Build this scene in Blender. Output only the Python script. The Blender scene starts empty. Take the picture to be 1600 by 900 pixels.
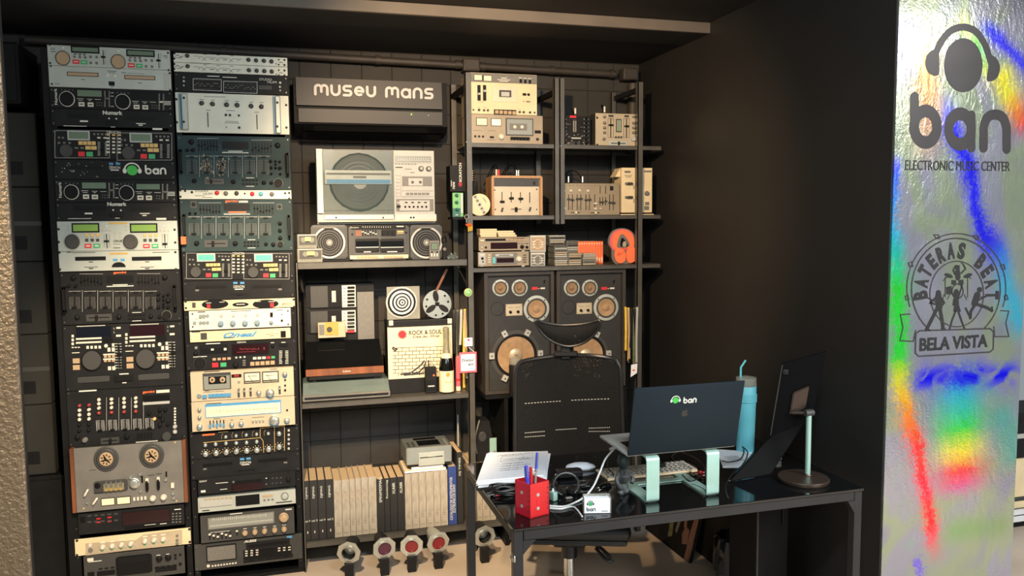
import bpy, bmesh, math, random
from mathutils import Vector, Matrix
random.seed(7)
PI = math.pi
scn = bpy.context.scene
COL = scn.collection
# ------------------------------------------------------------------ camera
CAM_H = 1.68
F_PX = 1250.0
YAW, PIT, ROL = math.radians(15.77), math.radians(4.80), math.radians(-0.47)
def ray(x, y):
    """direction (not normalised) through a picture point of the 1600x900 frame"""
    x -= 800.0; y -= 450.0
    cr, sr = math.cos(ROL), math.sin(ROL)
    a = x*cr + y*sr; b = -x*sr + y*cr
    r = a/F_PX; u2 = -b/F_PX
    cp, sp = math.cos(PIT), math.sin(PIT)
    d = cp + u2*sp; u = u2*cp - sp
    c, s = math.cos(YAW), math.sin(YAW)
    return Vector((r*c + d*s, -r*s + d*c, u))
CP = Vector((0, 0, CAM_H))
def atY(x, y, Y):
    v = ray(x, y); return CP + v*(Y/v.y)
def atX(x, y, X):
    v = ray(x, y); return CP + v*(X/v.x)
def atZ(x, y, Z):
    v = ray(x, y); return CP + v*((Z-CAM_H)/v.z)
cam_d = bpy.data.cameras.new('camera'); cam = bpy.data.objects.new('camera', cam_d); COL.objects.link(cam)
cam_d.sensor_width = 36.0; cam_d.lens = F_PX/1600*36.0; cam_d.clip_start = 0.02
fw = ray(800, 450); rt = (ray(801, 450)-fw).normalized(); up = (ray(800, 449)-fw).normalized(); fw = fw.normalized()
m = Matrix((rt, up, -fw)).transposed().to_4x4(); m.translation = CP
cam.matrix_world = m
scn.camera = cam
# ------------------------------------------------------------------ world, lamps, exposure
w = bpy.data.worlds.new('world'); scn.world = w; w.use_nodes = True
bg = w.node_tree.nodes['Background']; bg.inputs[0].default_value = (0.84, 0.95, 0.96, 1); bg.inputs[1].default_value = 0.33
def spot(name, loc, tgt, watts, col, size, blend, radius):
    l = bpy.data.lights.new(name, 'SPOT'); l.energy = watts; l.color = col
    l.spot_size = math.radians(size); l.spot_blend = blend; l.shadow_soft_size = radius
    o = bpy.data.objects.new(name, l); COL.objects.link(o); o.location = loc
    o.rotation_euler = (Vector(tgt)-Vector(loc)).to_track_quat('-Z', 'Y').to_euler()
    return o
def area(name, loc, tgt, watts, col, sx, sy):
    l = bpy.data.lights.new(name, 'AREA'); l.energy = watts; l.color = col; l.shape = 'RECTANGLE'; l.size = sx; l.size_y = sy
    o = bpy.data.objects.new(name, l); COL.objects.link(o); o.location = loc
    o.rotation_euler = (Vector(tgt)-Vector(loc)).to_track_quat('-Z', 'Y').to_euler()
    return o
WARM = (1.0, 0.77, 0.50)
spot('ceiling_spot_lamp', (0.35, 1.75, 2.50), (1.25, 4.0, 1.65), 285, (1.0, 0.67, 0.36), 74, 0.55, 0.035)
spot('ceiling_spot_lamp', (-0.15, 1.6, 2.50), (-0.1, 3.95, 0.42), 540, WARM, 56, 0.5, 0.035)
spot('column_spot_lamp', (-0.95, 0.35, 2.50), (-0.55, 1.5, 1.15), 170, WARM, 50, 0.8, 0.04)
area('shop_or_fill_lamp', (-0.6, -1.6, 2.55), (0.4, 3.5, 1.0), 38, (0.86, 1.0, 0.94), 2.4, 0.6)
area('shop_or_fill_lamp', (0.75, 0.85, 2.58), (1.2, 2.6, 0.70), 62, (0.86, 0.95, 1.0), 0.5, 0.25)
area('shop_or_fill_lamp', (3.0, -0.7, 2.58), (3.0, -0.6, 0), 380, (1.0, 0.98, 0.95), 1.8, 1.8)  # added unseen fill, brightens the foil and the floor it reflects
area('shop_or_fill_lamp', (2.96, 1.2, 2.56), (2.6, 2.0, 0.6), 5, (1.0, 0.97, 0.92), 0.12, 0.12)
vs = scn.view_settings
vs.view_transform = 'Standard'; vs.look = 'None'; vs.exposure = 0.0; vs.gamma = 1.0; vs.use_curve_mapping = False
# ------------------------------------------------------------------ materials
def lin(c):
    return tuple((v/12.92 if v <= .04045 else ((v+.055)/1.055)**2.4) for v in c)
MATS = {}
def mat(name, rgb, rough=.5, metal=0.0, noise=.06, scale=30, bump=0.0, bscale=200, emit=None, es=1.0, spec=.5, trans=0.0, alpha=1.0, stretch=None):
    """procedural material; rgb is given in display (sRGB) values"""
    m = bpy.data.materials.new(name); m.use_nodes = True; nt = m.node_tree; p = nt.nodes['Principled BSDF']
    c = lin(rgb)
    tc = nt.nodes.new('ShaderNodeTexCoord')
    src = tc.outputs['Object']
    if stretch:
        mp = nt.nodes.new('ShaderNodeMapping'); mp.inputs['Scale'].default_value = stretch; nt.links.new(src, mp.inputs[0]); src = mp.outputs[0]
    n = nt.nodes.new('ShaderNodeTexNoise'); n.inputs['Scale'].default_value = scale; n.inputs['Detail'].default_value = 4
    nt.links.new(src, n.inputs['Vector'])
    r = nt.nodes.new('ShaderNodeValToRGB')
    r.color_ramp.elements[0].position = .3; r.color_ramp.elements[1].position = .7
    r.color_ramp.elements[0].color = tuple(max(0, v*(1-noise*1.6)) for v in c)+(1,)
    r.color_ramp.elements[1].color = tuple(min(1, v*(1+noise*1.6)) for v in c)+(1,)
    nt.links.new(n.outputs['Fac'], r.inputs[0]); nt.links.new(r.outputs[0], p.inputs['Base Color'])
    p.inputs['Roughness'].default_value = rough; p.inputs['Metallic'].default_value = metal
    p.inputs['Specular IOR Level'].default_value = spec
    p.inputs['Transmission Weight'].default_value = trans; p.inputs['Alpha'].default_value = alpha
    if emit: p.inputs['Emission Color'].default_value = lin(emit)+(1,); p.inputs['Emission Strength'].default_value = es
    if bump:
        n2 = nt.nodes.new('ShaderNodeTexNoise'); n2.inputs['Scale'].default_value = bscale; n2.inputs['Detail'].default_value = 3
        nt.links.new(src, n2.inputs['Vector'])
        b = nt.nodes.new('ShaderNodeBump'); b.inputs['Strength'].default_value = bump; b.inputs['Distance'].default_value = .004
        nt.links.new(n2.outputs['Fac'], b.inputs['Height']); nt.links.new(b.outputs[0], p.inputs['Normal'])
    MATS[name] = m
    return m
mat('sil', (.68, .70, .67), .42, .25, .05, 8)
mat('wht', (.80, .80, .745), .5, .1, .05, 10)
mat('cream', (.83, .755, .61), .5, .05, .05, 10)
mat('chm', (.79, .73, .62), .38, .3, .05, 10)
mat('chm2', (.72, .66, .56), .4, .3, .05, 10)
mat('blk', (.105, .105, .11), .55, 0, .15, 14, spec=.18)
mat('blk2', (.07, .07, .075), .55, 0, .15, 14, spec=.18)
mat('teal', (.165, .23, .235), .55, 0, .12, 12, spec=.18)
mat('dgry', (.22, .22, .215), .5, .1, .08, 12)
mat('gry', (.42, .41, .39), .5, .1, .08, 12)
mat('lgry', (.66, .66, .64), .5, .1, .05, 12)
mat('key', (.80, .78, .72), .5, 0, .04, 20)
mat('tan', (.66, .56, .44), .5, 0, .05, 20)
mat('gold', (.78, .62, .32), .4, .5, .06, 20)
mat('red', (.80, .14, .17), .45, 0, .05, 20)
mat('grn', (.24, .62, .40), .45, 0, .05, 20)
mat('logogreen', (.24, .68, .28), .5, 0, .03, 20)
mat('org', (.86, .40, .20), .5, 0, .05, 20)
mat('yel', (.82, .68, .42), .5, 0, .05, 20)
mat('blu', (.30, .56, .74), .4, .1, .05, 20)
mat('cyn', (.36, .70, .74), .35, 0, .05, 20)
mat('prn', (.80, .80, .76), .6, 0, .03, 20)
mat('prnd', (.16, .16, .16), .6, 0, .03, 20)
mat('slot', (.05, .05, .055), .45, 0, .1, 20, spec=.2)
mat('lcd', (.36, .44, .36), .38, 0, .05, 20)
mat('lcdg', (.46, .60, .26), .38, 0, .08, 20, emit=(.46, .60, .26), es=.10)
mat('lcdc', (.32, .66, .60), .38, 0, .2, 40, emit=(.32, .70, .62), es=.22)  # reflected turquoise glare put into the colour and a slight glow
mat('pane', (.50, .51, .48), .3, 0, .05, 20)
mat('vfd', (.13, .03, .04), .12, 0, .1, 20)
mat('vfdb', (.04, .045, .09), .12, 0, .1, 20)
mat('rubber', (.22, .215, .21), .6, 0, .06, 20)
mat('chrome', (.80, .80, .78), .18, 1.0, .03, 20)
mat('alu', (.74, .76, .74), .32, .8, .03, 20)
mat('mint', (.62, .76, .72), .4, .35, .03, 20)
mat('steel', (.33, .32, .30), .42, .35, .08, 16)
mat('screw', (.50, .50, .47), .35, .8, .05, 20)
mat('dscrew', (.10, .10, .10), .5, .2, .05, 20)
mat('wood', (.45, .26, .15), .5, 0, .25, 20, stretch=(1, 1, .12))
mat('woodlt', (.66, .50, .34), .5, 0, .2, 20, stretch=(1, 1, .15))
mat('vu', (.92, .86, .70), .4, 0, .03, 20, emit=(1, .85, .55), es=.12)
mat('vulit', (1, .93, .72), .4, 0, .03, 20, emit=(1, .9, .6), es=.8)
mat('glass', (.85, .92, .90), .05, 0, .02, 20, trans=.9)
mat('wall', (.175, .165, .155), .75, 0, .10, 9, bump=.25, bscale=160)
mat('mortar', (.115, .11, .105), .85, 0, .1, 30)
mat('wallr', (.105, .098, .09), .6, 0, .08, 3, bump=.1, bscale=90)
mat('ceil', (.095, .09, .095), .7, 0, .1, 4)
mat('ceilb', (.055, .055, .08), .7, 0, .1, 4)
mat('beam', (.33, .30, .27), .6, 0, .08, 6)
mat('carton', (.12, .118, .10), .8, 0, .08, 6)
mat('leather', (.12, .12, .125), .4, 0, .1, 40, bump=.15, bscale=400)
mat('plast', (.09, .09, .095), .4, 0, .1, 20)
mat('gloss', (.055, .06, .065), .06, 0, .05, 6)
mat('dframe', (.12, .125, .135), .4, .2, .1, 12)
mat('navy', (.08, .125, .155), .5, .1, .04, 8, spec=.2)
mat('matte', (.035, .037, .043), .55, 0, .06, 8, spec=.06)
mat('chm3', (.58, .52, .43), .42, .3, .05, 10)
mat('dred', (.56, .20, .17), .45, 0, .05, 20)
mat('seg', (.42, .07, .09), .45, 0, .05, 20, emit=(.6, .08, .1), es=.12)
mat('paper', (.90, .91, .94), .7, 0, .02, 10)
mat('paperw', (.86, .78, .65), .7, 0, .03, 10)
mat('page', (.72, .62, .48), .8, 0, .12, 60, stretch=(8, 1, .2))
mat('linen', (.61, .58, .53), .8, 0, .14, 60, stretch=(1, 1, .3))
mat('bookblk', (.125, .125, .125), .55, 0, .1, 20)
mat('bookblu', (.16, .24, .48), .5, 0, .08, 20)
mat('holdredlit', (.80, .14, .24), .35, 0, .05, 20)
mat('penblu', (.25, .30, .80), .3, 0, .03, 20)
mat('tumbler', (.40, .72, .78), .38, 0, .04, 10)
mat('cone', (.62, .50, .37), .7, 0, .10, 40)
mat('cone2', (.52, .42, .31), .7, 0, .08, 40)
mat('spkface', (.16, .155, .15), .6, 0, .1, 30)
mat('spkbox', (.20, .178, .16), .6, 0, .12, 12)
mat('filmink', (.19, .175, .185), .35, .1, .08, 12)
mat('emblem', (.06, .065, .075), .5, 0, .05, 12)
mat('acface', (.20, .188, .178), .5, 0, .04, 3)
mat('acdark', (.06, .065, .07), .55, 0, .05, 6, spec=.15)
mat('letter', (.74, .72, .71), .5, 0, .03, 10)
mat('ledg', (.5, .9, .2), .5, 0, .02, 10, emit=(.6, 1, .2), es=1.0)
mat('orange', (.92, .45, .28), .45, 0, .06, 10)
mat('green', (.44, .68, .42), .4, 0, .06, 10)
mat('greend', (.13, .38, .32), .4, 0, .06, 10)
mat('yelst', (.85, .70, .25), .6, 0, .1, 30)
mat('pink', (.85, .35, .40), .5, 0, .05, 20)
mat('olive', (.36, .38, .26), .6, 0, .2, 40)
mat('bottle', (.04, .045, .035), .08, 0, .05, 10)
mat('foil', (.62, .60, .50), .3, .5, .1, 60)
mat('vinyl', (.05, .05, .055), .3, 0, .1, 40)
mat('bag', (.07, .09, .10), .14, 0, .1, 20, bump=.7, bscale=24)
mat('bin', (.20, .26, .265), .4, 0, .06, 8)
mat('skin', (.46, .34, .30), .6, 0, .15, 30)
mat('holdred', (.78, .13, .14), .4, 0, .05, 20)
mat('clear', (.62, .62, .58), .1, 0, .08, 20, alpha=.55)
mat('lid', (.36, .43, .42), .06, 0, .05, 8, alpha=.36)
mat('lid2', (.50, .56, .54), .04, 0, .08, 3, alpha=.48)
mat('gel1', (.30, .13, .22), .15, 0, .05, 10)
mat('gel2', (.45, .10, .12), .15, 0, .05, 10)
mat('wire', (.06, .06, .065), .45, 0, .05, 20)
mat('wirew', (.86, .87, .87), .4, 0, .03, 20)
mat('bgwhite', (.80, .81, .82), .5, 0, .04, 4)
mat('bggreen', (.15, .50, .32), .5, 0, .04, 4)
mat('figure', (.33, .34, .34), .55, .2, .35, 70, bump=.5, bscale=90)
mat('bronze', (.30, .25, .22), .35, .6, .05, 10)
mat('scuff', (.62, .56, .46), .7, 0, .2, 50)
# ------------------------------------------------------------------ special materials
def film_material():
    """holographic foil: silver metal with lamp reflections painted into its colour as soft rainbow streaks"""
    m = bpy.data.materials.new('holographic_film'); m.use_nodes = True; nt = m.node_tree; N = nt.nodes; L = nt.links
    p = N['Principled BSDF']; p.inputs['Metallic'].default_value = .78
    tc = N.new('ShaderNodeTexCoord'); src = tc.outputs['Object']
    sx = N.new('ShaderNodeSeparateXYZ'); L.new(src, sx.inputs[0])
    def math_(op, a, b=None, c=None):
        n = N.new('ShaderNodeMath'); n.operation = op
        for i, v in enumerate((a, b, c)):
            if v is None: continue
            if isinstance(v, (int, float)): n.inputs[i].default_value = v
            else: L.new(v, n.inputs[i])
        return n.outputs[0]
    def noise(scale, detail=3, stretch=None, dist=0):
        n = N.new('ShaderNodeTexNoise'); n.inputs['Scale'].default_value = scale; n.inputs['Detail'].default_value = detail
        n.inputs['Distortion'].default_value = dist
        if stretch:
            mp = N.new('ShaderNodeMapping'); mp.inputs['Scale'].default_value = stretch; L.new(src, mp.inputs[0]); L.new(mp.outputs[0], n.inputs['Vector'])
        else: L.new(src, n.inputs['Vector'])
        return n.outputs['Fac']
    X, Z = sx.outputs['X'], sx.outputs['Z']
    wob = math_('MULTIPLY', math_('SUBTRACT', noise(5, 3), .5), .10)
    fine = math_('MULTIPLY', math_('SUBTRACT', noise(110, 3), .5), .075)
    def ramp(fac, stops, interp='EASE'):
        r = N.new('ShaderNodeValToRGB'); r.color_ramp.interpolation = interp
        e = r.color_ramp.elements
        e[0].position, e[0].color = stops[0][0], lin(stops[0][1])+(1,)
        e[1].position, e[1].color = stops[-1][0], lin(stops[-1][1])+(1,)
        for pos, c in stops[1:-1]:
            q = e.new(pos); q.color = lin(c)+(1,)
        L.new(fac, r.inputs[0]); return r.outputs[0]
    def mix(fac, a, b):
        n = N.new('ShaderNodeMix'); n.data_type = 'RGBA'
        if isinstance(fac, (int, float)): n.inputs[0].default_value = fac
        else: L.new(fac, n.inputs[0])
        L.new(a, n.inputs[6]); L.new(b, n.inputs[7]); return n.outputs[2]
    # pastel silver
    base = ramp(noise(3.2, 2, (1, 1, .8), .6), [(.25, (.56, .56, .64)), (.42, (.60, .64, .55)), (.55, (.60, .60, .66)), (.68, (.55, .64, .61)), (.85, (.66, .60, .59))])
    patch = N.new('ShaderNodeMapRange'); L.new(noise(9, 4, (1, 1, 1.4), .8), patch.inputs[0]); patch.inputs[1].default_value = .42; patch.inputs[2].default_value = .58
    def streak(x0, z0, x1, z1, wid, stops, strength, zfade=.12, patchy=False):
        """painted reflection streak along a line in the plane of the foil (metres)"""
        dx, dz = x1-x0, z1-z0; ln = math.hypot(dx, dz)
        a = math_('ADD', X, wob); a = math_('ADD', a, fine)
        # signed distance across and position along
        across = math_('ADD', math_('MULTIPLY', math_('SUBTRACT', a, x0), dz/ln), math_('MULTIPLY', math_('SUBTRACT', Z, z0), -dx/ln))
        along = math_('ADD', math_('MULTIPLY', math_('SUBTRACT', a, x0), dx/ln), math_('MULTIPLY', math_('SUBTRACT', math_('ADD', Z, fine), z0), dz/ln))
        k = math_('DIVIDE', across, wid)
        g = math_('POWER', 2.718, math_('MULTIPLY', math_('MULTIPLY', k, k), -1.0))
        t = math_('DIVIDE', along, ln)
        mr = N.new('ShaderNodeMapRange'); mr.interpolation_type = 'SMOOTHSTEP'; L.new(t, mr.inputs[0]); mr.inputs[1].default_value = -zfade; mr.inputs[2].default_value = zfade
        mr2 = N.new('ShaderNodeMapRange'); mr2.interpolation_type = 'SMOOTHSTEP'; L.new(t, mr2.inputs[0]); mr2.inputs[1].default_value = 1+zfade; mr2.inputs[2].default_value = 1-zfade
        fac = math_('MULTIPLY', math_('MULTIPLY', g, math_('MULTIPLY', mr.outputs[0], mr2.outputs[0])), strength)
        if patchy: fac = math_('MULTIPLY', fac, patch.outputs[0])
        return fac, ramp(t, stops, 'LINEAR')
    col = base
    for args in FILM_STREAKS:
        f, c = streak(*args); col = mix(f, col, c)
    L.new(col, p.inputs['Base Color'])
    rg = N.new('ShaderNodeMapRange'); L.new(noise(9, 3), rg.inputs[0]); rg.inputs[3].default_value = .18; rg.inputs[4].default_value = .34
    L.new(rg.outputs[0], p.inputs['Roughness'])
    b = N.new('ShaderNodeBump'); b.inputs['Strength'].default_value = .55; b.inputs['Distance'].default_value = .003
    hsum = math_('ADD', math_('MULTIPLY', noise(150, 2), .35), noise(28, 4, (1, 1, .4), 1.2)); L.new(hsum, b.inputs['Height']); L.new(b.outputs[0], p.inputs['Normal'])
    MATS['film'] = m
BL, CY, GR, YE, OR, RE = (.07, .05, 1.0), (.08, .74, .90), (.12, .90, .20), (.98, .92, .12), (1.0, .54, .10), (.98, .14, .20)
FX = 1.961; FY = 2.247
def fpt(x, y):
    q = atY(x, y, FY); return (q.x-FX, q.z)
FILM_STREAKS = []  # rainbow reflections of the lamps, fixed in the foil's base colour
def fs(x0, y0, x1, y1, wpx, stops, st, zf=.15, pt=False):
    a, b = fpt(x0, y0), fpt(x1, y1)
    FILM_STREAKS.append((a[0], a[1], b[0], b[1], wpx/480.0, stops, st, zf, pt))
fs(1478, 170, 1548, 400, 18, [(0, BL), (1, BL)], .95)
fs(1550, 370, 1597, 520, 22, [(0, BL), (.5, CY), (1, CY)], .8)
fs(1396, 250, 1394, 380, 12, [(0, BL), (1, CY)], .85)
fs(1393, 360, 1404, 610, 17, [(0, CY), (.35, GR), (.8, GR), (1, YE)], .95)
fs(1402, 590, 1462, 850, 15, [(0, YE), (.22, OR), (.4, RE), (1, RE)], .95)
fs(1500, 575, 1500, 770, 50, [(0, BL), (.08, BL), (.2, CY), (.48, GR), (.66, YE), (.82, RE), (1, (.8, .4, .7))], .85, .08)
fs(1420, 592, 1590, 584, 22, [(0, BL), (1, BL)], 1.0, .1, True)
fs(1556, 110, 1606, 200, 24, [(0, YE), (.4, YE), (.7, OR), (1, RE)], .85)
fs(1540, 40, 1610, 110, 12, [(0, BL), (1, BL)], .85)
fs(1448, 70, 1446, 250, 22, [(0, YE), (.3, OR), (.7, (.86, .6, .5)), (1, (.8, .7, .62))], .6)
fs(1500, 28, 1545, 120, 16, [(0, (.9, .9, .5)), (.6, GR), (1, YE)], .6)
fs(1560, 640, 1590, 720, 30, [(0, (.3, .7, .66)), (1, (.35, .68, .66))], .7)
fs(1480, 830, 1580, 820, 22, [(0, (.5, .66, .42)), (1, (.5, .6, .4))], .7)
fs(1435, 870, 1440, 900, 7, [(0, (.45, .32, .95)), (1, (.45, .32, .95))], .8)
film_material()
def weave_material():
    m = bpy.data.materials.new('mesh_fabric'); m.use_nodes = True; nt = m.node_tree; N = nt.nodes; L = nt.links
    p = N['Principled BSDF']; p.inputs['Base Color'].default_value = lin((.07, .07, .072))+(1,); p.inputs['Roughness'].default_value = .7; p.inputs['Specular IOR Level'].default_value = .15
    tc = N.new('ShaderNodeTexCoord')
    wv = N.new('ShaderNodeTexVoronoi'); wv.inputs['Scale'].default_value = 130; L.new(tc.outputs['Object'], wv.inputs['Vector'])
    mr = N.new('ShaderNodeMapRange'); L.new(wv.outputs['Distance'], mr.inputs[0]); mr.inputs[1].default_value = .12; mr.inputs[2].default_value = .30; mr.inputs[3].default_value = .50; mr.inputs[4].default_value = 1.0
    L.new(mr.outputs[0], p.inputs['Alpha'])
    MATS['weave'] = m
weave_material()
def floor_material():
    mat('floor', (.74, .68, .62), .35, 0, .10, 2.5, bump=.05, bscale=30)
floor_material()
mat('hammer', (.44, .38, .31), .38, .55, .06, 5, bump=1.0, bscale=130)
# ------------------------------------------------------------------ mesh helpers
def fin(bm, key, name='m', smooth=35):
    bmesh.ops.recalc_face_normals(bm, faces=bm.faces[:])
    me = bpy.data.meshes.new(name); bm.to_mesh(me); bm.free()
    me.materials.append(MATS[key])
    if smooth:
        for p in me.polygons: p.use_smooth = True
        me.set_sharp_from_angle(angle=math.radians(smooth))
    return me
def B(): return bmesh.new()
def box(bm, x0, y0, z0, x1, y1, z1, bev=0, seg=1):
    r = bmesh.ops.create_cube(bm, size=1.0); v = r['verts']
    for q in v: q.co = Vector((x0+(q.co.x+.5)*(x1-x0), y0+(q.co.y+.5)*(y1-y0), z0+(q.co.z+.5)*(z1-z0)))
    if bev:
        es = {e for q in v for e in q.link_edges}
        bmesh.ops.bevel(bm, geom=list(es), offset=bev, segments=seg, affect='EDGES', profile=.5)
    return bm
def lathe(bm, prof, seg=20, axis='z', o=(0, 0, 0), cap=True):
    """prof: (radius, height) list; capped at both ends"""
    o = Vector(o); rings = []
    for r, h in prof:
        ring = []
        for i in range(seg):
            a = 2*PI*i/seg; c, s = r*math.cos(a), r*math.sin(a)
            co = Vector((c, s, h)) if axis == 'z' else (Vector((c, -h, s)) if axis == 'y' else Vector((h, c, s)))
            ring.append(bm.verts.new(o+co))
        rings.append(ring)
    for A, C in zip(rings, rings[1:]):
        for i in range(seg): bm.faces.new((A[i], A[(i+1) % seg], C[(i+1) % seg], C[i]))
    if cap: bm.faces.new(rings[0]); bm.faces.new(rings[-1])
    return bm
def tube(bm, pts, r, seg=8, r1=None):
    pts = [Vector(p) for p in pts]; n = len(pts); rings = []; ref = None
    for i, p in enumerate(pts):
        t = (pts[min(i+1, n-1)]-pts[max(i-1, 0)]).normalized()
        if ref is None: ref = Vector((0, 0, 1)) if abs(t.z) < .9 else Vector((1, 0, 0))
        a = t.cross(ref).normalized(); b = t.cross(a).normalized(); ref = -b if False else ref
        rr = r if r1 is None else r+(r1-r)*i/(n-1)
        rings.append([bm.verts.new(p+a*rr*math.cos(2*PI*k/seg)+b*rr*math.sin(2*PI*k/seg)) for k in range(seg)])
    for A, C in zip(rings, rings[1:]):
        for i in range(seg): bm.faces.new((A[i], A[(i+1) % seg], C[(i+1) % seg], C[i]))
    bm.faces.new(rings[0]); bm.faces.new(rings[-1])
    return bm
def prism(bm, poly, y0, y1):
    """poly: (x,z) outline, extruded from y0 to y1"""
    A = [bm.verts.new((x, y0, z)) for x, z in poly]; C = [bm.verts.new((x, y1, z)) for x, z in poly]; n = len(poly)
    bm.faces.new(A); bm.faces.new(C[::-1])
    for i in range(n): bm.faces.new((A[i], C[i], C[(i+1) % n], A[(i+1) % n]))
    return bm
def hull8(bm, pts):
    """solid from eight corners: bottom four then top four, same winding"""
    v = [bm.verts.new(p) for p in pts]
    for f in ((0, 1, 2, 3), (7, 6, 5, 4), (0, 4, 5, 1), (1, 5, 6, 2), (2, 6, 7, 3), (3, 7, 4, 0)): bm.faces.new([v[i] for i in f])
    return bm
def smooth_path(pts, n=6):
    """Catmull-Rom through the points"""
    pts = [Vector(p) for p in pts]; out = []
    for i in range(len(pts)-1):
        p0 = pts[max(i-1, 0)]; p1 = pts[i]; p2 = pts[i+1]; p3 = pts[min(i+2, len(pts)-1)]
        for k in range(n):
            t = k/n
            out.append(.5*((2*p1)+(p2-p0)*t+(2*p0-5*p1+4*p2-p3)*t*t+(3*p1-p0-3*p2+p3)*t**3))
    out.append(pts[-1]); return out
def circ(cx, cz, r, n=24, a0=0, a1=2*PI, rz=None):
    rz = r if rz is None else rz
    full = abs(a1-a0-2*PI) < 1e-6
    k = n if full else n+1
    return [(cx+r*math.cos(a0+(a1-a0)*i/n), cz+rz*math.sin(a0+(a1-a0)*i/n)) for i in range(k)]
STK = [0]
def stroke(bm, pts, t, y0, y1, caps=True, closed=False):
    """flat round-capped line of width t in the x,z plane, y0..y1 thick, one strip with mitred joints"""
    P_ = []
    for p in pts:
        v = Vector((p[0], p[1]))
        if not P_ or (v-P_[-1]).length > 1e-6: P_.append(v)
    if len(P_) > 2 and (P_[0]-P_[-1]).length < 1e-6: closed = True; P_.pop()
    n = len(P_)
    if n < 2: return bm
    STK[0] += 1; y0 = y0+(y0-y1)*.03*(STK[0] % 7)
    L, R = [], []
    for i, p in enumerate(P_):
        if closed: a, b = P_[i-1], P_[(i+1) % n]
        else: a, b = P_[max(i-1, 0)], P_[min(i+1, n-1)]
        d1 = (p-a).normalized() if (p-a).length > 1e-9 else (b-p).normalized()
        d2 = (b-p).normalized() if (b-p).length > 1e-9 else d1
        n1, n2 = Vector((-d1.y, d1.x)), Vector((-d2.y, d2.x)); mm = n1+n2
        mm = n1 if mm.length < 1e-6 else mm.normalized(); k = min(1/max(mm.dot(n1), .35), 2.2)*t/2
        L.append(p+mm*k); R.append(p-mm*k)
    def quad(a, b, c, d): prism(bm, [tuple(a), tuple(b), tuple(c), tuple(d)], y0, y1)
    V = lambda q, y: bm.verts.new((q.x, y, q.y))
    Lf, Rf, Lb, Rb = [V(q, y0) for q in L], [V(q, y0) for q in R], [V(q, y1) for q in L], [V(q, y1) for q in R]
    for i in range(n if closed else n-1):
        j = (i+1) % n
        bm.faces.new((Lf[i], Rf[i], Rf[j], Lf[j])); bm.faces.new((Lb[j], Rb[j], Rb[i], Lb[i])); bm.faces.new((Lf[i], Lf[j], Lb[j], Lb[i])); bm.faces.new((Rf[j], Rf[i], Rb[i], Rb[j]))
    if not closed:
        for i, j, s_ in ((0, 1, 1), (n-1, n-2, -1)):
            if caps:
                d = (P_[i]-P_[j]).normalized(); e = Vector((-d.y, d.x)); m_ = 6
                arc_ = [P_[i]+e*(t/2)*math.cos(PI*k/m_)+d*(t/2)*math.sin(PI*k/m_) for k in range(1, m_)]
                if (L[i]-(P_[i]+e*t/2)).length > (L[i]-(P_[i]-e*t/2)).length: arc_.reverse()
                f = [V(q, y0) for q in arc_]; bk = [V(q, y1) for q in arc_]
                ring, rb = [Lf[i]]+f+[Rf[i]], [Lb[i]]+bk+[Rb[i]]
                bm.faces.new(ring); bm.faces.new(rb[::-1])
                for q in range(len(ring)-1): bm.faces.new((ring[q], ring[q+1], rb[q+1], rb[q]))
            else: bm.faces.new((Lf[i], Lb[i], Rb[i], Rf[i]))
    return bm
UNIT = {}
def unit(shape, key):
    """shared unit meshes: 1 m wide, lying on y=0 and standing out towards -y"""
    k = (shape, key)
    if k in UNIT: return UNIT[k]
    bm = B()
    if shape == 'box': box(bm, -.5, -1, -.5, .5, 0, .5)
    elif shape == 'bbox': box(bm, -.5, -1, -.5, .5, 0, .5, .07)
    elif shape == 'disc': lathe(bm, [(1, 0), (1, .8), (.92, 1)], 20, 'y')
    elif shape == 'knob':
        lathe(bm, [(1, 0), (1, .25), (.86, .32), (.78, .94), (.68, 1)], 14, 'y'); box(bm, -.08, -1.06, .1, .08, -.9, .8)
    elif shape == 'jog':
        lathe(bm, [(1, 0), (1, .5), (.93, .75), (.86, .8), (.84, .68), (.15, .66), (.01, .66)], 32, 'y')
        lathe(bm, [(.16, .6), (.15, .78), (.05, .72), (.01, .72)], 12, 'y', (.38, 0, .42))
    elif shape == 'ring':
        n = 32
        for i in range(n):
            a, b = 2*PI*i/n, 2*PI*(i+1)/n
            prism(bm, [(math.cos(a), math.sin(a)), (math.cos(b), math.sin(b)), (.88*math.cos(b), .88*math.sin(b)), (.88*math.cos(a), .88*math.sin(a))], -1, 0)
    elif shape == 'screw':
        lathe(bm, [(1, 0), (1, .5), (.7, 1)], 8, 'y')
    elif shape == 'cap':
        box(bm, -.5, -1, -.5, .5, 0, .5, .1); box(bm, -.45, -1.08, -.06, .45, -.9, .06)
    elif shape == 'lever': box(bm, -.5, -1, -.5, .5, 0, .5, .2)
    UNIT[k] = fin(bm, key, shape)
    return UNIT[k]
def obj(name, me, parent=None, loc=(0, 0, 0), scale=(1, 1, 1), rot=(0, 0, 0)):
    o = bpy.data.objects.new(name, me); COL.objects.link(o)
    o.location = loc; o.scale = scale; o.rotation_euler = rot; o.parent = parent
    return o
def tag(o, label, cat=None, group=None, kind=None):
    if label: o['label'] = label
    if cat: o['category'] = cat
    if group: o['group'] = group
    if kind: o['kind'] = kind
    return o
def thing(name, label, cat, loc=(0, 0, 0), rotz=0, group=None, kind=None):
    o = bpy.data.objects.new(name, None); COL.objects.link(o); o.empty_display_size = .05
    o.location = loc; o.rotation_euler = (0, 0, rotz)
    return tag(o, label, cat, group, kind)
TXT = {}
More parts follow.
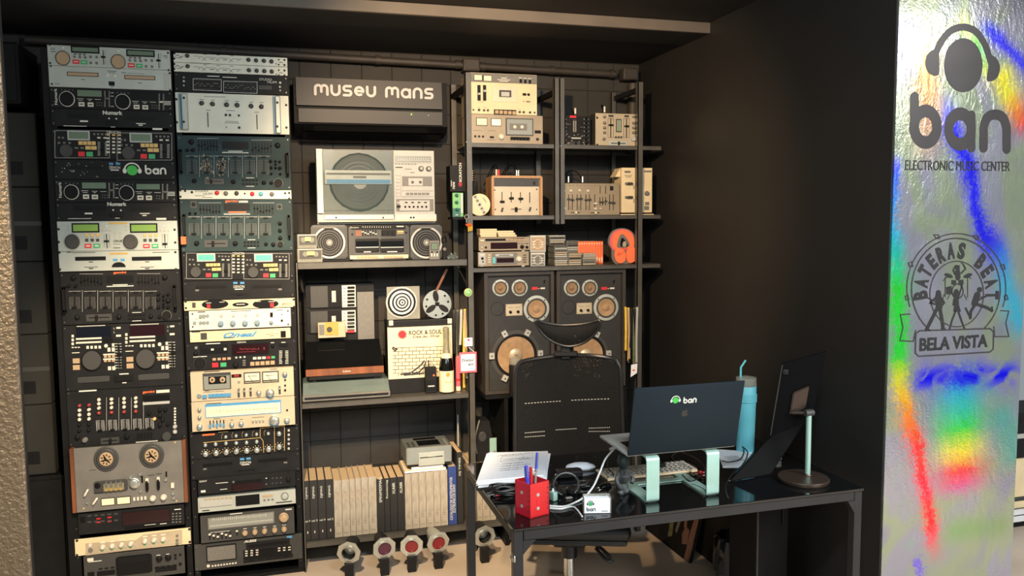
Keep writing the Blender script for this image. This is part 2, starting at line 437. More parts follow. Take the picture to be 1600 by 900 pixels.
def text_mesh(s, key, shear=0.0, bold=0.0):
    k = (s, key, shear, bold)
    if k in TXT: return TXT[k]
    cu = bpy.data.curves.new('t', 'FONT'); cu.body = s; cu.size = 1; cu.extrude = .02; cu.shear = shear; cu.offset = bold; cu.resolution_u = 3
    o = bpy.data.objects.new('t', cu); COL.objects.link(o)
    me = bpy.data.meshes.new_from_object(o)
    bpy.data.objects.remove(o)
    xs = [v.co.x for v in me.vertices]; ys = [v.co.y for v in me.vertices]
    x0, x1, y0, y1 = min(xs), max(xs), min(ys), max(ys)
    for v in me.vertices:
        x, y, z = v.co; v.co = ((x-x0)/(x1-x0)-.5, -z*10-.2, (y-y0)/(y1-y0)-.5)
    me.materials.clear(); me.materials.append(MATS[key]); TXT[k] = me
    return me
class Crop:
    def __init__(s, ox, oy, k): s.ox, s.oy, s.k = ox, oy, k
    def __call__(s, x, y): return s.ox+x/s.k, s.oy+y/s.k
A1, A2, A3, A4 = Crop(60, 50, 4.735), Crop(60, 230, 4.5), Crop(80, 410, 4.5), Crop(90, 590, 2.905)
B1, B2, B3, B4 = Crop(260, 70, 4.5), Crop(260, 260, 4.286), Crop(270, 440, 3.75), Crop(280, 650, 3.6)
C1, C2, C3, C4 = Crop(450, 90, 5.517), Crop(460, 220, 4.5), Crop(460, 400, 3.75), Crop(460, 620, 3.332)
D1, D2, D3, D4 = Crop(690, 80, 4.444), Crop(690, 220, 4.286), Crop(700, 400, 2.811), Crop(720, 540, 2.5)
E1, F1, F2 = Crop(1000, 530, 2.4325), Crop(1360, 0, 3), Crop(1360, 300, 3)
PX = Crop(0, 0, 1)
RY = 3.861                                        # front plane of the racks and shelves
RACK1 = (-.945, -.4624); RACK2 = (-.449, .0336)
class Gear:
    """a box-shaped machine with a front panel; parts are placed in measured picture points on its front plane"""
    def __init__(s, name, label, cat, crop, xl, xr, yt, yb, key, Y=RY, depth=.26, rack=None, ch='blk2', group=None, bev=.0, z0=None, z1=None, ears=True):
        s.c, s.Y = crop, Y
        xm, ym = (xl+xr)/2, (yt+yb)/2
        s.x0, s.x1 = rack if rack else (s.p(xl, ym).x, s.p(xr, ym).x)
        s.z1 = (s.p(xm, yt).z if z1 is None else z1)-.0006; s.z0 = s.p(xm, yb).z+.0006 if z0 is None else z0
        s.o = Vector(((s.x0+s.x1)/2, Y, s.z0))
        s.root = thing(name, label, cat, s.o, 0, group)
        hw, h = (s.x1-s.x0)/2, s.z1-s.z0
        me = fin(box(B(), -hw, 0, 0, hw, .006, h, bev or .0012), key, 'front_panel'); obj('front_panel', me, s.root)
        if depth > .01:
            ins = .023 if rack else .001
            obj('chassis', fin(box(B(), -hw+ins, .006, .001, hw-ins, depth, h-.001), ch, 'chassis'), s.root)
        s.hw, s.h = hw, h
    def p(s, x, y): return atY(*s.c(x, y), s.Y)
    def sz(s, x, y, w, h):
        return (s.p(x+w/2, y)-s.p(x-w/2, y)).length, (s.p(x, y+h/2)-s.p(x, y-h/2)).length
    def put(s, shape, key, name, x, y, w, h, d, dy=0.0, roll=0.0, label=None):
        a, b = s.sz(x, y, w, h); q = s.p(x, y)-s.o; q.y = -dy
        o = obj(name, unit(shape, key), s.root, q, (a, d, b), (0, roll, 0))
        if label: o['label'] = label
        return o
    def b(s, x, y, w, h, key, d=.003, name='button', dy=0.0, shape='box'): return s.put(shape, key, name, x, y, w, h, d, dy)
    def row(s, x0, y0, x1, y1, n, w, h, key, d=.003, name='button', shape='box'):
        for i in range(n):
            t = i/(n-1) if n > 1 else 0
            s.put(shape, key, name, x0+(x1-x0)*t, y0+(y1-y0)*t, w, h, d)
    def k(s, pts, r, key, d=.014, name='knob', shape='knob'):
        for q in pts:
            rr = q[2] if len(q) > 2 else r
            s.put(shape, key, name, q[0], q[1], rr, rr, d, roll=random.uniform(-1.2, 1.2) if shape == 'knob' else 0)
    def jog(s, x, y, r, key, rim=None):
        s.put('jog', key, 'jog_wheel', x, y, r, r, .014)
        if rim: s.put('ring', rim, 'jog_ring', x, y, r*1.08, r*1.08, .006)
    def disp(s, x, y, w, h, key, bez='slot', bw=10):
        if bez: s.put('box', bez, 'display_bezel', x, y, w+bw*2, h+bw*2, .0022)
        s.put('box', key, 'display', x, y, w, h, .0032)
    def slot(s, x, y, w, h, key='slot', name='disc_slot'): s.put('box', key, name, x, y, w, h, .0022)
    def screw(s, pts, r=7, key='screw'):
        for x, y in pts: s.put('screw', key, 'screw', x, y, r, r, .003)
    def fader(s, x, y0, y1, cy, w=7, cw=22, chh=10, key='slot', cap='blk2'):
        s.put('box', key, 'fader_slot', x, (y0+y1)/2, w, y1-y0, .0014)
        s.put('cap', cap, 'fader_cap', x, cy, cw, chh, .010)
    def hfader(s, x, y, w, h, cx, key='dgry', cap='blk2'):
        s.put('box', key, 'crossfader_plate', x, y, w, h, .0012); s.put('box', 'slot', 'fader_slot', x, y, w*.8, h*.14, .0018)
        s.put('cap', cap, 'fader_cap', cx, y, h*.35, h*.75, .011)
    def text(s, t, x, y, w, h, key='prn', shear=0, roll=0, bold=0, d=.0009):
        a, b = s.sz(x, y, w, h); q = s.p(x, y)-s.o; q.y = 0
        if roll: a, b = s.sz(x, y, h, w)[1], s.sz(x, y, h, w)[0]
        return obj('lettering', text_mesh(t, key, shear, bold), s.root, q, (a, .004, b), (0, roll, 0))
    def marks(s, rects, key='prn', name='printed_marks', t=.0008):
        """fine print: flat dashes joined into one part"""
        bm = B()
        for x, y, w, h in rects:
            q = s.p(x, y)-s.o; a, b = s.sz(x, y, w, h); box(bm, q.x-a/2, -t, q.z-b/2, q.x+a/2, .0002, q.z+b/2)
        o = obj(name, fin(bm, key, name, 0), s.root); o['kind'] = 'stuff'; return o
    def lines(s, polys, wpx, key='prn', name='printed_lines'):
        bm = B(); tw = s.sz(*polys[0][0], wpx, wpx)[0]
        for pl in polys: stroke(bm, [((s.p(*q)-s.o).x, (s.p(*q)-s.o).z) for q in pl], tw, -.0008, 0, False)
        return obj(name, fin(bm, key, name, 0), s.root)
    def grid(s, x, y, w, h, key='prn', n=9):
        """printed fader scale either side of a slot"""
        r = []
        for i in range(n):
            yy = y-h/2+h*i/(n-1); r += [(x-w*.28, yy, w*.42, 2.0), (x+w*.28, yy, w*.42, 2.0)]
        r += [(x-w*.5, y, 1.5, h), (x+w*.5, y, 1.5, h)]
        s.marks(r, key, 'fader_scale')
    def handle(s, x, y0, y1, w, key='blk2', d=.03):
        a, _ = s.sz(x, y0, w, w); p0, p1 = s.p(x, y0)-s.o, s.p(x, y1)-s.o
        bm = B(); box(bm, p0.x-a/2, -d, p1.z, p0.x+a/2, -d+a*1.2, p0.z, a*.15)
        box(bm, p0.x-a/2, -d, p0.z-a, p0.x+a/2, 0, p0.z); box(bm, p0.x-a/2, -d, p1.z, p0.x+a/2, 0, p1.z+a)
        return obj('handle', fin(bm, key, 'handle'), s.root)
# rounded lettering drawn with strokes, x-height 1
def arc(cx, cz, r, d0, d1, n=12): return circ(cx, cz, r, n, math.radians(d0), math.radians(d1))
GLY = {
 'm': (1.28, [[(0, 0), (0, .68)]+arc(.32, .68, .32, 180, 0)+[(.64, .3)], arc(.96, .68, .32, 180, 0)+[(1.28, 0)]]),
 'u': (.84, [[(0, 1), (0, .42)]+arc(.42, .42, .42, 180, 360)+[(.84, 1)]]),
 's': (.80, [[(.75, 1)]+arc(.26, .75, .25, 90, 270)+arc(.54, .25, .25, 90, -90)+[(.02, 0)]]),
 'e': (.84, [[(.14, .5), (.80, .5)], [(.84, .44)]+arc(.42, .5, .42, 0, 300, 20)]),
 'a': (.88, [arc(.44, .44, .44, 0, 360, 24), [(.88, .85), (.88, 0)]]),
 'n': (.84, [[(0, 0), (0, .58)]+arc(.42, .58, .42, 180, 0)+[(.84, 0)]]),
 'b': (.88, [arc(.44, .44, .44, 0, 360, 24), [(0, 1.45), (0, .44)]]),
 ' ': (.35, [])}
def stroke_word(word, key, t=.30, gap=.42, one=None):
    """mesh of a word in rounded strokes; returns mesh, width; origin at the lower left stroke centre"""
    bm = B(); x = 0
    for ch in word:
        wd, st = GLY[ch]
        for pl in st: stroke(bm, [(x+a, c) for a, c in pl], t, -1, 0)
        x += wd+gap
    return fin(bm, key, 'lettering', 0), x-gap
def headphone_logo(bm, cx, cz, r, y0, y1, th):
    """head band with two cups, without the disc"""
    R = r*1.42
    stroke(bm, circ(cx, cz, R, 20, math.radians(-12), math.radians(192)), th, y0, y1)
    for sg in (-1, 1):
        prism(bm, circ(cx+sg*R*.98, cz-r*.12, r*.36, 14, 0, 2*PI, r*.52), y0, y1)
# ------------------------------------------------------------------ the setting
WY = 4.25; WX = 1.961; CZ1, CZ2, CYS = 2.557, 2.605, 3.473
fl = obj('floor', fin(box(B(), -3.2, -2.6, -.05, 4.6, 4.6, 0), 'floor', 'floor', 0)); tag(fl, 'polished beige concrete floor', None, None, 'structure')
wb = obj('wall_back', fin(box(B(), -3.2, WY+.004, 0, WX+.02, WY+.15, CZ2+.1), 'mortar', 'wall_back', 0)); tag(wb, 'dark painted concrete block back wall', None, None, 'structure')
bs = .1555
blk = fin(box(B(), -bs/2+.0014, -.010, -bs/2+.0014, bs/2-.0014, .0, bs/2-.0014, .0018), 'wall', 'block')
for r in range(17):
    zc = CZ1-bs/2-.002-r*bs
    for c in range(22):
        xc = WX-bs/2-.001-c*bs
        if zc-bs/2 < .30: continue
        if xc < -.02 and r > 1: continue
        if xc < -1.35: continue
        obj('block', blk, wb, (xc, WY+.010, zc))
wr = obj('wall_right', fin(box(B(), WX, FY+.004, 0, WX+.574, 4.40, CZ2+.1), 'wallr', 'wall_right', 0)); tag(wr, 'smooth dark painted side wall', None, None, 'structure')
obj('corner_profile', fin(box(B(), WX-.004, 2.25, 0, WX, 2.65, CZ2), 'wallr', 'corner_profile'), wr)
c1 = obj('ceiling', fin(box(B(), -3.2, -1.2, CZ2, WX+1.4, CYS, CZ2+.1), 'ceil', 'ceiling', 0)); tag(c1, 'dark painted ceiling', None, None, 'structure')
c2 = obj('ceiling_recess', fin(box(B(), -3.2, CYS, CZ1, WX, WY+.1, CZ1+.15), 'ceilb', 'ceiling', 0), c1)  # navy colour carries the shade behind the step
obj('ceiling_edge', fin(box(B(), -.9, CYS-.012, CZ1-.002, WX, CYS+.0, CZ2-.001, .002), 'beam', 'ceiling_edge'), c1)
obj('ceiling_lit_strip', fin(box(B(), -.9, CYS, CZ1-.003, WX, 3.72, CZ1), 'ceil', 'ceiling_lit_strip', 0), c1)  # flat strip in a lighter tone, its back edge paints a shadow boundary
# holographic wall end
film = obj('trim_1', fin(box(B(), -.0, -.004, 0, .574, .003, CZ2), 'film', 'trim', 0), None, (WX, FY, 0)); tag(film, 'silver holographic foil covering the end of the side wall', None, None, 'structure')
# left: dark side wall, hammered steel column, carton stack
wl = obj('wall_left', fin(box(B(), -2.6, 2.6, 0, -2.45, WY, CZ2), 'ceilb', 'wall_left', 0)); tag(wl, 'dark partition left of the carton stack', None, None, 'structure')
q = atY(21, 450, 1.5)
colo = thing('steel_column', 'hammered bronze-grey steel column at the far left edge of the picture', 'column', (q.x-.16, 1.5, 0))
obj('column_face', fin(box(B(), -.16, 0, 0, .16, .012, CZ2, .003), 'hammer', 'column_face'), colo)
obj('column_side', fin(box(B(), -.159, .012, 0, .157, .035, CZ2-.001, .003), 'blk', 'column_side'), colo)
cz = [atY(66, y, 4.0).z for y in (176, 292, 408, 522, 632, 742)]
names = ['topmost', 'second from the top', 'third from the top', 'fourth from the top', 'lowest']
cb = thing('low_cabinet', 'low black cabinet under the carton stack left of the racks', 'cabinet', (-1.36, 3.98, 0))
obj('body', fin(box(B(), -.36, 0, .02, .36, .25, cz[5]-.002, .004), 'blk2', 'body'), cb); obj('door', fin(box(B(), -.35, -.012, .04, .0-.003, 0, cz[5]-.02, .002), 'blk2', 'door'), cb); obj('door', fin(box(B(), .003, -.012, .04, .35, 0, cz[5]-.02, .002), 'blk2', 'door'), cb); obj('plinth', fin(box(B(), -.34, .01, 0, .34, .24, .02), 'blk2', 'plinth'), cb)
for i in range(5):
    h = cz[i]-cz[i+1]
    t = thing('carton', 'dark cardboard carton left of the racks, %s of its stack' % names[i], 'carton', (-1.34, 4.0, cz[i+1]), 0, 'cartons left of the racks')
    obj('box_body', fin(box(B(), -.3, 0, .001, .3, .23, h-.002, .004), 'carton', 'box_body'), t)
    obj('tape', fin(box(B(), -.3, -.001, h*.48, .3, .0, h*.54), 'dgry', 'tape'), t) if i in (1, 3) else None
    obj('printed_label', fin(box(B(), .12, -.001, h*.16, .24, 0, h*.34), 'blk2', 'printed_label'), t)
up_ = thing('wall_cabinet', 'black wall box above the carton stack left of the racks', 'cabinet', (-1.5, 3.95, cz[0]+.03))
obj('body', fin(box(B(), -.42, 0, 0, .42, .29, .26, .006), 'blk2', 'body'), up_); obj('door', fin(box(B(), -.41, -.012, .01, .41, 0, .25, .003), 'blk2', 'door'), up_)
# conduit along the top of the back wall
cd = thing('conduit', 'black cable conduit with two junction boxes along top of back wall', 'conduit', (0, 4.2, 2.4))
def cdz(x, y): q = atY(x, y, 4.19); return q
pz = lambda x, y: tuple(atY(x, y, 4.19)-Vector((0, 4.2, 2.4)))
L0, L1, L2 = pz(40, 62), pz(722, 102), pz(990, 118)
L3, L4 = pz(748, 104), pz(962, 116)
obj('pipe', fin(tube(B(), [L0, L1], .019, 14), 'spkbox', 'pipe'), cd); obj('pipe', fin(tube(B(), [L3, L4], .019, 14), 'spkbox', 'pipe'), cd)
for a, nm in ((pz(735, 103), 'junction_box'), (pz(982, 117), 'junction_box')):
    obj(nm, fin(box(B(), a[0]-.045, -.045, a[2]-.032, a[0]+.045, .025, a[2]+.032, .006, 2), 'spkbox', nm), cd)
    obj('box_cover', fin(box(B(), a[0]-.038, -.049, a[2]-.026, a[0]+.038, -.045, a[2]+.026, .002), 'spkbox', 'box_cover'), cd)
for x, y in ((715, 101), (754, 104.5), (955, 115.5), (862, 110), (590, 94), (350, 80)):
    a = pz(x, y); obj('coupling', fin(lathe(B(), [(.023, -.012), (.023, .012)], 14, 'x', a), 'spkbox', 'coupling'), cd)
a = pz(990, 122); obj('pipe', fin(tube(B(), [(a[0], 0, a[2]-.03), (a[0], 0, a[2]-.42)], .03, 14), 'spkbox', 'pipe'), cd)
# ------------------------------------------------------------------ rack frames
def rack_frame(label, X0, X1, ztop, l, r):
    t = thing('equipment_rack', label, 'rack', ((X0+X1)/2, RY+.008, 0))
    hw = (X1-X0)/2
    for sg, e in ((-1, l), (1, r)):
        a, b = (-hw-e, -hw+.0215) if sg < 0 else (hw-.0215, hw+e)
        obj('rail', fin(box(B(), a, 0, .02, b, .03, ztop, .001), 'blk2', 'rail'), t)
        aa, bb = (-hw-e, -hw-e+.004) if sg < 0 else (hw+e-.004, hw+e)
        obj('side_panel', fin(box(B(), aa, .03, .03, bb, .33, ztop), 'blk2', 'side_panel'), t)
    obj('base', fin(box(B(), -hw-l, 0, .005, hw+r, .33, .02), 'blk2', 'base'), t)
    obj('back_panel', fin(box(B(), -hw-l, .33, .02, hw+r, .335, ztop), 'blk2', 'back_panel'), t)
    z = .06
    sm = unit('screw', 'screw')
    while z < ztop-.05:
        for sg in (-1, 1): obj('screw', sm, t, (sg*(hw-.009), 0, z), (.0032, .003, .0032))
        z += .133
    return t
RT1, RT2 = atY(170, 76, RY).z, atY(360, 86, RY).z
rack_frame('left black equipment rack filled with disc players and mixers', RACK1[0], RACK1[1], RT1-.003, .028, .004)
rack_frame('right black equipment rack beside the steel shelving', RACK2[0], RACK2[1], RT2-.003, .003, .006)
# ------------------------------------------------------------------ steel shelving
def zf(x, y, Y=RY): return atY(x, y, Y).z
ZA, ZB, ZC = zf(593, 408), zf(600, 623), zf(598, 835)
ZD, ZE, ZF = zf(796, 224), zf(795, 337), zf(795, 418)
sh = thing('steel_shelving', 'black steel shelving with angle posts beside the racks', 'shelving', (0, RY, 0))
def post(x0, x1, z0, z1, y0=0, key='steel', name='post'):
    bm = B(); box(bm, x0, y0, z0, x1, y0+.004, z1); box(bm, x0, y0, z0, x0+.004, y0+.03, z1)
    obj(name, fin(bm, key, name), sh)
PT = zf(727, 113)
post(.862, .892, .0, PT); post(.862, .892, 0, PT, .355); post(.0405, .050, 0, ZA, 0); post(.0405, .050, 0, ZA, .355)
post(1.775, 1.803, 0, zf(1000, 128)); post(1.775, 1.803, 0, zf(1000, 128), .355)
post(1.318, 1.343, zf(872, 350), zf(870, 122)); post(1.347, 1.372, zf(872, 350), zf(870, 122)); post(1.33, 1.36, zf(872, 350), zf(870, 122), .355)
def board(x0, x1, z, lip, key='steel', y1=.37, y0=.0045):
    bm = B(); box(bm, x0, y0, z-.003, x1, y1, z); box(bm, x0, y0, z-lip, x1, y0+.003, z-.002); box(bm, x0, y1-.003, z-lip, x1, y1, z-.002)
    obj('shelf_board', fin(bm, key, 'shelf_board'), sh)
board(.053, .861, ZA, .030); board(.053, .861, ZB, .024); board(.053, 1.30, ZC, .028)
board(.893, 1.91, ZD, .020); board(.893, 1.91, ZE, .020); board(.893, 1.91, ZF, .020)
for x, z in ((.866, PT-.05), (1.325, PT-.06), (1.79, PT-.03)):
    obj('cross_bar', fin(hull8(B(), [(x, .03, z-.025), (x+.02, .03, z-.025), (x+.02, .355, z-.025), (x, .355, z-.025), (x, .03, z), (x+.02, .03, z), (x+.02, .355, z), (x, .355, z)]), 'blk', 'cross_bar'), sh)
for x, y in ((733, 238), (729, 222), (876, 228), (1003, 233)):
    a = atY(x, y, RY); obj('bolt', unit('screw', 'screw'), sh, (a.x, 0, a.z), (.005, .003, .005))
# ------------------------------------------------------------------ left rack, top to bottom
R1 = dict(rack=RACK1); R2 = dict(rack=RACK2)
def corners(g, key='screw', ins=.009, r=.0035):
    for sx_ in (-1, 1):
        for z in ((.012, g.h-.012) if g.h > .04 else (g.h/2,)):
            obj('screw', unit('screw', key), g.root, (sx_*(g.hw-ins), 0, z), (r, .003, r))
g = Gear('disc_player_controller', 'silver dual disc controller with tan jog wheels, topmost in the left rack', 'disc player', A1, 67, 975, 113, 265, 'sil', **R1)
g.screw([(84, 95), (87, 230), (958, 155), (963, 283)], 8, 'dscrew')
for dx, dy in ((0, 0), (409, 26)):
    g.jog(182+dx, 195+dy, 50, 'tan', 'dgry'); g.disp(347+dx, 132+dy, 190, 30, 'lcd', 'slot', 10)
    g.b(279+dx, 221+dy, 50, 30, 'red'); g.b(338+dx, 225+dy, 50, 30, 'grn')
    g.k([(273+dx, 160+dy), (307+dx, 163+dy), (341+dx, 165+dy), (268+dx, 184+dy), (308+dx, 186+dy), (347+dx, 188+dy), (387+dx, 184+dy), (431+dx, 186+dy), (388+dx, 229+dy), (432+dx, 231+dy)], 10, 'gry', .005, 'button', 'disc')
    g.k([(184+dx, 117+dy)], 9, 'prn', .004, 'button', 'disc'); g.fader(481+dx, 135+dy, 242+dy, 187+dy, 5, 30, 12)
    g.marks([(481+dx+14, 137+dy+i*11, 12, 2) for i in range(10)], 'prnd'); g.marks([(279+dx, 221+dy, 34, 6), (338+dx, 225+dy, 26, 6)], 'prn', 'printed_marks', .0034)
g.marks([(105, 120, 40, 3), (105, 130, 34, 3), (110, 145, 36, 4), (940, 178, 34, 5), (945, 192, 26, 3)], 'prnd')
g = Gear('disc_drive', 'silver dual disc drive with two tan trays, second in the left rack', 'disc player', A1, 80, 985, 265, 420, 'sil', **R1)
g.slot(329, 314, 232, 30, 'slot'); g.b(329, 314, 222, 22, 'tan', .003, 'disc_tray'); g.slot(751, 338, 226, 30, 'slot'); g.b(751, 338, 216, 22, 'tan', .003, 'disc_tray')
g.k([(513, 323), (569, 326)], 11, 'prn', .005, 'button', 'disc'); g.b(543, 382, 42, 30, 'slot', .003, 'button'); g.screw([(92, 252), (100, 385), (970, 305), (974, 430)], 8, 'dscrew')
g.marks([(543, 290, 70, 4), (545, 302, 50, 3), (330, 352, 30, 4), (752, 377, 30, 4), (632, 302, 34, 4), (720, 308, 130, 2), (545, 405, 24, 4), (140, 384, 36, 4)], 'prnd')
g.b(950, 365, 46, 125, 'lgry', .0015, 'end_plate')
def numark(lab1, lab2, cr, cx, y0, y1, y2, jg, dsp, wb, fd, v, logo, slots, mk):
    g = Gear('disc_player_controller', lab1, 'disc player', cr, 90, 985, y0, y1, 'blk', **R1)
    for x, y, r in jg: g.jog(x, y, r, 'blk2', 'prn')
    for x, y, w_, h, key in dsp: g.disp(x, y, w_, h, key, 'slot', 8)
    for x, y in wb: g.b(x, y, 42, 31, 'key', .004)
    g.marks([(x, y, 26, 8) for x, y in wb], 'prnd', 'printed_marks', .0045)
    for x, a, b_, c, k in fd: g.fader(x, a, b_, c, 8, 30, 12, 'slot', k); g.marks([(x+sg*16, a+(b_-a)*i/11, 10, 2.5) for i in range(12) for sg in (-1, 1)])
    for (x, y), sg in ((wb[0], 0), (wb[2], 0)):
        g.marks([(x-10, y-42, 50, 3), (x-8, y-30, 34, 3), (x+60, y-38, 40, 3), (x+60, y-28, 20, 3), (x+120, y-36, 44, 3)])
        g.row(x+115, y-12, x+150, y-10, 3, 8, 6, 'gry'); g.row(x+115, y+6, x+150, y+8, 3, 8, 6, 'gry')
    for x, y, r in jg: g.row(x-40, y-r-14, x+40, y-r-12, 4, 8, 6, 'gry')
    g.text('Numark', v[0], v[1], v[2], v[3], 'prn', 0, -PI/2, .01); corners(g)
    g.marks([(fd[0][0]+38, y, 22, 4) for y in (fd[0][1]+10, fd[0][1]+35, fd[0][2])]+[(fd[1][0]+45, fd[1][1]+55+i*11, 50, 5) for i in range(3)])
    d = Gear('disc_drive', lab2, 'disc player', cr, 90, 985, y1, y2, 'blk', **R1)
    d.text('Numark', *logo, 'prn', 0, 0, .03)
    for x, y, w_, h in slots: d.slot(x, y, w_, h)
    d.marks(mk); corners(d); d.b(logo[0], logo[1]+78, 90, 22, 'blk2', .006, 'push_bar', 0, 'bbox'); d.k([(logo[0]-26, logo[1]+42), (logo[0]+28, logo[1]+44)], 6, 'prn', .003, 'button', 'disc')
numark('black dual disc controller with white ringed wheels below the silver drive, left rack', 'black dual disc drive with white name above the first green displays, left rack', A1, 540, 420, 575, 706,
       [(213, 496, 53), (625, 517, 53)], [(379, 455, 180, 46, 'lcd'), (790, 470, 180, 38, 'slot')], [(320, 535), (387, 538), (727, 555), (791, 558)],
       [(508, 440, 550, 494, 'gry'), (910, 460, 575, 519, 'key')], (128, 478, 120, 22), (549, 598, 145, 30), [(330, 622, 225, 28), (765, 641, 215, 28)], [(337, 660, 58, 12), (272, 696, 170, 4), (758, 678, 70, 6), (756, 690, 30, 8), (880, 718, 72, 14), (552, 703, 34, 4)])
def denon(lab1, lab2, cr, y0, y1, y2, sc, L, Rr, dlcd, logo, dl, key='blk', rack=R1, sv=1.0):
    """twin controller above its twin drive; L and Rr are the positions of the left and right displays"""
    g = Gear('disc_player_controller', lab1, 'disc player', cr, 60, 900, y0, y1, key, **rack)
    for (x, y) in (L, Rr):
        s = sc; v = sc*sv
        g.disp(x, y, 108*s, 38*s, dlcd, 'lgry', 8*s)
        g.jog(x-69*s, y+97*v, 38*s, 'rubber'); g.b(x+47*s, y+49*v, 95*s, 20*s, 'yel'); g.b(x+69*s, y+79*v, 62*s, 20*s, 'yel')
        g.marks([(x+24*s+i*24*s, y+49*v, 3*s, 18*s) for i in range(3)]+[(x+69*s, y+79*v, 3*s, 16*s)], 'prnd', 'printed_marks', .0034)
        g.b(x+17*s, y+118*v, 36*s, 26*s, 'red', .005); g.b(x+62*s, y+119*v, 36*s, 26*s, 'grn', .005)
        g.row(x-109*s, y+47*v, x-50*s, y+48*v, 3, 13*s, 11*s, 'gry'); g.row(x-109*s, y+14*v, x-88*s, y+15*v, 2, 12*s, 10*s, 'gry'); g.row(x-12*s, y+80*v, x+20*s, y+80*v, 2, 20*s, 9*s, 'gry')
        g.row(x+87*s, y-8*v, x+152*s, y-6*v, 4, 11*s, 10*s, 'gry'); g.row(x+113*s, y+15*v, x+147*s, y+16*v, 2, 18*s, 8*s, 'key')
        g.fader(x+133*s, y+42*v, y+132*v, y+90*v, 6*s, 26*s, 10*s); g.marks([(x+133*s+sg*20*s, y+(44+9*i)*v, 14*s, 2*s) for i in range(10) for sg in (-1, 1)])
        g.lines([[(x-132*s, y-30*v), (x+172*s, y-28*v), (x+172*s, y+142*v), (x-132*s, y+142*v), (x-132*s, y-30*v)]], 2.2*s, 'lgry')
    cx, cy = logo
    g.text('DENON', cx, cy, 75*sc, 16*sc, 'prn')
    for i in range(6): g.row(cx-32*sc, cy+(16+22*i)*sc*sv, cx+32*sc, cy+(18+22*i)*sc*sv, 3, 17*sc, 9*sc, 'key' if i else 'yel', .003)
    corners(g)
    cr2, lx, ly, s2 = dl
    d = Gear('disc_drive', lab2, 'disc player', cr2, 60, 900, y2[0], y2[1], key, **rack)
    d.text('DENON', lx, ly, 72*s2, 18*s2, 'prn'); d.marks([(lx, ly+17*s2, 56*s2, 7*s2)])
    d.slot(lx-188*s2, ly+2*s2, 205*s2, 17*s2); d.slot(lx+186*s2, ly-1*s2, 200*s2, 17*s2); d.b(lx-24*s2, ly-25*s2, 28*s2, 13*s2, 'blu'); d.b(lx+22*s2, ly-25*s2, 28*s2, 13*s2, 'blu')
    d.b(lx-280*s2, ly+25*s2, 24*s2, 12*s2, 'gry'); d.b(lx+275*s2, ly+18*s2, 24*s2, 12*s2, 'gry')
    d.lines([[(lx-58*s2, ly+58*s2), (lx-48*s2, ly+48*s2), (lx-26*s2, ly+54*s2), (lx+26*s2, ly+54*s2), (lx+48*s2, ly+48*s2), (lx+60*s2, ly+58*s2)]], 7*s2, 'slot', 'grip_line'); d.b(lx+3*s2, ly+52*s2, 40*s2, 12*s2, 'slot', .004, 'release_latch')
    corners(d)
    return g, d
g, d = denon('black twin disc controller with dark green displays above the white headphone logo', 'black twin disc drive carrying the white headphone logo, left rack', A1, 722, 946, (90, 228), 1.33, (298, 765), (758, 782), 'lcd', (557, 742), (A2, 537, 143, 1.05), sv=.88)
def logo_parts(d, cx, cy, r, wx, wy, wh, wscale=1.0, disc='logogreen', ink='prn'):
    """headphone logo with its disc and the word beside it on a front plane"""
    q = d.p(cx, cy)-d.o; rr = d.sz(cx, cy, r, r)[0]
    bm = B(); prism(bm, circ(q.x, q.z, rr, 24), -.0042, 0); obj('logo_disc', fin(bm, disc, 'logo_disc', 0), d.root)
    bm = B(); headphone_logo(bm, q.x, q.z, rr, -.0040, 0, rr*.26); obj('logo_headphones', fin(bm, ink, 'logo_headphones', 0), d.root)
    me, wd = stroke_word('ban', ink); h = d.sz(wx, wy, wh, wh)[1]; p = d.p(wx, wy)-d.o
    obj('lettering', me, d.root, (p.x, 0, p.z), (h*wscale, .0040, h))
logo_parts(d, 660, 163, 38, 757, 186, 38, .98)
d.marks([(random.uniform(150, 560), random.uniform(100, 210), random.uniform(3, 9), random.uniform(3, 7)) for _ in range(26)], 'lgry', 'paint_chips')
numark('black dual disc controller with white ringed wheels below the headphone logo, left rack', 'black dual disc drive with white name above the silver green-display player, left rack', A2, 540, 228, 388, 517,
       [(234, 316, 49), (621, 322, 49)], [(392, 270, 168, 42, 'lcd'), (772, 278, 164, 38, 'lcd')], [(336, 348), (398, 350), (718, 355), (778, 356)],
       [(514, 255, 355, 303, 'gry'), (890, 262, 362, 315, 'gry')], (152, 300, 110, 22), (552, 400, 135, 27), [(360, 430, 225, 28), (752, 436, 212, 28)], [(353, 466, 54, 11), (290, 502, 165, 4), (748, 466, 70, 6), (746, 480, 30, 7), (864, 504, 70, 14), (555, 499, 32, 4)])
g = Gear('disc_player_controller', 'silver dual disc controller with two bright green displays, left rack', 'disc player', A2, 125, 970, 518, 728, 'sil', **R1)
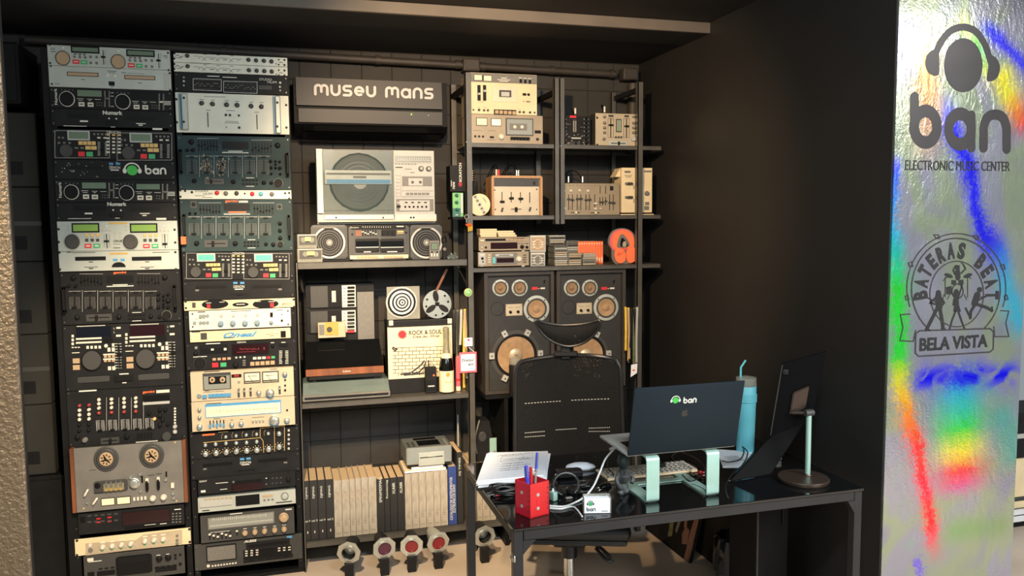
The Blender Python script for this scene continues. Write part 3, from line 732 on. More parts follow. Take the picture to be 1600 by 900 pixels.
for dx, dy in ((0, 0), (409, 1)):
    g.disp(332+dx, 567+dy, 174, 46, 'lcdg', 'slot', 10); g.jog(240+dx, 665+dy, 53, 'rubber', 'lgry')
    g.k([(341+dx, 617+dy), (380+dx, 617+dy), (418+dx, 617+dy)], 12, 'yel', .004, 'button', 'disc'); g.row(341+dx, 653+dy, 417+dx, 653+dy, 3, 22, 20, 'dgry')
    g.b(351+dx, 694+dy, 46, 28, 'red', .004); g.b(412+dx, 693+dy, 46, 28, 'grn', .004); g.marks([(351+dx, 694+dy, 30, 8), (412+dx, 693+dy, 26, 9)], 'prn', 'printed_marks', .0046)
    g.fader(481+dx, 610+dy, 710+dy, 660+dy+dx*.045, 6, 34, 11); g.marks([(481+dx+sg*18, 612+dy+10*i, 12, 2) for i in range(10) for sg in (-1, 1)], 'prnd')
    g.row(450+dx, 585+dy, 505+dx, 586+dy, 3, 16, 13, 'lgry'); g.row(210+dx, 555+dy, 210+dx, 580+dy, 2, 16, 12, 'lgry'); g.k([(477+dx, 555+dy)], 7, 'prn', .004, 'button', 'disc')
g.row(541, 602, 575, 603, 2, 17, 14, 'lgry'); g.row(541, 628, 575, 629, 2, 17, 14, 'lgry'); g.text('CDN-30S', 560, 660, 66, 18, 'prnd', 0, 0, .02); g.marks([(560, 535, 130, 12)], 'gold', 'worn_nameplate'); g.marks([(552, 682, 50, 3), (552, 708, 50, 5)], 'prnd')
g.screw([(142, 577), (143, 667), (958, 580), (962, 670)], 9, 'dscrew')
g = Gear('disc_drive', 'silver dual disc drive with black slots and half-round black grip, left rack', 'disc player', A2, 130, 980, 728, 868, 'sil', **R1)
g.slot(367, 783, 215, 27); g.slot(762, 783, 208, 27); g.b(541, 792, 32, 16, 'blu'); g.b(593, 792, 28, 16, 'blu')
bm = B(); c_ = g.p(566, 842)-g.o; prism(bm, circ(c_.x, c_.z, g.sz(566, 842, 48, 48)[0], 20, 0, PI, g.sz(566, 842, 34, 34)[1]), -.005, 0); obj('grip_recess', fin(bm, 'slot', 'grip_recess'), g.root)
g.marks([(565, 748, 130, 12)], 'gold', 'worn_nameplate'); g.marks([(215, 739, 30, 6), (318, 741, 165, 4), (862, 739, 120, 4), (370, 807, 30, 6), (765, 806, 30, 6), (372, 843, 95, 4), (370, 853, 30, 8), (765, 843, 95, 4), (765, 853, 30, 8)], 'prnd')
g.screw([(148, 740), (152, 860), (963, 738), (967, 858)], 9, 'dscrew')
def club_mixer(label, cr, x0, x1, y0, y1, key, rack, eqL, eqR, meter, fx, fy0, fy1, knobs, big, xf, dots, handles, title=None, worn=(), chan_top=None, capy=None, plates=()):
    g = Gear('dj_mixer', label, 'mixer', cr, x0, x1, y0, y1, key, depth=.12, **rack)
    for a, b_, u, v in (eqL, eqR):
        for i in range(7): g.fader(a+(b_-a)*i/6, u, v, u+(v-u)*random.uniform(.35, .75), 9, 12, 8, 'slot', 'blk2')
        g.lines([[(a-12, u-14), (b_+12, u-14)]], 2.5, 'lgry')
    mx, my, mw, mh = meter
    g.b(mx, my, mw, mh, 'slot', .002, 'level_meter')
    for rr in (-.22, .22):
        bmk = [(mx-mw*.40+mw*.80*i/11, my+mh*rr+abs(i-5.5)**2*mh*.006*-1, mw*.028, mh*.10) for i in range(12)]
        g.marks(bmk, 'lgry', 'meter_scale')
    g.marks([(mx, my+mh*.5+14, mw*.55, 5), (mx, my+mh*.5+24, mw*1.0, 6)])
    if title: g.text('gemini', title[0], title[1], title[2], title[3], 'org', 0, 0, .03)
    for i, x in enumerate(fx):
        yy = (fy0+fy1)/2
        g.grid(x, yy, (fx[1]-fx[0])*.66, fy1-fy0, 'gry'); g.fader(x, fy0, fy1, (capy[i] if capy else fy1-6), 6, 34, 10)
        if i: xm_ = (x+fx[i-1])/2; g.lines([[(xm_, chan_top), (xm_, fy1+26)]], 2.2, 'lgry')
        g.marks([(x, chan_top+8, (fx[1]-fx[0])*.8, 3)], 'lgry')
        g.b(x, chan_top+14, 30, 10, 'blk2', .006, 'switch')
    g.k(knobs, 12, 'blk2'); g.k([big], 30, 'blk2', .012, 'cue_pad', 'disc'); g.put('ring', 'gry', 'pad_ring', big[0], big[1], big[2]*1.1, big[2]*1.1, .004)
    g.hfader(*xf)
    a, b_, u, v, n = dots
    for yy in (u, v): g.row(a, yy, b_, yy, n, 15, 13, 'blk2', .005)
    g.marks([((a+b_)/2, u-16, (b_-a)*.6, 4), ((a+b_)/2, v+16, (b_-a)*.6, 4)])
    for h in handles: g.handle(*h)
    for x, y, w_, h in plates: g.b(x, y, w_, h, 'dgry', .002, 'socket_plate'); g.k([(x, y, w_*.32)], 10, 'slot', .004, 'socket', 'disc')
    for x, y, w_, h in worn:
        g.marks([(x+random.gauss(0, w_*.3), y+random.gauss(0, h*.33), random.uniform(4, 12), random.uniform(5, 20)) for _ in range(44)], 'scuff', 'worn_paint')
    corners(g)
    return g
club_mixer('black six-channel mixer with orange name below the silver players, left rack', A3, 45, 900, 62, 428, 'blk', R1, (212, 352, 95, 165), (615, 755, 93, 163), (485, 118, 190, 50),
           [165, 273, 381, 489, 595, 700], 245, 322, [(160, 108, 20), (800, 105, 20), (185, 385, 18), (478, 382, 18), (702, 378, 15), (765, 380, 13), (755, 222), (755, 260), (755, 315), (822, 222), (822, 268, 17), (822, 312), (790, 235, 8), (790, 262, 8), (790, 290, 8), (790, 312, 8), (125, 165), (175, 165)],
           (812, 372, 32), (337, 388, 180, 48, 320), (548, 655, 368, 395, 6), [(92, 170, 350, 20), (868, 158, 330, 20)], (482, 73, 90, 20), (), 195)
g = Gear('twin_disc_deck', 'black twin disc deck with two big flat grey wheels, left rack', 'disc player', A3, 60, 915, 430, 890, 'blk', **R1)
for dx, dy, vf in ((0, 0, 'vfdb'), (377, -11, 'vfd')):
    g.disp(300+dx, 490+dy, 240, 72, vf, 'blk2', 6)
    g.k([(288+dx, 688+dy, 68)], 68, 'rubber', .016, 'jog_wheel', 'disc'); g.put('ring', 'blk2', 'jog_ring', 288+dx, 688+dy, 74, 74, .006)
    g.b(265+dx, 535+dy, 180, 12, 'key', .003, 'key_bar'); g.b(265+dx, 562+dy, 180, 12, 'key', .003, 'key_bar'); g.b(398+dx, 548+dy, 70, 34, 'slot', .002, 'badge')
    g.b(177+dx, 692+dy, 48, 34, 'tan', .004); g.b(178+dx, 738+dy, 48, 34, 'tan', .004); g.row(257+dx, 597+dy, 342+dx, 595+dy, 4, 17, 20, 'key'); g.k([(386+dx, 586+dy, 13)], 13, 'key', .006, 'button', 'disc')
    for yy in (518, 545, 572): g.row(152+dx, yy+dy, 152+dx, yy+dy+1, 1, 16, 18, 'key')
    g.row(152+dx, 598+dy, 195+dx, 597+dy, 3, 15, 7, 'key'); g.b(173+dx, 635+dy, 54, 5, 'key'); g.b(474+dx, 460+dy, 30, 12, 'key'); g.b(474+dx, 515+dy, 34, 14, 'key'); g.row(443+dx, 465+dy, 443+dx, 492+dy, 2, 9, 14, 'gry')
    g.row(407+dx, 613+dy, 437+dx, 612+dy, 2, 20, 28, 'key'); g.b(436+dx, 580+dy, 16, 22, 'key'); g.b(408+dx, 646+dy, 84, 9, 'key'); g.b(408+dx, 679+dy, 84, 9, 'key'); g.row(382+dx, 662+dy, 438+dx, 660+dy, 3, 20, 18, 'tan'); g.row(382+dx, 692+dy, 438+dx, 690+dy, 3, 20, 16, 'tan'); g.row(411+dx, 744+dy, 441+dx, 743+dy, 2, 22, 26, 'key')
    g.marks([(470+dx+sg*14, 572+dy+i*19, 22, 3) for i in range(10) for sg in (-1, 1)]); g.b(480+dx, 660+dy, 9, 170, 'slot', .0012, 'fader_slot'); g.put('cap', 'blk2', 'fader_cap', 480+dx, 650+dy, 34, 14, .010)
    g.marks([(280+dx, 449+dy, 200, 9)])
g.b(300, 822, 225, 40, 'dgry', .004, 'disc_tray', 0, 'bbox'); g.b(722, 803, 218, 40, 'dgry', .004, 'disc_tray', 0, 'bbox'); g.b(512, 812, 130, 48, 'blk2', .006, 'centre_latch', 0, 'bbox'); g.marks([(512, 785, 66, 10), (515, 846, 30, 6)]); corners(g)
g = Gear('dj_mixer', 'black mixer with columns of small white and red knobs, left rack', 'mixer', A4, 40, 590, 44, 298, 'blk', depth=.14, **R1)
g.text('gemini', 413, 66, 54, 14, 'org', 0, 0, .03); g.b(478, 62, 60, 13, 'key', .001, 'name_badge'); g.b(448, 92, 122, 24, 'slot', .002, 'level_meter'); g.b(448, 115, 122, 12, 'lgry', .0015, 'brand_bar'); g.marks([(395+9*i, 88-abs(i-6)*-.4, 5, 3) for i in range(13)], 'org', 'meter_scale')
for x, d_ in ((100, 0), (143, -3)):
    for i, yy in enumerate((127, 148, 169, 190, 213, 240)): g.k([(x, yy+d_, 8)], 8, 'dred' if i == 0 else ('key' if i < 4 else 'blk2'), .012)
for i, x in enumerate((188, 245, 302, 355)):
    for j, yy in enumerate((100, 118, 138, 160)): g.k([(x, yy-i*2.5, 8)], 8, 'dred' if j == 3 else 'key', .012)
for i, x in enumerate((194, 250, 307, 362, 418)):
    g.grid(x, 218-i*2.5, 36, 44, 'lgry', 8); g.fader(x, 196-i*2.5, 240-i*2.5, 238-i*2.5, 4, 20, 7)
    g.lines([[(x+28, 90), (x+28, 240-i*2.5)]], 1.6, 'lgry') if i < 4 else None
g.k([(92, 270, 12), (316, 265, 13), (465, 145), (490, 145), (465, 172), (478, 190), (502, 210), (465, 215), (416, 160)], 9, 'blk2'); g.k([(125, 283, 13)], 13, 'gry'); g.k([(440, 187, 8)], 8, 'yel', .01)
g.k([(496, 265, 21)], 21, 'dgry', .012, 'cue_pad', 'disc'); g.row(533, 140, 533, 205, 6, 9, 8, 'key'); g.k([(533, 222, 10), (533, 245, 10)], 10, 'lgry'); g.hfader(238, 286, 84, 28, 240); g.row(366, 258, 425, 254, 5, 9, 8, 'blk2', .005); g.row(366, 272, 425, 268, 5, 9, 8, 'blk2', .005); g.marks([(137, 60, 80, 6), (405, 290, 100, 3)]); corners(g)
# reel-to-reel
g = Gear('reel_tape_recorder', 'grey reel-to-reel tape recorder with wooden sides in the left rack', 'tape recorder', A4, 78, 570, 303, 592, 'gry', Y=3.835, depth=.2, ch='dgry')
for x in (88, 560): g.b(x, 450, 19, 298, 'wood', .006, 'wooden_side') if False else None
obj('wooden_side', fin(box(B(), -g.hw-.0165, -.004, 0, -g.hw-.0005, .2, g.h, .002), 'wood', 'wooden_side'), g.root); obj('wooden_side', fin(box(B(), g.hw+.0005, -.004, 0, g.hw+.0165, .2, g.h, .002), 'wood', 'wooden_side'), g.root)
for x, y in ((222, 368), (428, 352)):
    g.k([(x, y, 57)], 57, 'rubber', .006, 'reel_platter', 'disc'); g.put('disc', 'dgry', 'reel_disc', x, y, 46, 46, .010); g.put('disc', 'tan', 'reel_hub', x, y, 32, 32, .013)
    for i in range(9):
        a = i*2*PI/9; g.put('box', 'slot', 'hub_hole', x+20*math.cos(a), y+20*math.sin(a), 9, 4.5, .0145, 0, a)
    for a in (0.6, 2.7, 4.2): g.put('box', 'slot', 'spindle_arm', x+6*math.cos(a), y+6*math.sin(a), 20, 6, .017, 0, a)
g.b(243, 490, 150, 50, 'dgry', .010, 'head_cover', 0, 'bbox'); g.put('box', 'foil', 'tape_heads', 258, 492, 92, 32, .016); g.row(225, 480, 290, 476, 4, 13, 26, 'chrome', .022, 'tape_guide', 'bbox'); g.k([(184, 487, 17)], 17, 'slot', .014); g.row(225, 505, 290, 500, 4, 10, 12, 'gold', .02, 'tape_guide', 'bbox')
g.k([(349, 478, 24)], 24, 'alu', .02); g.k([(433, 546, 13), (482, 541, 13)], 13, 'key', .022); g.k([(377, 515, 6), (492, 462, 7), (525, 525, 7), (527, 545, 7), (135, 568, 5), (333, 452, 8), (375, 438, 6)], 6, 'alu', .01, 'button', 'disc')
g.b(407, 490, 13, 48, 'slot', .014, 'lever', 0, 'lever'); g.b(458, 483, 13, 48, 'slot', .014, 'lever', 0, 'lever'); g.b(407, 466, 13, 20, 'key', .010, 'lever_plate'); g.b(458, 460, 13, 20, 'key', .010, 'lever_plate'); g.b(384, 460, 7, 30, 'slot', .006, 'switch'); g.b(523, 487, 14, 22, 'key', .012, 'switch'); g.b(494, 437, 6, 22, 'slot', .006, 'switch')
for x, y, a in ((132, 520, .5), (172, 558, .6)): g.put('lever', 'key', 'lever_knob', x, y, 11, 34, .018, 0, a)
g.disp(229, 563, 56, 28, 'vu', 'dgry', 4); g.disp(300, 557, 56, 28, 'vu', 'dgry', 4); g.row(349, 550, 399, 545, 4, 9, 15, 'key', .008, 'key'); g.marks([(229, 562, 40, 2), (300, 556, 40, 2), (185, 525, 40, 3), (425, 443, 30, 3), (460, 437, 26, 3), (160, 420, 30, 2)], 'prnd')
g.k([(118, 594, 4), (540, 560, 4), (533, 294, 4)], 4, 'yel', .003, 'screw', 'screw')
g = Gear('disc_recorder', 'black disc recorder with dark red display under the reel recorder', 'disc recorder', A4, 92, 576, 595, 692, 'blk', Y=3.85)
g.disp(402, 632, 212, 56, 'vfd', 'blk2', 4); g.slot(375, 677, 140, 8); g.b(114, 645, 20, 24, 'slot', .003); g.row(145, 627, 265, 618, 5, 18, 8, 'dgry'); g.row(145, 655, 265, 647, 5, 18, 8, 'dgry'); g.row(186, 656, 236, 634, 2, 18, 5, 'red'); g.row(186, 640, 236, 652, 2, 18, 5, 'red')
for yy in (617, 630, 643, 656): g.row(524, yy, 556, yy-2, 3, 9, 5, 'gry')
g.marks([(545, 598, 30, 4), (420, 668, 50, 3), (480, 663, 30, 3)])
g = Gear('audio_interface', 'cream audio interface with grey inset and round knobs, low in the left rack', 'audio interface', A4, 78, 605, 708, 784, 'cream', **R1)
bm = B(); pts = [(128, 752), (355, 738), (390, 712), (566, 690), (566, 752), (128, 808)]; prism(bm, [((g.p(*q_)-g.o).x, (g.p(*q_)-g.o).z) for q_ in pts], -.002, 0); obj('inset_panel', fin(bm, 'chm2', 'inset_panel', 0), g.root)
for x, y in ((205, 768), (248, 763), (290, 758), (333, 753), (397, 741), (438, 736), (480, 732)):
    g.k([(x, y, 11)], 11, 'key', .016); g.k([(x, y+14, 5)], 5, 'grn', .006, 'button', 'disc'); g.b(x, y-20, 22, 6, 'key', .0025, 'channel_label'); g.k([(x+20, y+8, 5)], 5, 'lgry', .005, 'button', 'disc')
g.k([(148, 760, 8)], 8, 'key', .004, 'logo_dot', 'disc'); g.k([(150, 783, 11)], 11, 'gry', .005, 'socket', 'disc'); g.k([(543, 716, 6), (543, 737, 7), (543, 753, 7)], 7, 'gry', .008); g.screw([(88, 740), (88, 806), (598, 688), (600, 746)], 6, 'dscrew')
g = Gear('disc_recorder', 'grey disc recorder with black centre tray, lowest in the left rack', 'disc recorder', A4, 118, 578, 788, 915, 'dgry', Y=3.85)
g.b(348, 848, 162, 84, 'slot', .006, 'disc_tray', 0, 'bbox'); g.b(348, 823, 140, 26, 'blk2', .008, 'tray_door'); g.b(149, 826, 28, 14, 'key', .002, 'name_badge'); g.k([(461, 822, 14), (502, 817, 14)], 14, 'slot', .014); g.row(535, 806, 557, 803, 2, 10, 8, 'slot', .004); g.b(535, 820, 10, 8, 'slot'); g.k([(557, 845, 7)], 7, 'slot', .008)
g.row(452, 862, 530, 853, 4, 20, 8, 'slot', .004); g.b(492, 868, 96, 20, 'blk2', .003, 'key_plate'); g.b(152, 892, 30, 18, 'slot'); g.b(220, 886, 80, 20, 'slot', .003); g.row(195, 868, 250, 862, 3, 16, 5, 'slot'); g.marks([(170, 834, 60, 3), (348, 868, 12, 8), (458, 806, 18, 3), (500, 801, 14, 3), (220, 878, 60, 2)])
# ------------------------------------------------------------------ right rack, top to bottom
for nm, lab, yt, yb, ks in (('crossover', 'silver crossover strip with five knobs, topmost in the right rack', 72, 139, [(147, 78), (578, 107), (631, 111), (686, 114), (739, 118)]), ('crossover', 'silver crossover strip with five knobs, second from the top of the right rack', 139, 203, [(150, 152), (581, 180), (635, 183), (689, 186), (741, 189)])):
    g = Gear(nm, lab, 'crossover', B1, 40, 845, yt, yb, 'wht', group=None, **R2)
    g.k(ks, 15, 'dgry', .014); y = ks[0][1]
    for dy in (-24, 26): g.screw([(56, y+dy*.7), (830, y+dy*.7+46)], 8, 'dscrew')
    g.lines([[(195, y+2), (250, y+5), (278, y+32)], [(250, y+34), (280, y+8), (345, y+12), (372, y+40)], [(345, y+40), (375, y+14), (440, y+17), (466, y+44)], [(440, y+46), (468, y+20), (530, y+24)]], 2.5, 'prnd')
    g.lines([[(60, y+6), (78, y-8), (96, y+6), (118, y), (104, y+14), (70, y+14)]], 4, 'prnd', 'emblem_scroll'); g.k([(790, y+27, 6), (790, y+62, 6), (772, y+56, 4)], 6, 'dscrew', .004, 'button', 'disc'); g.marks([(230, y+16, 18, 3), (320, y+22, 34, 4), (412, y+27, 30, 4), (505, y+32, 14, 3), (365, y-6, 24, 3), (458, y, 24, 3), (272, y-10, 24, 3), (240, y-22, 140, 3), (805, y+46, 26, 4)], 'prnd')
g = Gear('graphic_equalizer', 'black graphic equalizer with two framed banks of sliders, right rack', 'equalizer', B1, 50, 845, 203, 343, 'blk', **R2)
for x, y, w_ in ((287, 280, 198), (520, 297, 235)):
    g.lines([[(x-w_/2, y-42), (x+w_/2, y-35), (x+w_/2, y+45), (x-w_/2, y+36), (x-w_/2, y-42)]], 4, 'lgry')
    for i in range(15):
        t = i/14; xx = x-w_*.44+w_*.88*t; yy = y+(t-.5)*8; g.put('box', 'slot', 'fader_slot', xx, yy, 4, 58, .0014); g.put('box', 'gry', 'fader_cap', xx, yy+random.uniform(-14, 14), 8, 6, .006)
    g.marks([(x, y-28+i*14, w_*.94, 1.6) for i in range(5)], 'gry')
g.text('STUDIO', 697, 244, 88, 16, 'prn'); g.text('HUM', 742, 263, 64, 16, 'prn'); g.marks([(330, 221, 85, 6), (445, 229, 100, 6)]); g.k([(123, 230, 6), (123, 257, 8), (123, 287, 6), (800, 268, 9), (798, 297, 8), (800, 322, 6)], 7, 'lgry', .006, 'button', 'disc'); g.marks([(695, 290+i*7, 90, 2) for i in range(4)], 'gry'); corners(g)
g = Gear('power_amplifier', 'large ivory power amplifier with two silver handles, right rack', 'amplifier', B1, 57, 850, 345, 624, 'wht', **R2)
g.k([(249, 411), (325, 417), (424, 422), (498, 425), (596, 432), (668, 436)], 17, 'dgry', .016)
g.b(292, 527, 6, 105, 'slot', .0014, 'fader_slot'); g.b(637, 543, 6, 105, 'slot', .0014, 'fader_slot'); g.k([(419, 494, 9), (447, 495, 9), (510, 498, 8), (512, 583, 9), (421, 580, 4)], 8, 'dscrew', .005, 'socket', 'disc')
for x, y0, y1, w_ in ((127, 345, 600, 46), (781, 362, 626, 38)):
    a, _ = g.sz(x, 450, w_, 10); p0, p1 = g.p(x, y0)-g.o, g.p(x, y1)-g.o; obj('handle', fin(box(B(), p0.x-a/2, -.02, p1.z, p0.x+a/2, 0, p0.z, .004), 'sil', 'handle'), g.root); g.put('box', 'blu', 'handle_edge', x-w_/2-4, (y0+y1)/2, 6, y1-y0, .014)
    for yy in (378, 545): g.put('screw', 'dscrew', 'screw', x-1, yy+(x-127)*.05, 9, 9, .004, .02)
g.screw([(70, 383), (74, 545), (842, 424), (844, 582)], 9, 'dscrew'); g.marks([(340, 366, 150, 3), (250, 384, 30, 3), (326, 390, 26, 3), (424, 393, 32, 3), (498, 398, 26, 3), (597, 404, 26, 3), (668, 406, 26, 3), (450, 463, 60, 3), (460, 540, 90, 3), (460, 550, 100, 3), (295, 460, 34, 3), (635, 474, 34, 3)], 'prnd')
class Off:
    """the B1 crop continued with the coordinates of B2"""
K = 4.5/4.286
def b12(x, y): px, py = B2(x, y); return ((px-260)*4.5, (py-70)*4.5)
kn = [(177, 684, 20), (782, 708, 20), (148, 742, 11), (188, 742, 14), (732, 820, 12), (798, 868, 13), (737, 862, 9), (768, 820, 8), (768, 842, 8), (768, 865, 8), (797, 823, 9)]+[b12(188, 97)+(16,), b12(448, 103)+(16,), b12(653, 109)+(15,), b12(702, 111)+(12,)]+[b12(703, 12)+(9,), b12(733, 12)+(8,), b12(762, 12)+(11,), b12(703, 50)+(9,), b12(763, 52)+(9,)]
club_mixer('blackish green six-channel mixer with worn paint below the ivory amplifier', B1, 60, 870, 641, b12(450, 158)[1], 'teal', R2, (228, 355, 672, 748), (608, 735, 684, 762), (485, 708, 186, 52),
           [180, 285, 385, 485, 585, 685], 812, 905, kn, b12(750, 112)+(30,), b12(320, 100)+(135, 40, b12(300, 100)[0]), (b12(515, 92)[0], b12(605, 92)[0], b12(515, 92)[1], b12(515, 118)[1], 5), [(100, 738, 905, 18), (849, 762, 925, 18)], None, [(283, 860, 60, 95), (385, 855, 70, 85)], 775, None, [(177, 684, 40, 40)])
g = Gear('effects_strip', 'narrow ivory strip with red, grey and blue knobs between the two green mixers', 'audio processor', B2, 85, 835, 158, 220, 'wht', **R2)
for x, y, key in ((339, 177, 'red'), (398, 181, 'gry'), (470, 180, 'dgry'), (575, 184, 'red'), (633, 184, 'cyn'), (706, 186, 'gry')): g.k([(x, y, 15)], 15, key, .016)
g.k([(525, 182, 6), (171, 173, 8)], 6, 'slot', .004, 'button', 'disc'); g.text('STUDIO', 236, 164, 86, 15, 'prnd'); g.text('HUM', 278, 184, 58, 15, 'prnd'); g.marks([(225, 197, 70, 3), (272, 208, 70, 3)], 'prnd'); g.screw([(93, 160), (95, 203), (822, 178), (822, 215), (125, 164), (795, 180)], 8, 'dscrew')
g = club_mixer('blackish green six-channel mixer with orange name and taped handle, right rack', B2, 90, 850, 220, 570, 'teal', R2, (228, 355, 258, 320), (590, 710, 258, 322), (472, 273, 175, 45),
           [185, 285, 380, 475, 570, 665], 385, 458, [(157, 315, 9), (195, 315, 9), (203, 515, 17), (461, 516, 17), (667, 520, 12), (715, 523, 14), (760, 382, 13), (760, 430, 13), (762, 480, 14)], (763, 520, 19), (333, 517, 155, 48, 312), (527, 613, 507, 530, 5), [(120, 320, 475, 17), (818, 325, 480, 17)], (435, 234, 84, 22), (), 330, None, [(182, 255, 42, 48), (757, 270, 36, 40)])
g.b(120, 495, 34, 52, 'org', .036, 'red_tape'); g.b(475, 307, 120, 10, 'org', .001, 'name_print'); g.b(515, 236, 62, 14, 'lgry', .001, 'name_badge')
denon('black twin disc controller with turquoise displays, right rack', 'black twin disc drive above the cream amplifier strip, right rack', B2, 572, 759, (759, 890), 1.0, (266, 610), (650, 612), 'lcdc', (482, 583), (B2, 486, 805, 1.0), rack=R2)
g = Gear('power_amplifier', 'cream amplifier strip with three black oval windows, right rack', 'amplifier', B3, 65, 720, 105, 161, 'cream', **R2)
for x, y, w_, h in ((248, 133, 156, 52), (397, 134, 96, 25), (544, 131, 152, 50)):
    bm = B(); c_ = g.p(x, y)-g.o; a, b_ = g.sz(x, y, w_/2, h/2); prism(bm, circ(c_.x, c_.z, a, 28, 0, 2*PI, b_), -.002, 0); obj('oval_window', fin(bm, 'slot', 'oval_window', 0), g.root)
g.b(211, 144, 20, 22, 'red', .006, 'switch'); g.b(581, 136, 22, 24, 'red', .006, 'switch'); g.b(124, 137, 20, 28, 'dgry', .005, 'power_switch'); g.text('gemini', 665, 131, 52, 15, 'prnd', .2); g.marks([(210, 125, 30, 5), (288, 120, 30, 4), (580, 117, 40, 4), (500, 116, 30, 4), (397, 133, 50, 6), (665, 143, 36, 5)], 'lgry', 'printed_marks', .0025); g.screw([(75, 118), (77, 155), (708, 105), (710, 148)], 7, 'dscrew')
g = Gear('headphone_amplifier', 'silver amplifier with four blue-tipped knobs, below the oval-window strip', 'amplifier', B3, 95, 692, 163, 276, 'wht', Y=3.85)
g.k([(163, 203), (182, 201), (203, 200), (128, 242), (163, 241), (183, 241), (204, 240)], 10, 'alu', .006, 'socket', 'disc'); g.k([(285, 199), (356, 198), (427, 196), (497, 194)], 9, 'lgry', .006, 'button', 'disc')
for x, y, r in ((281, 246, 16), (352, 244, 16), (423, 243, 16), (494, 241, 16), (577, 237, 11)): g.k([(x, y, r)], r, 'blu', .014, 'knob', 'disc'); g.put('disc', 'alu', 'knob_cap', x, y-2, r*.75, r*.75, .022)
g.b(578, 194, 16, 26, 'vfd', .004, 'switch'); g.k([(639, 228, 7), (639, 192, 3)], 6, 'dscrew', .005, 'socket', 'disc'); g.marks([(168, 178, 44, 6), (400, 172, 120, 3), (627, 167, 40, 3), (160, 217, 60, 2), (600, 258, 40, 2)], 'prnd'); g.screw([(115, 190), (117, 265), (674, 172), (676, 250)], 5, 'dscrew')
g = Gear('power_amplifier', 'cream power amplifier with blue slanted name, right rack', 'amplifier', B3, 100, 690, 282, 345, 'cream', Y=3.85)
g.text('Oneal', 396, 310, 200, 30, 'blu', .45, 0, .03); g.b(182, 319, 36, 36, 'dgry', .006, 'power_switch'); g.b(647, 307, 30, 36, 'slot', .006, 'display'); g.marks([(328, 329, 60, 5), (135, 295, 50, 6), (570, 308, 50, 2), (610, 306, 16, 2), (585, 300, 14, 2), (580, 318, 24, 3)], 'prnd')
g = Gear('minidisc_recorder', 'black minidisc recorder with dark red display and jog wheel, right rack', 'disc recorder', B3, 70, 722, 347, 506, 'blk', **R2)
g.text('DENON', 403, 355, 50, 10, 'prn'); g.disp(455, 395, 208, 58, 'vfd', 'slot', 5); g.marks([(395+i*9, 393+(i%3)*1.5, 6, 9-(i%4)*1.5) for i in range(13)]+[(535, 391, 8, 16), (430, 411, 110, 3)], 'seg', 'display_segments', .0036); g.slot(240, 397, 162, 50, 'slot', 'disc_tray'); g.b(240, 384, 150, 14, 'blk2', .004, 'tray_door'); g.b(232, 394, 16, 18, 'key'); g.b(307, 393, 16, 18, 'key')
g.jog(160, 477, 34, 'blk2', 'dgry'); g.b(249, 488, 36, 26, 'red', .005); g.b(297, 486, 34, 24, 'grn', .005); g.row(243, 455, 330, 450, 4, 20, 14, 'tan'); g.b(301, 454, 22, 13, 'red'); g.k([(369, 487, 17)], 17, 'blk2', .018); g.k([(135, 420, 13), (585, 375, 10)], 12, 'blk2'); g.k([(137, 387, 9)], 9, 'alu', .006, 'socket', 'disc')
for i, key in enumerate(('key', 'key', 'key', 'red', 'grn')): g.b(480+i*27, 449-i*1.5, 21, 14, key)
g.row(466, 481, 585, 474, 5, 24, 22, 'tan', .004); g.row(372, 445, 420, 441, 3, 11, 9, 'key'); g.row(418, 462, 418, 488, 3, 17, 8, 'gry'); g.fader(650, 405, 485, 450, 5, 24, 10); g.marks([(650+sg*18, 407+i*9, 18, 3) for i in range(9) for sg in (-1, 1)]); g.b(648, 372, 52, 16, 'slot', .004, 'grip'); g.marks([(236, 363, 84, 5), (160, 440, 80, 4), (584, 358, 20, 4), (648, 356, 24, 4)]); corners(g)
g = Gear('cassette_deck', 'champagne cassette deck with cassette window and two meters, right rack', 'cassette deck', B3, 104, 710, 514, 687, 'chm', Y=3.835, depth=.22, ch='chm2')
g.b(259, 583, 164, 98, 'dgry', .004, 'cassette_door'); g.b(259, 590, 152, 78, 'pane', .006, 'cassette_window'); g.b(262, 575, 104, 44, 'slot', .008, 'cassette')
for x in (232, 292): g.put('disc', 'tan', 'cassette_reel', x, 574-(x-232)*.02, 17, 17, .010); g.put('disc', 'dgry', 'reel_hub', x, 574, 7, 7, .0115)
for x, y in ((465, 563), (572, 558)):
    g.disp(x, y, 84, 52, 'vu', 'dgry', 7); g.lines([[(x+5, y+25), (x-22, y-14)]], 3, 'prnd', 'needle').location.y = -.0034; g.marks([(x, y-10, 60, 3), (x, y+20, 84, 8)], 'prnd', 'meter_scale', .0036)
g.b(373, 552, 58, 18, 'slot', .003, 'tape_counter'); g.row(363, 552, 383, 551, 3, 7, 9, 'red', .004, 'counter_digit')
g.k([(656, 540, 14), (504, 650, 15)], 14, 'alu', .022); g.put('disc', 'blu', 'knob_skirt', 656, 548, 14, 14, .006); g.k([(570, 650, 25)], 25, 'alu', .03); g.put('disc', 'blu', 'knob_skirt', 568, 660, 25, 22, .008); g.k([(658, 576, 6), (658, 608, 6), (658, 636, 7)], 6, 'dscrew', .005, 'socket', 'disc'); g.k([(155, 669, 13), (388, 585, 7)], 12, 'alu', .008, 'button', 'disc')
for x, y in ((386, 655), (419, 652), (456, 649), (626, 636)): g.b(x, y, 12, 46, 'dgry', .003, 'switch_slot'); g.b(x, y-12, 12, 12, 'alu', .012, 'switch', 0, 'bbox')
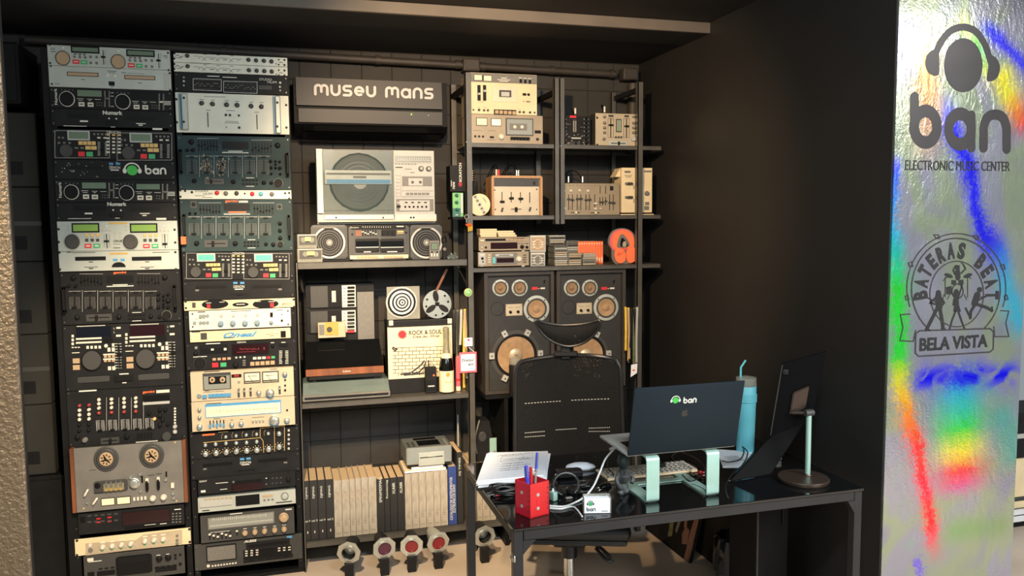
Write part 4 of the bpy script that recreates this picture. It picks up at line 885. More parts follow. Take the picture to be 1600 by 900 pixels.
g.b(186, 672, 26, 18, 'blu', .012, 'piano_key'); g.row(222, 667, 300, 663, 4, 24, 18, 'blu', .012, 'piano_key'); g.b(328, 662, 26, 18, 'blu', .012, 'piano_key'); g.marks([(230, 527, 90, 4), (200, 640, 26, 3), (262, 604, 40, 3), (590, 513, 40, 3), (388, 628, 14, 3), (420, 626, 14, 3), (456, 624, 14, 3), (240, 645, 120, 2)], 'prnd')
g = Gear('radio_tuner', 'champagne radio tuner with long dial window and big tuning knob, right rack', 'tuner', B3, 110, 716, 688, 861, 'chm', Y=3.835, depth=.22, ch='chm2')
g.b(415, 745, 444, 78, 'blu', .002, 'dial_frame'); g.b(415, 750, 434, 58, 'vu', .004, 'dial_window'); g.marks([(210+i*22, 756-i*.9, 3, 9 if i % 3 else 14) for i in range(19)]+[(415, 752, 400, 2)], 'tan', 'dial_scale', .0046)
g.k([(595, 810, 30)], 30, 'alu', .03); g.put('disc', 'blu', 'knob_skirt', 594, 822, 30, 26, .008)
for x, y, r in ((668, 812, 16), (157, 848, 16), (157, 748, 10), (157, 793, 10), (346, 835, 14), (401, 830, 14)): g.k([(x, y, r)], r, 'alu', .02); g.put('disc', 'blu', 'knob_skirt', x, y+r*.5, r, r*.8, .007)
for i in range(5): g.b(219+i*20, 832-i*1.2, 6, 34, 'slot', .002, 'fader_slot'); g.b(219+i*20, 846-i*1.2-(i % 2)*8, 12, 18, 'blu', .012, 'slider_cap', 0, 'bbox')
g.row(470, 818, 530, 815, 4, 10, 14, 'alu', .008, 'switch', 'bbox'); g.k([(670, 753, 6)], 6, 'dscrew', .005, 'socket', 'disc'); g.marks([(240, 714, 90, 4), (258, 803, 40, 3), (346, 812, 16, 3), (401, 808, 16, 3), (500, 795, 70, 2)], 'prnd')
g = Gear('dj_mixer', 'black mixer with rows of silver knobs under the champagne tuner', 'mixer', B4, 65, 685, 76, 222, 'blk', depth=.14, **R2)
g.k([(149, 213), (208, 208), (265, 203), (322, 198), (380, 195), (437, 191), (503, 186), (562, 174)], 16, 'alu', .018); g.k([(147, 163), (205, 158), (263, 153), (321, 151), (379, 149), (436, 144)], 11, 'alu', .014); g.k([(262, 117), (320, 111), (377, 106), (435, 102), (501, 98), (562, 100, 13)], 10, 'alu', .014)
g.k([(616, 80), (616, 105), (616, 130), (616, 155), (616, 182)], 7, 'lgry', .006, 'socket', 'disc'); g.marks([(165, 105, 70, 9)], 'org', 'name_print')
g.lines([[(135, 150), (455, 122), (455, 70), (530, 62), (592, 58), (592, 195)], [(220, 92), (275, 88)], [(535, 62), (537, 198)], [(475, 205), (472, 140), (458, 122)]], 2.5, 'yel'); g.marks([(x-24+dx, y+dy, 4, 2) for x, y in ((262, 117), (320, 111), (377, 106), (435, 102), (501, 98)) for dx, dy in ((0, 0), (2, -9), (2, 9), (6, -16))], 'yel')
for x, y in ((149, 213), (208, 208), (265, 203), (322, 198), (380, 195), (437, 191), (503, 186), (562, 174)): g.marks([(x+24*math.cos(a), y-24*math.sin(a), 4, 4) for a in (.0, .6, 1.2, 1.9, 2.5, 3.1)], 'yel')
corners(g)
d = Gear('disc_drive', 'black twin disc drive under the mixer with silver knobs, right rack', 'disc player', B4, 70, 690, 222, 335, 'blk', **R2)
d.text('DENON', 373, 262, 60, 14, 'prn'); d.slot(217, 272, 166, 14); d.slot(525, 247, 160, 14); d.b(354, 242, 24, 12, 'blu'); d.b(390, 239, 24, 12, 'blu'); d.b(145, 298, 20, 9, 'gry'); d.b(598, 261, 20, 9, 'gry'); d.lines([[(328, 316), (336, 306), (352, 308), (398, 304), (414, 300), (424, 306)]], 6, 'slot', 'grip_line'); d.marks([(373, 274, 44, 4)]); corners(d)
g = Gear('minidisc_player', 'slim black minidisc player above the silver disc player, right rack', 'disc player', B4, 104, 655, 333, 420, 'blk', Y=3.85)
g.text('SONY', 135, 367, 42, 9, 'prn'); g.slot(392, 366, 150, 11); g.b(385, 397, 180, 38, 'vfd', .004, 'display', 0, 'bbox'); g.row(525, 350, 572, 346, 3, 11, 10, 'dgry', .004); g.row(525, 378, 572, 374, 3, 11, 8, 'dgry', .004); g.k([(614, 355, 13)], 13, 'blk2'); g.marks([(240, 376, 70, 3), (490, 350, 8, 5), (135, 424, 26, 12), (250, 412, 40, 3)]); g.k([(305, 370, 6), (490, 382, 4)], 5, 'gry', .005, 'button', 'disc')
g = Gear('disc_player', 'slim silver disc player with black display between two dark players, right rack', 'disc player', B4, 104, 656, 438, 520, 'sil', Y=3.85, ch='sil')
g.b(385, 472, 134, 56, 'slot', .003, 'display'); g.k([(594, 450, 19)], 19, 'sil', .012); g.put('ring', 'gry', 'knob_ring', 594, 450, 21, 21, .005); g.b(207, 490, 182, 32, 'lgry', .006, 'disc_tray', 0, 'bbox'); g.row(150, 468, 290, 458, 7, 16, 7, 'tan'); g.b(498, 449, 58, 10, 'tan'); g.row(480, 473, 525, 469, 3, 12, 9, 'gry'); g.marks([(150, 494, 44, 6), (275, 488, 20, 10), (386, 495, 110, 2), (150, 532, 40, 6), (590, 484, 90, 6)], 'prnd')
g = Gear('stereo_receiver', 'grey-brown stereo receiver with lit dial and beige knobs, low in the right rack', 'receiver', B4, 119, 649, 538, 690, 'dgry', Y=3.84, depth=.22)
g.b(350, 588, 372, 66, 'gry', .002, 'dial_frame'); g.b(350, 588, 362, 56, 'pane', .003, 'dial_window'); g.marks([(190+i*11, 582-i*.95, 2, 10 if i % 3 else 17) for i in range(28)]+[(350, 600, 350, 2)], 'prn', 'dial_scale', .0036); g.k([(588, 569, 27)], 27, 'tan', .022); g.k([(370, 657), (426, 651), (480, 646), (537, 640), (590, 635)], 15, 'tan', .018)
for i in range(6): g.b(172+i*23, 676-i*1.6, 6, 40, 'slot', .0016, 'fader_slot'); g.b(172+i*23, 664-i*1.6+(i % 3)*8, 13, 8, 'key', .010, 'slider_cap', 0, 'bbox')
g.b(325, 655, 6, 34, 'slot', .0016, 'fader_slot'); g.b(325, 645, 12, 7, 'key', .008, 'slider_cap'); g.marks([(320, 549, 70, 4), (615, 525, 36, 6), (370, 634, 20, 3), (426, 629, 18, 3), (480, 624, 18, 3), (537, 619, 18, 3), (590, 612, 22, 3), (230, 651, 110, 2)])
g = Gear('digital_recorder', 'charcoal digital recorder with grey screen, lowest in the right rack', 'recorder', B4, 90, 694, 692, 838, 'dgry', Y=3.855, rack=RACK2)
g.b(238, 769, 170, 92, 'blk', .002, 'screen_frame'); g.b(238, 769, 156, 76, 'gry', .004, 'screen'); g.text('ALESIS', 400, 703, 70, 13, 'prn', .2, 0, .03); g.b(500, 720, 245, 44, 'blk', .003, 'disc_tray'); g.b(500, 720, 220, 14, 'slot', .004, 'tray_slot'); g.b(498, 775, 270, 70, 'blk2', .0025, 'key_field'); g.b(497, 764, 70, 34, 'slot', .004, 'display'); g.row(188, 843, 318, 826, 9, 10, 8, 'key'); g.b(164, 843, 16, 14, 'key'); g.row(380, 812, 625, 786, 6, 30, 12, 'blk', .004)
for yy in (755, 768, 781): g.row(378, yy+4, 438, yy-2, 3, 14, 6, 'key')
for yy in (742, 756): g.row(562, yy, 620, yy-5, 3, 14, 6, 'key')
g.marks([(620, 680, 30, 12)], 'blu', 'badge'); corners(g)
# ------------------------------------------------------------------ middle bay
SF = .001
# air conditioner
a0, a1 = atY(459, 160, 4.02), atY(700, 175, 4.02); zt, zb = atY(580, 124, 4.02).z, atY(580, 206, 4.02).z
ac = thing('air_conditioner', 'black wall air conditioner with white rounded lettering on its front', 'air conditioner', ((a0.x+a1.x)/2, 4.02, zb))
hw, hh = (a1.x-a0.x)/2, zt-zb
zs = hh*.40
def acz(v): return hh*(1-v)
bm = B(); v = [(0, .225), (hh, .225), (hh, .012), (hh*.48, 0), (hh*.46, .012), (hh*.43, .012), (hh*.41, 0), (hh*.14, .006), (hh*.10, .04), (-.008, .085), (-.018, .16), (0, .225)]
def side_prism(bm, prof, x0, x1):
    A = [bm.verts.new((x0, y, z)) for z, y in prof]; C = [bm.verts.new((x1, y, z)) for z, y in prof]; n = len(prof)
    bm.faces.new(A); bm.faces.new(C[::-1])
    for i in range(n): bm.faces.new((A[i], C[i], C[(i+1) % n], A[(i+1) % n]))
    return bm
obj('housing', fin(side_prism(B(), [(0, .218), (hh, .218), (hh, .020), (hh*.14, .020), (0, .06), (-.012, .15)], -hw, hw), 'acdark', 'housing'), ac)
obj('front_panel', fin(side_prism(B(), [(hh*.47, .018), (hh-.002, .018), (hh-.002, .006), (hh*.47, -.004)], -hw+.012, hw-.03), 'acface', 'front_panel'), ac)
obj('lower_panel', fin(side_prism(B(), [(hh*.15, .018), (hh*.41, .018), (hh*.41, -.002), (hh*.16, .004)], -hw+.02, hw-.03), 'acface', 'lower_panel'), ac)
obj('louvre', fin(side_prism(B(), [(hh*.01, .035), (hh*.10, .012), (hh*.115, .016), (hh*.025, .045)], -hw+.04, hw-.02), 'gloss', 'louvre'), ac)
obj('louvre', fin(side_prism(B(), [(-hh*.10, .085), (-hh*.02, .042), (-hh*.005, .048), (-hh*.085, .092)], -hw+.04, hw-.02), 'gloss', 'louvre'), ac)
me, wd = stroke_word('museu mans', 'letter', .29, .46)
p0, p1 = atY(*C1(235, 295), 4.012), atY(*C1(1245, 362), 4.012); hx = (atY(*C1(400, 225), 4.012)-atY(*C1(400, 305), 4.012)).length
obj('lettering', me, ac, (p0.x-ac.location.x, -.001, (p0.z+p1.z)/2-.002-zb), ((p1.x-p0.x)/wd, .006, hx*.98))
p = atY(*C1(1065, 488), 4.012)-ac.location; obj('status_lamp', unit('bbox', 'ledg'), ac, (p.x, 0, p.z), (.006, .004, .006))
p = atY(*C1(1212, 497), 4.012)-ac.location; obj('sensor', unit('disc', 'prn'), ac, (p.x, .0, p.z), (.0025, .004, .0025))
obj('sensor_panel', fin(box(B(), hw-.20, -.0008, hh*.17, hw-.04, .006, hh*.33, .004), 'chm2', 'sensor_panel'), ac) if False else None
for i in range(0): obj('vent_fin', fin(box(B(), -hw+.14+i*.2, .03, -hh*.02, -hw+.143+i*.2, .05, hh*.11), 'acdark', 'vent_fin'), ac)
# vertical music centre standing on the radio cassette player
BOOM_Y = 3.90; bz = ZA+.002
boom_top = atY(*C2(600, 588), BOOM_Y).z
TY = 3.95
g = Gear('music_centre', 'silver upright music centre with record behind clear lid, on the black radio', 'music centre', C2, 155, 985, 63, 566, 'lgry', Y=TY, depth=.10, ch='sil', z0=boom_top+.003)
g.b(455, 535, 485, 36, 'sil', .016, 'base_ledge'); g.b(850, 540, 290, 46, 'sil', .018, 'base_ledge'); g.b(585, 563, 820, 12, 'chm2', .03, 'plinth')
g.b(450, 280, 490, 420, 'pane', .006, 'turntable_deck'); c_ = (456, 290)
g.put('disc', 'vinyl', 'record', 456, 292, 212, 206, .011); g.put('disc', 'lgry', 'record_label', 460, 292, 52, 52, .012)
for r in (195, 170, 140, 110, 84): g.put('ring', 'dgry', 'record_groove', 456, 292, r, r*.97, .0113)
g.b(448, 258, 465, 95, 'sil', .022, 'tonearm_bridge'); g.b(448, 235, 445, 14, 'gry', .024, 'bridge_line'); g.b(450, 288, 446, 28, 'blu', .0235, 'bridge_window'); g.b(456, 257, 92, 14, 'gry', .0245, 'bridge_display')
g.b(452, 292, 492, 448, 'lid', .030, 'clear_lid'); o = g.root.children[-1]
g.b(178, 285, 40, 450, 'wht', .02, 'left_pillar')
g.b(835, 130, 264, 60, 'lgry', .003, 'dial_frame'); g.b(835, 130, 254, 44, 'pane', .005, 'dial_window'); g.marks([(730+i*16, 128, 3, 10) for i in range(14)]+[(835, 138, 240, 2)], 'prn', 'dial_scale', .0056); g.k([(890, 196, 18), (943, 197, 18)], 18, 'dgry', .012, 'knob_skirt', 'disc'); g.k([(890, 196, 15), (943, 197, 15)], 15, 'lgry', .016); g.row(714, 162, 850, 165, 7, 14, 6, 'gry')
g.b(862, 315, 226, 155, 'lgry', .005, 'cassette_bay'); g.b(862, 285, 210, 68, 'gry', .007, 'cassette_window'); g.b(850, 290, 100, 52, 'lgry', .009, 'cassette'); g.k([(829, 292, 10), (883, 292, 10)], 10, 'dgry', .011, 'cassette_reel', 'disc'); g.row(728, 240, 728, 385, 7, 26, 12, 'lgry', .005); g.row(795, 374, 935, 374, 6, 24, 18, 'gry', .006, 'piano_key'); g.b(865, 352, 220, 3, 'gry', .006, 'door_edge')
g.b(848, 453, 262, 86, 'gry', .003, 'equalizer_frame'); g.b(845, 455, 212, 72, 'lgry', .005, 'equalizer_field'); g.row(785, 434, 920, 434, 4, 18, 8, 'slot', .007); g.k([(778+i*29.5, 464, 8) for i in range(6)], 8, 'slot', .012); g.b(732, 435, 22, 10, 'lgry', .005); g.b(732, 462, 26, 18, 'slot', .006)
g.k([(292, 540, 6), (622, 540, 6), (815, 540, 7), (835, 540, 7)], 6, 'slot', .020, 'socket', 'disc'); g.marks([(735, 187, 50, 7), (800, 199, 50, 3), (830, 224, 30, 4), (780, 329, 24, 4), (460, 313, 16, 8), (188, 410, 10, 12)], 'prnd')
# radio cassette player
g = Gear('boombox', 'long black radio cassette player with two round speakers, on the upper shelf', 'boombox', C2, 116, 1040, 588, 840, 'blk', Y=BOOM_Y, depth=.13, z0=bz)
for x, y in ((245, 715), (925, 715)):
    hw_ = 128 if x < 500 else 112
    g.b(x, 712, hw_*2, 240, 'dgry', .010, 'speaker_box', 0, 'bbox'); g.put('disc', 'blk', 'speaker_grille', x, y, 104, 104, .014); g.put('ring', 'lgry', 'speaker_ring', x, y, 112, 112, .016)
    for r in (88, 70, 52, 36): g.put('ring', 'dgry', 'grille_ring', x, y, r, r, .0150)
    g.put('disc', 'gry', 'dust_cap', x, y, 26, 26, .018); g.put('disc', 'lgry', 'cap_tip', x, y, 10, 10, .02); g.b(x-5, 615, 80, 24, 'gry', .018, 'carry_lug', 0, 'bbox'); g.b(x-5, 620, 60, 12, 'slot', .019, 'lug_slot')
g.b(595, 715, 425, 245, 'dgry', .014, 'centre_unit', 0, 'bbox'); g.b(590, 608, 380, 30, 'blk', .016, 'dial_strip'); g.marks([(480+i*16, 606, 3, 9) for i in range(13)]+[(740, 602, 50, 7)], 'prn', 'dial_scale', .0165); g.text('Panasonic', 422, 609, 56, 9, 'prn').location.y = -.016
g.b(450, 650, 44, 40, 'wood', .016, 'tuning_window'); g.row(478, 648, 570, 648, 6, 9, 44, 'slot', .0155, 'fader_slot')
for i in range(6): g.b(478+i*18.4, 640+(i*7 % 20), 14, 8, 'lgry', .020, 'fader_cap')
g.row(622, 648, 690, 648, 3, 18, 20, 'slot', .02, 'switch', 'bbox'); g.b(660, 648, 104, 46, 'blk', .0155, 'switch_field'); g.marks([(742, 638, 44, 10), (742, 650, 46, 4)], 'yel', 'printed_marks', .0155); g.k([(783, 645, 7), (405, 657, 7)], 7, 'slot', .018, 'socket', 'disc')
for x in (510, 684): g.b(x, 735, 168, 98, 'blk', .017, 'cassette_door', 0, 'bbox'); g.b(x, 725, 158, 40, 'gloss', .0185, 'cassette_window'); g.b(x, 748, 160, 6, 'lgry', .019, 'chrome_line')
g.b(595, 815, 408, 26, 'chm2', .018, 'key_strip'); g.row(450, 815, 575, 815, 6, 20, 14, 'tan', .024, 'piano_key', 'bbox'); g.row(635, 815, 750, 815, 6, 18, 14, 'tan', .024, 'piano_key', 'bbox'); g.marks([(510, 780, 50, 6), (684, 779, 70, 6)], 'prn', 'printed_marks', .0178)
# cassettes and small things in front
def cassette_box(label, x0, x1, y0, y1, Y, z0, cy):
    g = Gear('cassette', label, 'cassette', C2, x0, x1, y0, y1, 'clear', Y=Y, depth=.017, ch='clear', z0=z0, group='cassettes on the upper shelf')
    h = y1-y0; xm_ = (x0+x1)/2; w_ = x1-x0
    g.b(xm_+4, cy, w_*.86, h*.72, 'dgry', .001, 'cassette_shell'); g.b(xm_+4, cy-2, w_*.44, h*.36, 'slot', .002, 'shell_window'); g.k([(xm_-w_*.18, cy), (xm_+w_*.24, cy)], h*.2, 'clear', .003, 'cassette_reel', 'disc'); g.b(xm_+6, cy-6, w_*.30, h*.30, 'yel', .0035, 'paper_sticker'); g.b(xm_, y0+h*.08, w_*.9, h*.06, 'lgry', .002, 'case_edge')
    return g
c1_ = cassette_box('clear cased cassette lying below another, left on the upper shelf', 20, 197, 757, 850, 3.868, ZA+.001, 797)
cassette_box('clear cased cassette on top of another, left on the upper shelf', 20, 157, 656, 753, 3.868, c1_.z1+.0015, 697)
t = Gear('pocket_player', 'grey handheld pocket player with small screen, right on the upper shelf', 'handheld player', C2, 948, 1022, 700, 832, 'gry', Y=3.868, depth=.022, ch='dgry', z0=ZA+.001, bev=.002)
t.disp(985, 742, 44, 42, 'lcd', 'dgry', 5); t.row(965, 802, 1003, 802, 3, 9, 22, 'key'); t.k([(967, 782, 6), (1002, 782, 6)], 6, 'slot', .004, 'button', 'disc')
t = Gear('camera_body', 'dark compact camera behind the handheld player, right on the upper shelf', 'camera', C2, 985, 1075, 672, 832, 'blk', Y=3.896, depth=.025, z0=ZA+.001, bev=.004) if False else None
q = atY(*C2(1050, 835), 3.885)
t = thing('camera_body', 'dark compact camera beside the handheld player, right on the upper shelf', 'camera', (q.x, 3.872, ZA+.001))
obj('body', fin(box(B(), -.007, 0, 0, .012, .02, .085, .003), 'blk', 'body'), t); obj('lens', fin(lathe(B(), [(.009, 0), (.009, .006), (.006, .008)], 16, 'y', (.002, 0, .05)), 'gry', 'lens'), t); obj('strap', fin(tube(B(), smooth_path([(-.006, .01, .08), (-.008, .004, .105), (.006, .004, .11), (.014, .01, .085)], 5), .004), 'blk2', 'strap'), t)
q = atY(*C2(1115, 838), 3.885)
t = thing('crystal_ornament', 'small clear glass ornament at the right end of the upper shelf', 'ornament', (q.x, 3.89, ZA+.001))
for i, (x, z, s_) in enumerate(((-.018, .0, .011), (0, 0, .013), (.016, 0, .011), (-.008, .018, .008), (.012, .02, .008))):
    obj('crystal', fin(lathe(B(), [(s_*.7, 0), (s_, s_*.7), (s_*.8, s_*1.4), (.001, s_*1.9)], 7, 'z', (x, 0, z)), 'glass', 'crystal', 0), t)
# ---------- middle shelf: twin tape players, turntables, record case, bottle
SY = 3.93
g = Gear('answering_machine', 'black twin tape machine with turquoise-lit key columns standing at back of middle shelf', 'tape machine', C3, 68, 470, 162, 520, 'blk', Y=4.08, depth=.10, z0=ZB+.003)
for y0_ in (238, 385):
    g.b(218, y0_-4, 290, 140, 'blk2', .008, 'lid', 0, 'bbox'); g.b(145, y0_, 100, 125, 'dgry', .012, 'speaker_panel'); g.b(318, y0_-4, 80, 128, 'key', .012, 'key_column')
    for i in range(6): g.b(330, y0_-54+i*20.5, 42, 14, 'slot' if i % 2 == 0 or y0_ < 300 else 'dgry', .016, 'key', 0, 'bbox')
    g.b(230, y0_-2, 24, 66, 'lgry', .0135, 'cassette_slot'); g.marks([(292, y0_-50+i*20, 16, 3) for i in range(6)], 'prnd', 'printed_marks', .0125)
g.b(330, 440, 42, 14, 'red', .0165, 'key', 0, 'bbox'); g.b(418, 360, 96, 300, 'gry', .006, 'side_plate')
q = atY(*C3(225, 440), 3.99)
g = Gear('pocket_camera', 'small gold and grey pocket camera leaning on the twin tape machine', 'camera', C3, 138, 300, 388, 480, 'chm2', Y=3.99, depth=.03, ch='chm2', bev=.002)
g.b(205, 425, 50, 74, 'gold', .004, 'gold_plate'); g.b(245, 425, 24, 80, 'gold', .003, 'gold_plate'); g.b(160, 432, 30, 60, 'gry', .003, 'grip'); g.put('disc', 'dgry', 'lens', 205, 430, 16, 16, .008)
# wooden turntable with dust cover, on a long low player with clear lid
PLY = 3.872
q0, q1 = atY(*C3(45, 770), PLY), atY(*C3(562, 770), PLY)
zpl = ZB+.002
ph = atY(*C3(310, 805), PLY).z-zpl
pt = atY(*C3(310, 700), PLY+.28).z
t = thing('turntable', 'low grey turntable with long clear lid at the front of the middle shelf', 'turntable', ((q0.x+q1.x)/2, PLY, zpl))
hw = (q1.x-q0.x)/2; lh = .052
obj('plinth', fin(box(B(), -hw, 0, .004, hw, .20, ph, .003), 'gry', 'plinth'), t); obj('control_strip', fin(box(B(), -hw+.01, -.003, ph*.45, hw-.01, 0, ph*.75), 'blk', 'control_strip'), t)
bm = B(); hull8(bm, [(-hw+.003, .004, ph+.001), (hw-.003, .004, ph+.001), (hw-.003, .195, ph+.001), (-hw+.003, .195, ph+.001), (-hw+.005, .05, ph+lh), (hw-.005, .05, ph+lh), (hw-.005, .195, ph+lh), (-hw+.005, .195, ph+lh)]); obj('clear_lid', fin(bm, 'lid2', 'clear_lid', 0), t)
obj('platter', fin(lathe(B(), [(.085, ph+.001), (.085, ph+.014), (.082, ph+.016)], 32, 'z', (-.05, .105, 0)), 'dgry', 'platter'), t)
for x in (-hw+.03, hw-.03): obj('foot', fin(lathe(B(), [(.012, 0), (.014, .006)], 12, 'z', (x, .03, -.001)), 'rubber', 'foot'), t)
for i in range(8): obj('key', unit('bbox', 'blk2'), t, (-hw*.1+i*.022, -.002, ph*.6), (.016, .004, .006))
zt2 = zpl+ph+lh+.002
q0, q1 = atY(*C3(65, 650), 3.90), atY(*C3(525, 630), 3.90)
t = thing('turntable', 'dark turntable with wooden front and raised smoked lid on the middle shelf', 'turntable', ((q0.x+q1.x)/2, 3.915, zt2))
hw = (q1.x-q0.x)/2; bh = .030
obj('plinth', fin(box(B(), -hw+.014, .0, .010, hw-.01, .145, bh, .003), 'blk', 'plinth'), t); obj('wooden_front', fin(box(B(), -hw, -.006, bh, hw, .006, bh+.034, .002), 'wood', 'wooden_front'), t); obj('deck', fin(box(B(), -hw, .006, bh, hw, .155, bh+.033, .002), 'blk', 'deck'), t)
for sx_ in (-hw+.04, hw-.04): obj('foot', fin(lathe(B(), [(.014, 0), (.014, .010)], 12, 'z', (sx_, .03, 0)), 'rubber', 'foot'), t); obj('foot', fin(lathe(B(), [(.014, 0), (.014, .010)], 12, 'z', (sx_, .125, 0)), 'rubber', 'foot'), t)
z_ = bh+.036; bm = B(); hull8(bm, [(-hw+.002, .002, z_), (hw-.002, .002, z_), (hw-.002, .02, z_), (-hw+.002, .02, z_), (-hw+.006, .125, z_+.115), (hw-.006, .125, z_+.115), (hw-.006, .14, z_+.11), (-hw+.006, .14, z_+.11)]); obj('smoked_lid', fin(bm, 'gloss', 'smoked_lid', 0), t)
p = atY(*C3(305, 636), 3.908)-t.location; obj('lettering', text_mesh('Gradiente', 'prn'), t, (p.x, -.006, bh+.018), (.038, .003, .009))
# record case
CY = 3.955
g = Gear('record_case', 'cream record case printed with a brick wall drawing on the middle shelf', 'record case', C3, 548, 925, 378, 745, 'paperw', Y=CY, depth=.13, ch='blk', z0=ZB+.002)
g.b(735, 392, 378, 34, 'blk', .008, 'lid_rim', 0, 'bbox'); obj('base_rim', fin(box(B(), -g.hw, -.004, 0, g.hw, 0, (g.p(735, 712)-g.o).z, .001), 'blk', 'base_rim'), g.root); g.b(565, 392, 26, 30, 'lgry', .010, 'corner_cap', 0, 'bbox'); g.b(908, 380, 26, 30, 'lgry', .010, 'corner_cap', 0, 'bbox')
sp = []
for i in range(16): a = 2*PI*i/16; r = 20 if i % 1 == 0 else 20; sp += [(632+31*math.cos(a), 460+31*math.sin(a)), (632+20*math.cos(a+PI/16), 460+20*math.sin(a+PI/16))]
bm = B(); prism(bm, [((g.p(*q_)-g.o).x, (g.p(*q_)-g.o).z) for q_ in sp], -.001, 0); obj('sun_print', fin(bm, 'red', 'sun_print', 0), g.root)
g.text('ROCK & SOUL', 768, 446, 192, 26, 'prnd', 0, 0, .02); g.text('Dee Jay Shop', 772, 472, 160, 18, 'prnd', .4, 0, .01)
ln = []
for i, yy in enumerate(range(537, 705, 21)):
    y2 = yy-8; ln.append([(575, yy+3), (900, y2)])
    for k in range(8):
        xx = 590+k*41+(20 if i % 2 else 0)
        if xx < 905 and yy < 690: ln.append([(xx, yy+2-(xx-575)*.03), (xx, yy+22-(xx-575)*.03)])
g.lines(ln, 3, 'prnd', 'brick_print')
g.lines([[(620, 695), (680, 685), (700, 672), (740, 640), (762, 612)], [(690, 690), (730, 680), (760, 650), (770, 620)], [(640, 698), (760, 688)]], 9, 'prnd', 'figure_print'); g.lines([[(572, 540), (590, 556), (604, 542)], [(575, 533), (604, 548)]], 8, 'prnd', 'bird_print')
# spiral disc in sleeve, film reel, on the case
case_top = g.z1+.002
g2 = Gear('flexi_disc', 'clear sleeved disc with white spiral leaning above the record case', 'record', C3, 542, 735, 178, 362, 'clear', Y=4.02, depth=.004, ch='clear', z0=case_top)
for i, (r, k) in enumerate(((92, 'lgry'), (84, 'vinyl'), (72, 'prn'), (60, 'vinyl'), (50, 'prn'), (40, 'vinyl'), (31, 'prn'), (22, 'vinyl'), (14, 'prn'), (6, 'vinyl'))): g2.put('disc', k, 'spiral_ring' if i else 'disc', 628+i*.4, 272, r, r, .002+i*.0004)
q = atY(*C3(836, 270), 3.995); rr = (atY(*C3(919, 270), 3.995)-q).length
t = thing('film_reel', 'round metal tape reel with three openings on the record case', 'tape reel', (q.x, 3.995, case_top))
zc_ = rr+.001
obj('reel_flange', fin(lathe(B(), [(rr, 0), (rr, .003)], 36, 'y', (0, 0, zc_)), 'alu', 'reel_flange'), t); obj('tape_pack', fin(lathe(B(), [(rr*.7, -.008), (rr*.7, 0)], 30, 'y', (0, 0, zc_)), 'wood', 'tape_pack'), t)
for a in (100, 215, 325):
    a = math.radians(a); bm = B(); cx, cz_ = rr*.55*math.cos(a), rr*.55*math.sin(a); n_ = []
    for k in range(14):
        b_ = 2*PI*k/14; u, v_ = rr*.40*math.cos(b_), rr*.2*math.sin(b_); n_.append((cx+u*math.cos(a)-v_*math.sin(a), zc_+cz_+u*math.sin(a)+v_*math.cos(a)))
    prism(bm, n_, -.0045, -.003); obj('opening', fin(bm, 'blk', 'opening', 0), t)
for i in range(10):
    a = math.radians(i*36+10)
    if min(abs((i*36+10-x+180) % 360-180) for x in (100, 215, 325)) > 22: obj('reel_hole', unit('disc', 'slot'), t, (rr*.78*math.cos(a), -.003, zc_+rr*.78*math.sin(a)), (rr*.075, .0015, rr*.075))
obj('hub', unit('box', 'slot'), t, (0, -.003, zc_), (rr*.3, .002, rr*.26), (0, .1, 0))
t2 = atY(*C3(830, 205), 3.99); t3 = atY(*C3(893, 75), 3.99)
obj('loose_tape', fin(box(B(), -.006, -.0006, 0, .006, .0006, (t3-t2).length), 'wood', 'loose_tape'), t, Vector((t2.x, 3.985, t2.z))-t.location, (1, 1, 1), (0, math.atan2(t3.x-t2.x, t3.z-t2.z), 0))
# champagne bottle
q = atY(*C3(893, 745), 3.90); k_ = (atY(*C3(935, 700), 3.90).x-atY(*C3(850, 700), 3.90).x)/2; H_ = atY(*C3(885, 415), 3.90).z-(ZB+.002)
t = thing('champagne_bottle', 'dark champagne bottle with pale label before the record case', 'bottle', (q.x, 3.905, ZB+.002))
obj('glass_body', fin(lathe(B(), [(k_*.9, 0), (k_, .004), (k_, H_*.36), (k_*.9, H_*.47), (k_*.5, H_*.60), (k_*.40, H_*.68)], 24), 'bottle', 'glass_body'), t)
obj('foil_neck', fin(lathe(B(), [(k_*.54, H_*.585), (k_*.43, H_*.68), (k_*.40, H_*.92), (k_*.46, H_*.94), (k_*.44, H_*.99), (k_*.2, H_)], 20), 'foil', 'foil_neck'), t)
obj('paper_label', fin(lathe(B(), [(k_*1.01, H_*.02), (k_*1.015, H_*.03), (k_*1.015, H_*.33), (k_*1.01, H_*.34)], 24), 'paperw', 'paper_label'), t); obj('neck_label', fin(lathe(B(), [(k_*.72, H_*.53), (k_*.56, H_*.592), (k_*.53, H_*.60)], 24), 'paperw', 'neck_label'), t)
obj('label_crest', unit('disc', 'gold'), t, (0, -k_*1.01, H_*.29), (.010, .001, .012))
obj('lettering', text_mesh('Veuve', 'prnd', .4), t, (-.002, -k_*1.013, H_*.16), (.036, .004, .012)) if False else obj('script_print', fin(stroke(B(), [(-.016, 0), (-.012, .006), (-.008, 0), (-.004, .005), (0, 0), (.004, .005), (.008, -.001), (.014, .006)], .0016, -.001, 0), 'gold', 'script_print', 0), t, (0, -k_*1.014, H_*.17))
q = atY(*C3(802, 745), 3.90)
t = thing('walkie_talkie', 'small black pocket radio with an orange lamp and antenna before the record case', 'radio', (q.x, 3.905, ZB+.002))
bw = (atY(*C3(835, 700), 3.9).x-atY(*C3(770, 700), 3.9).x)/2; bh = atY(*C3(802, 652), 3.9).z-ZB-.002
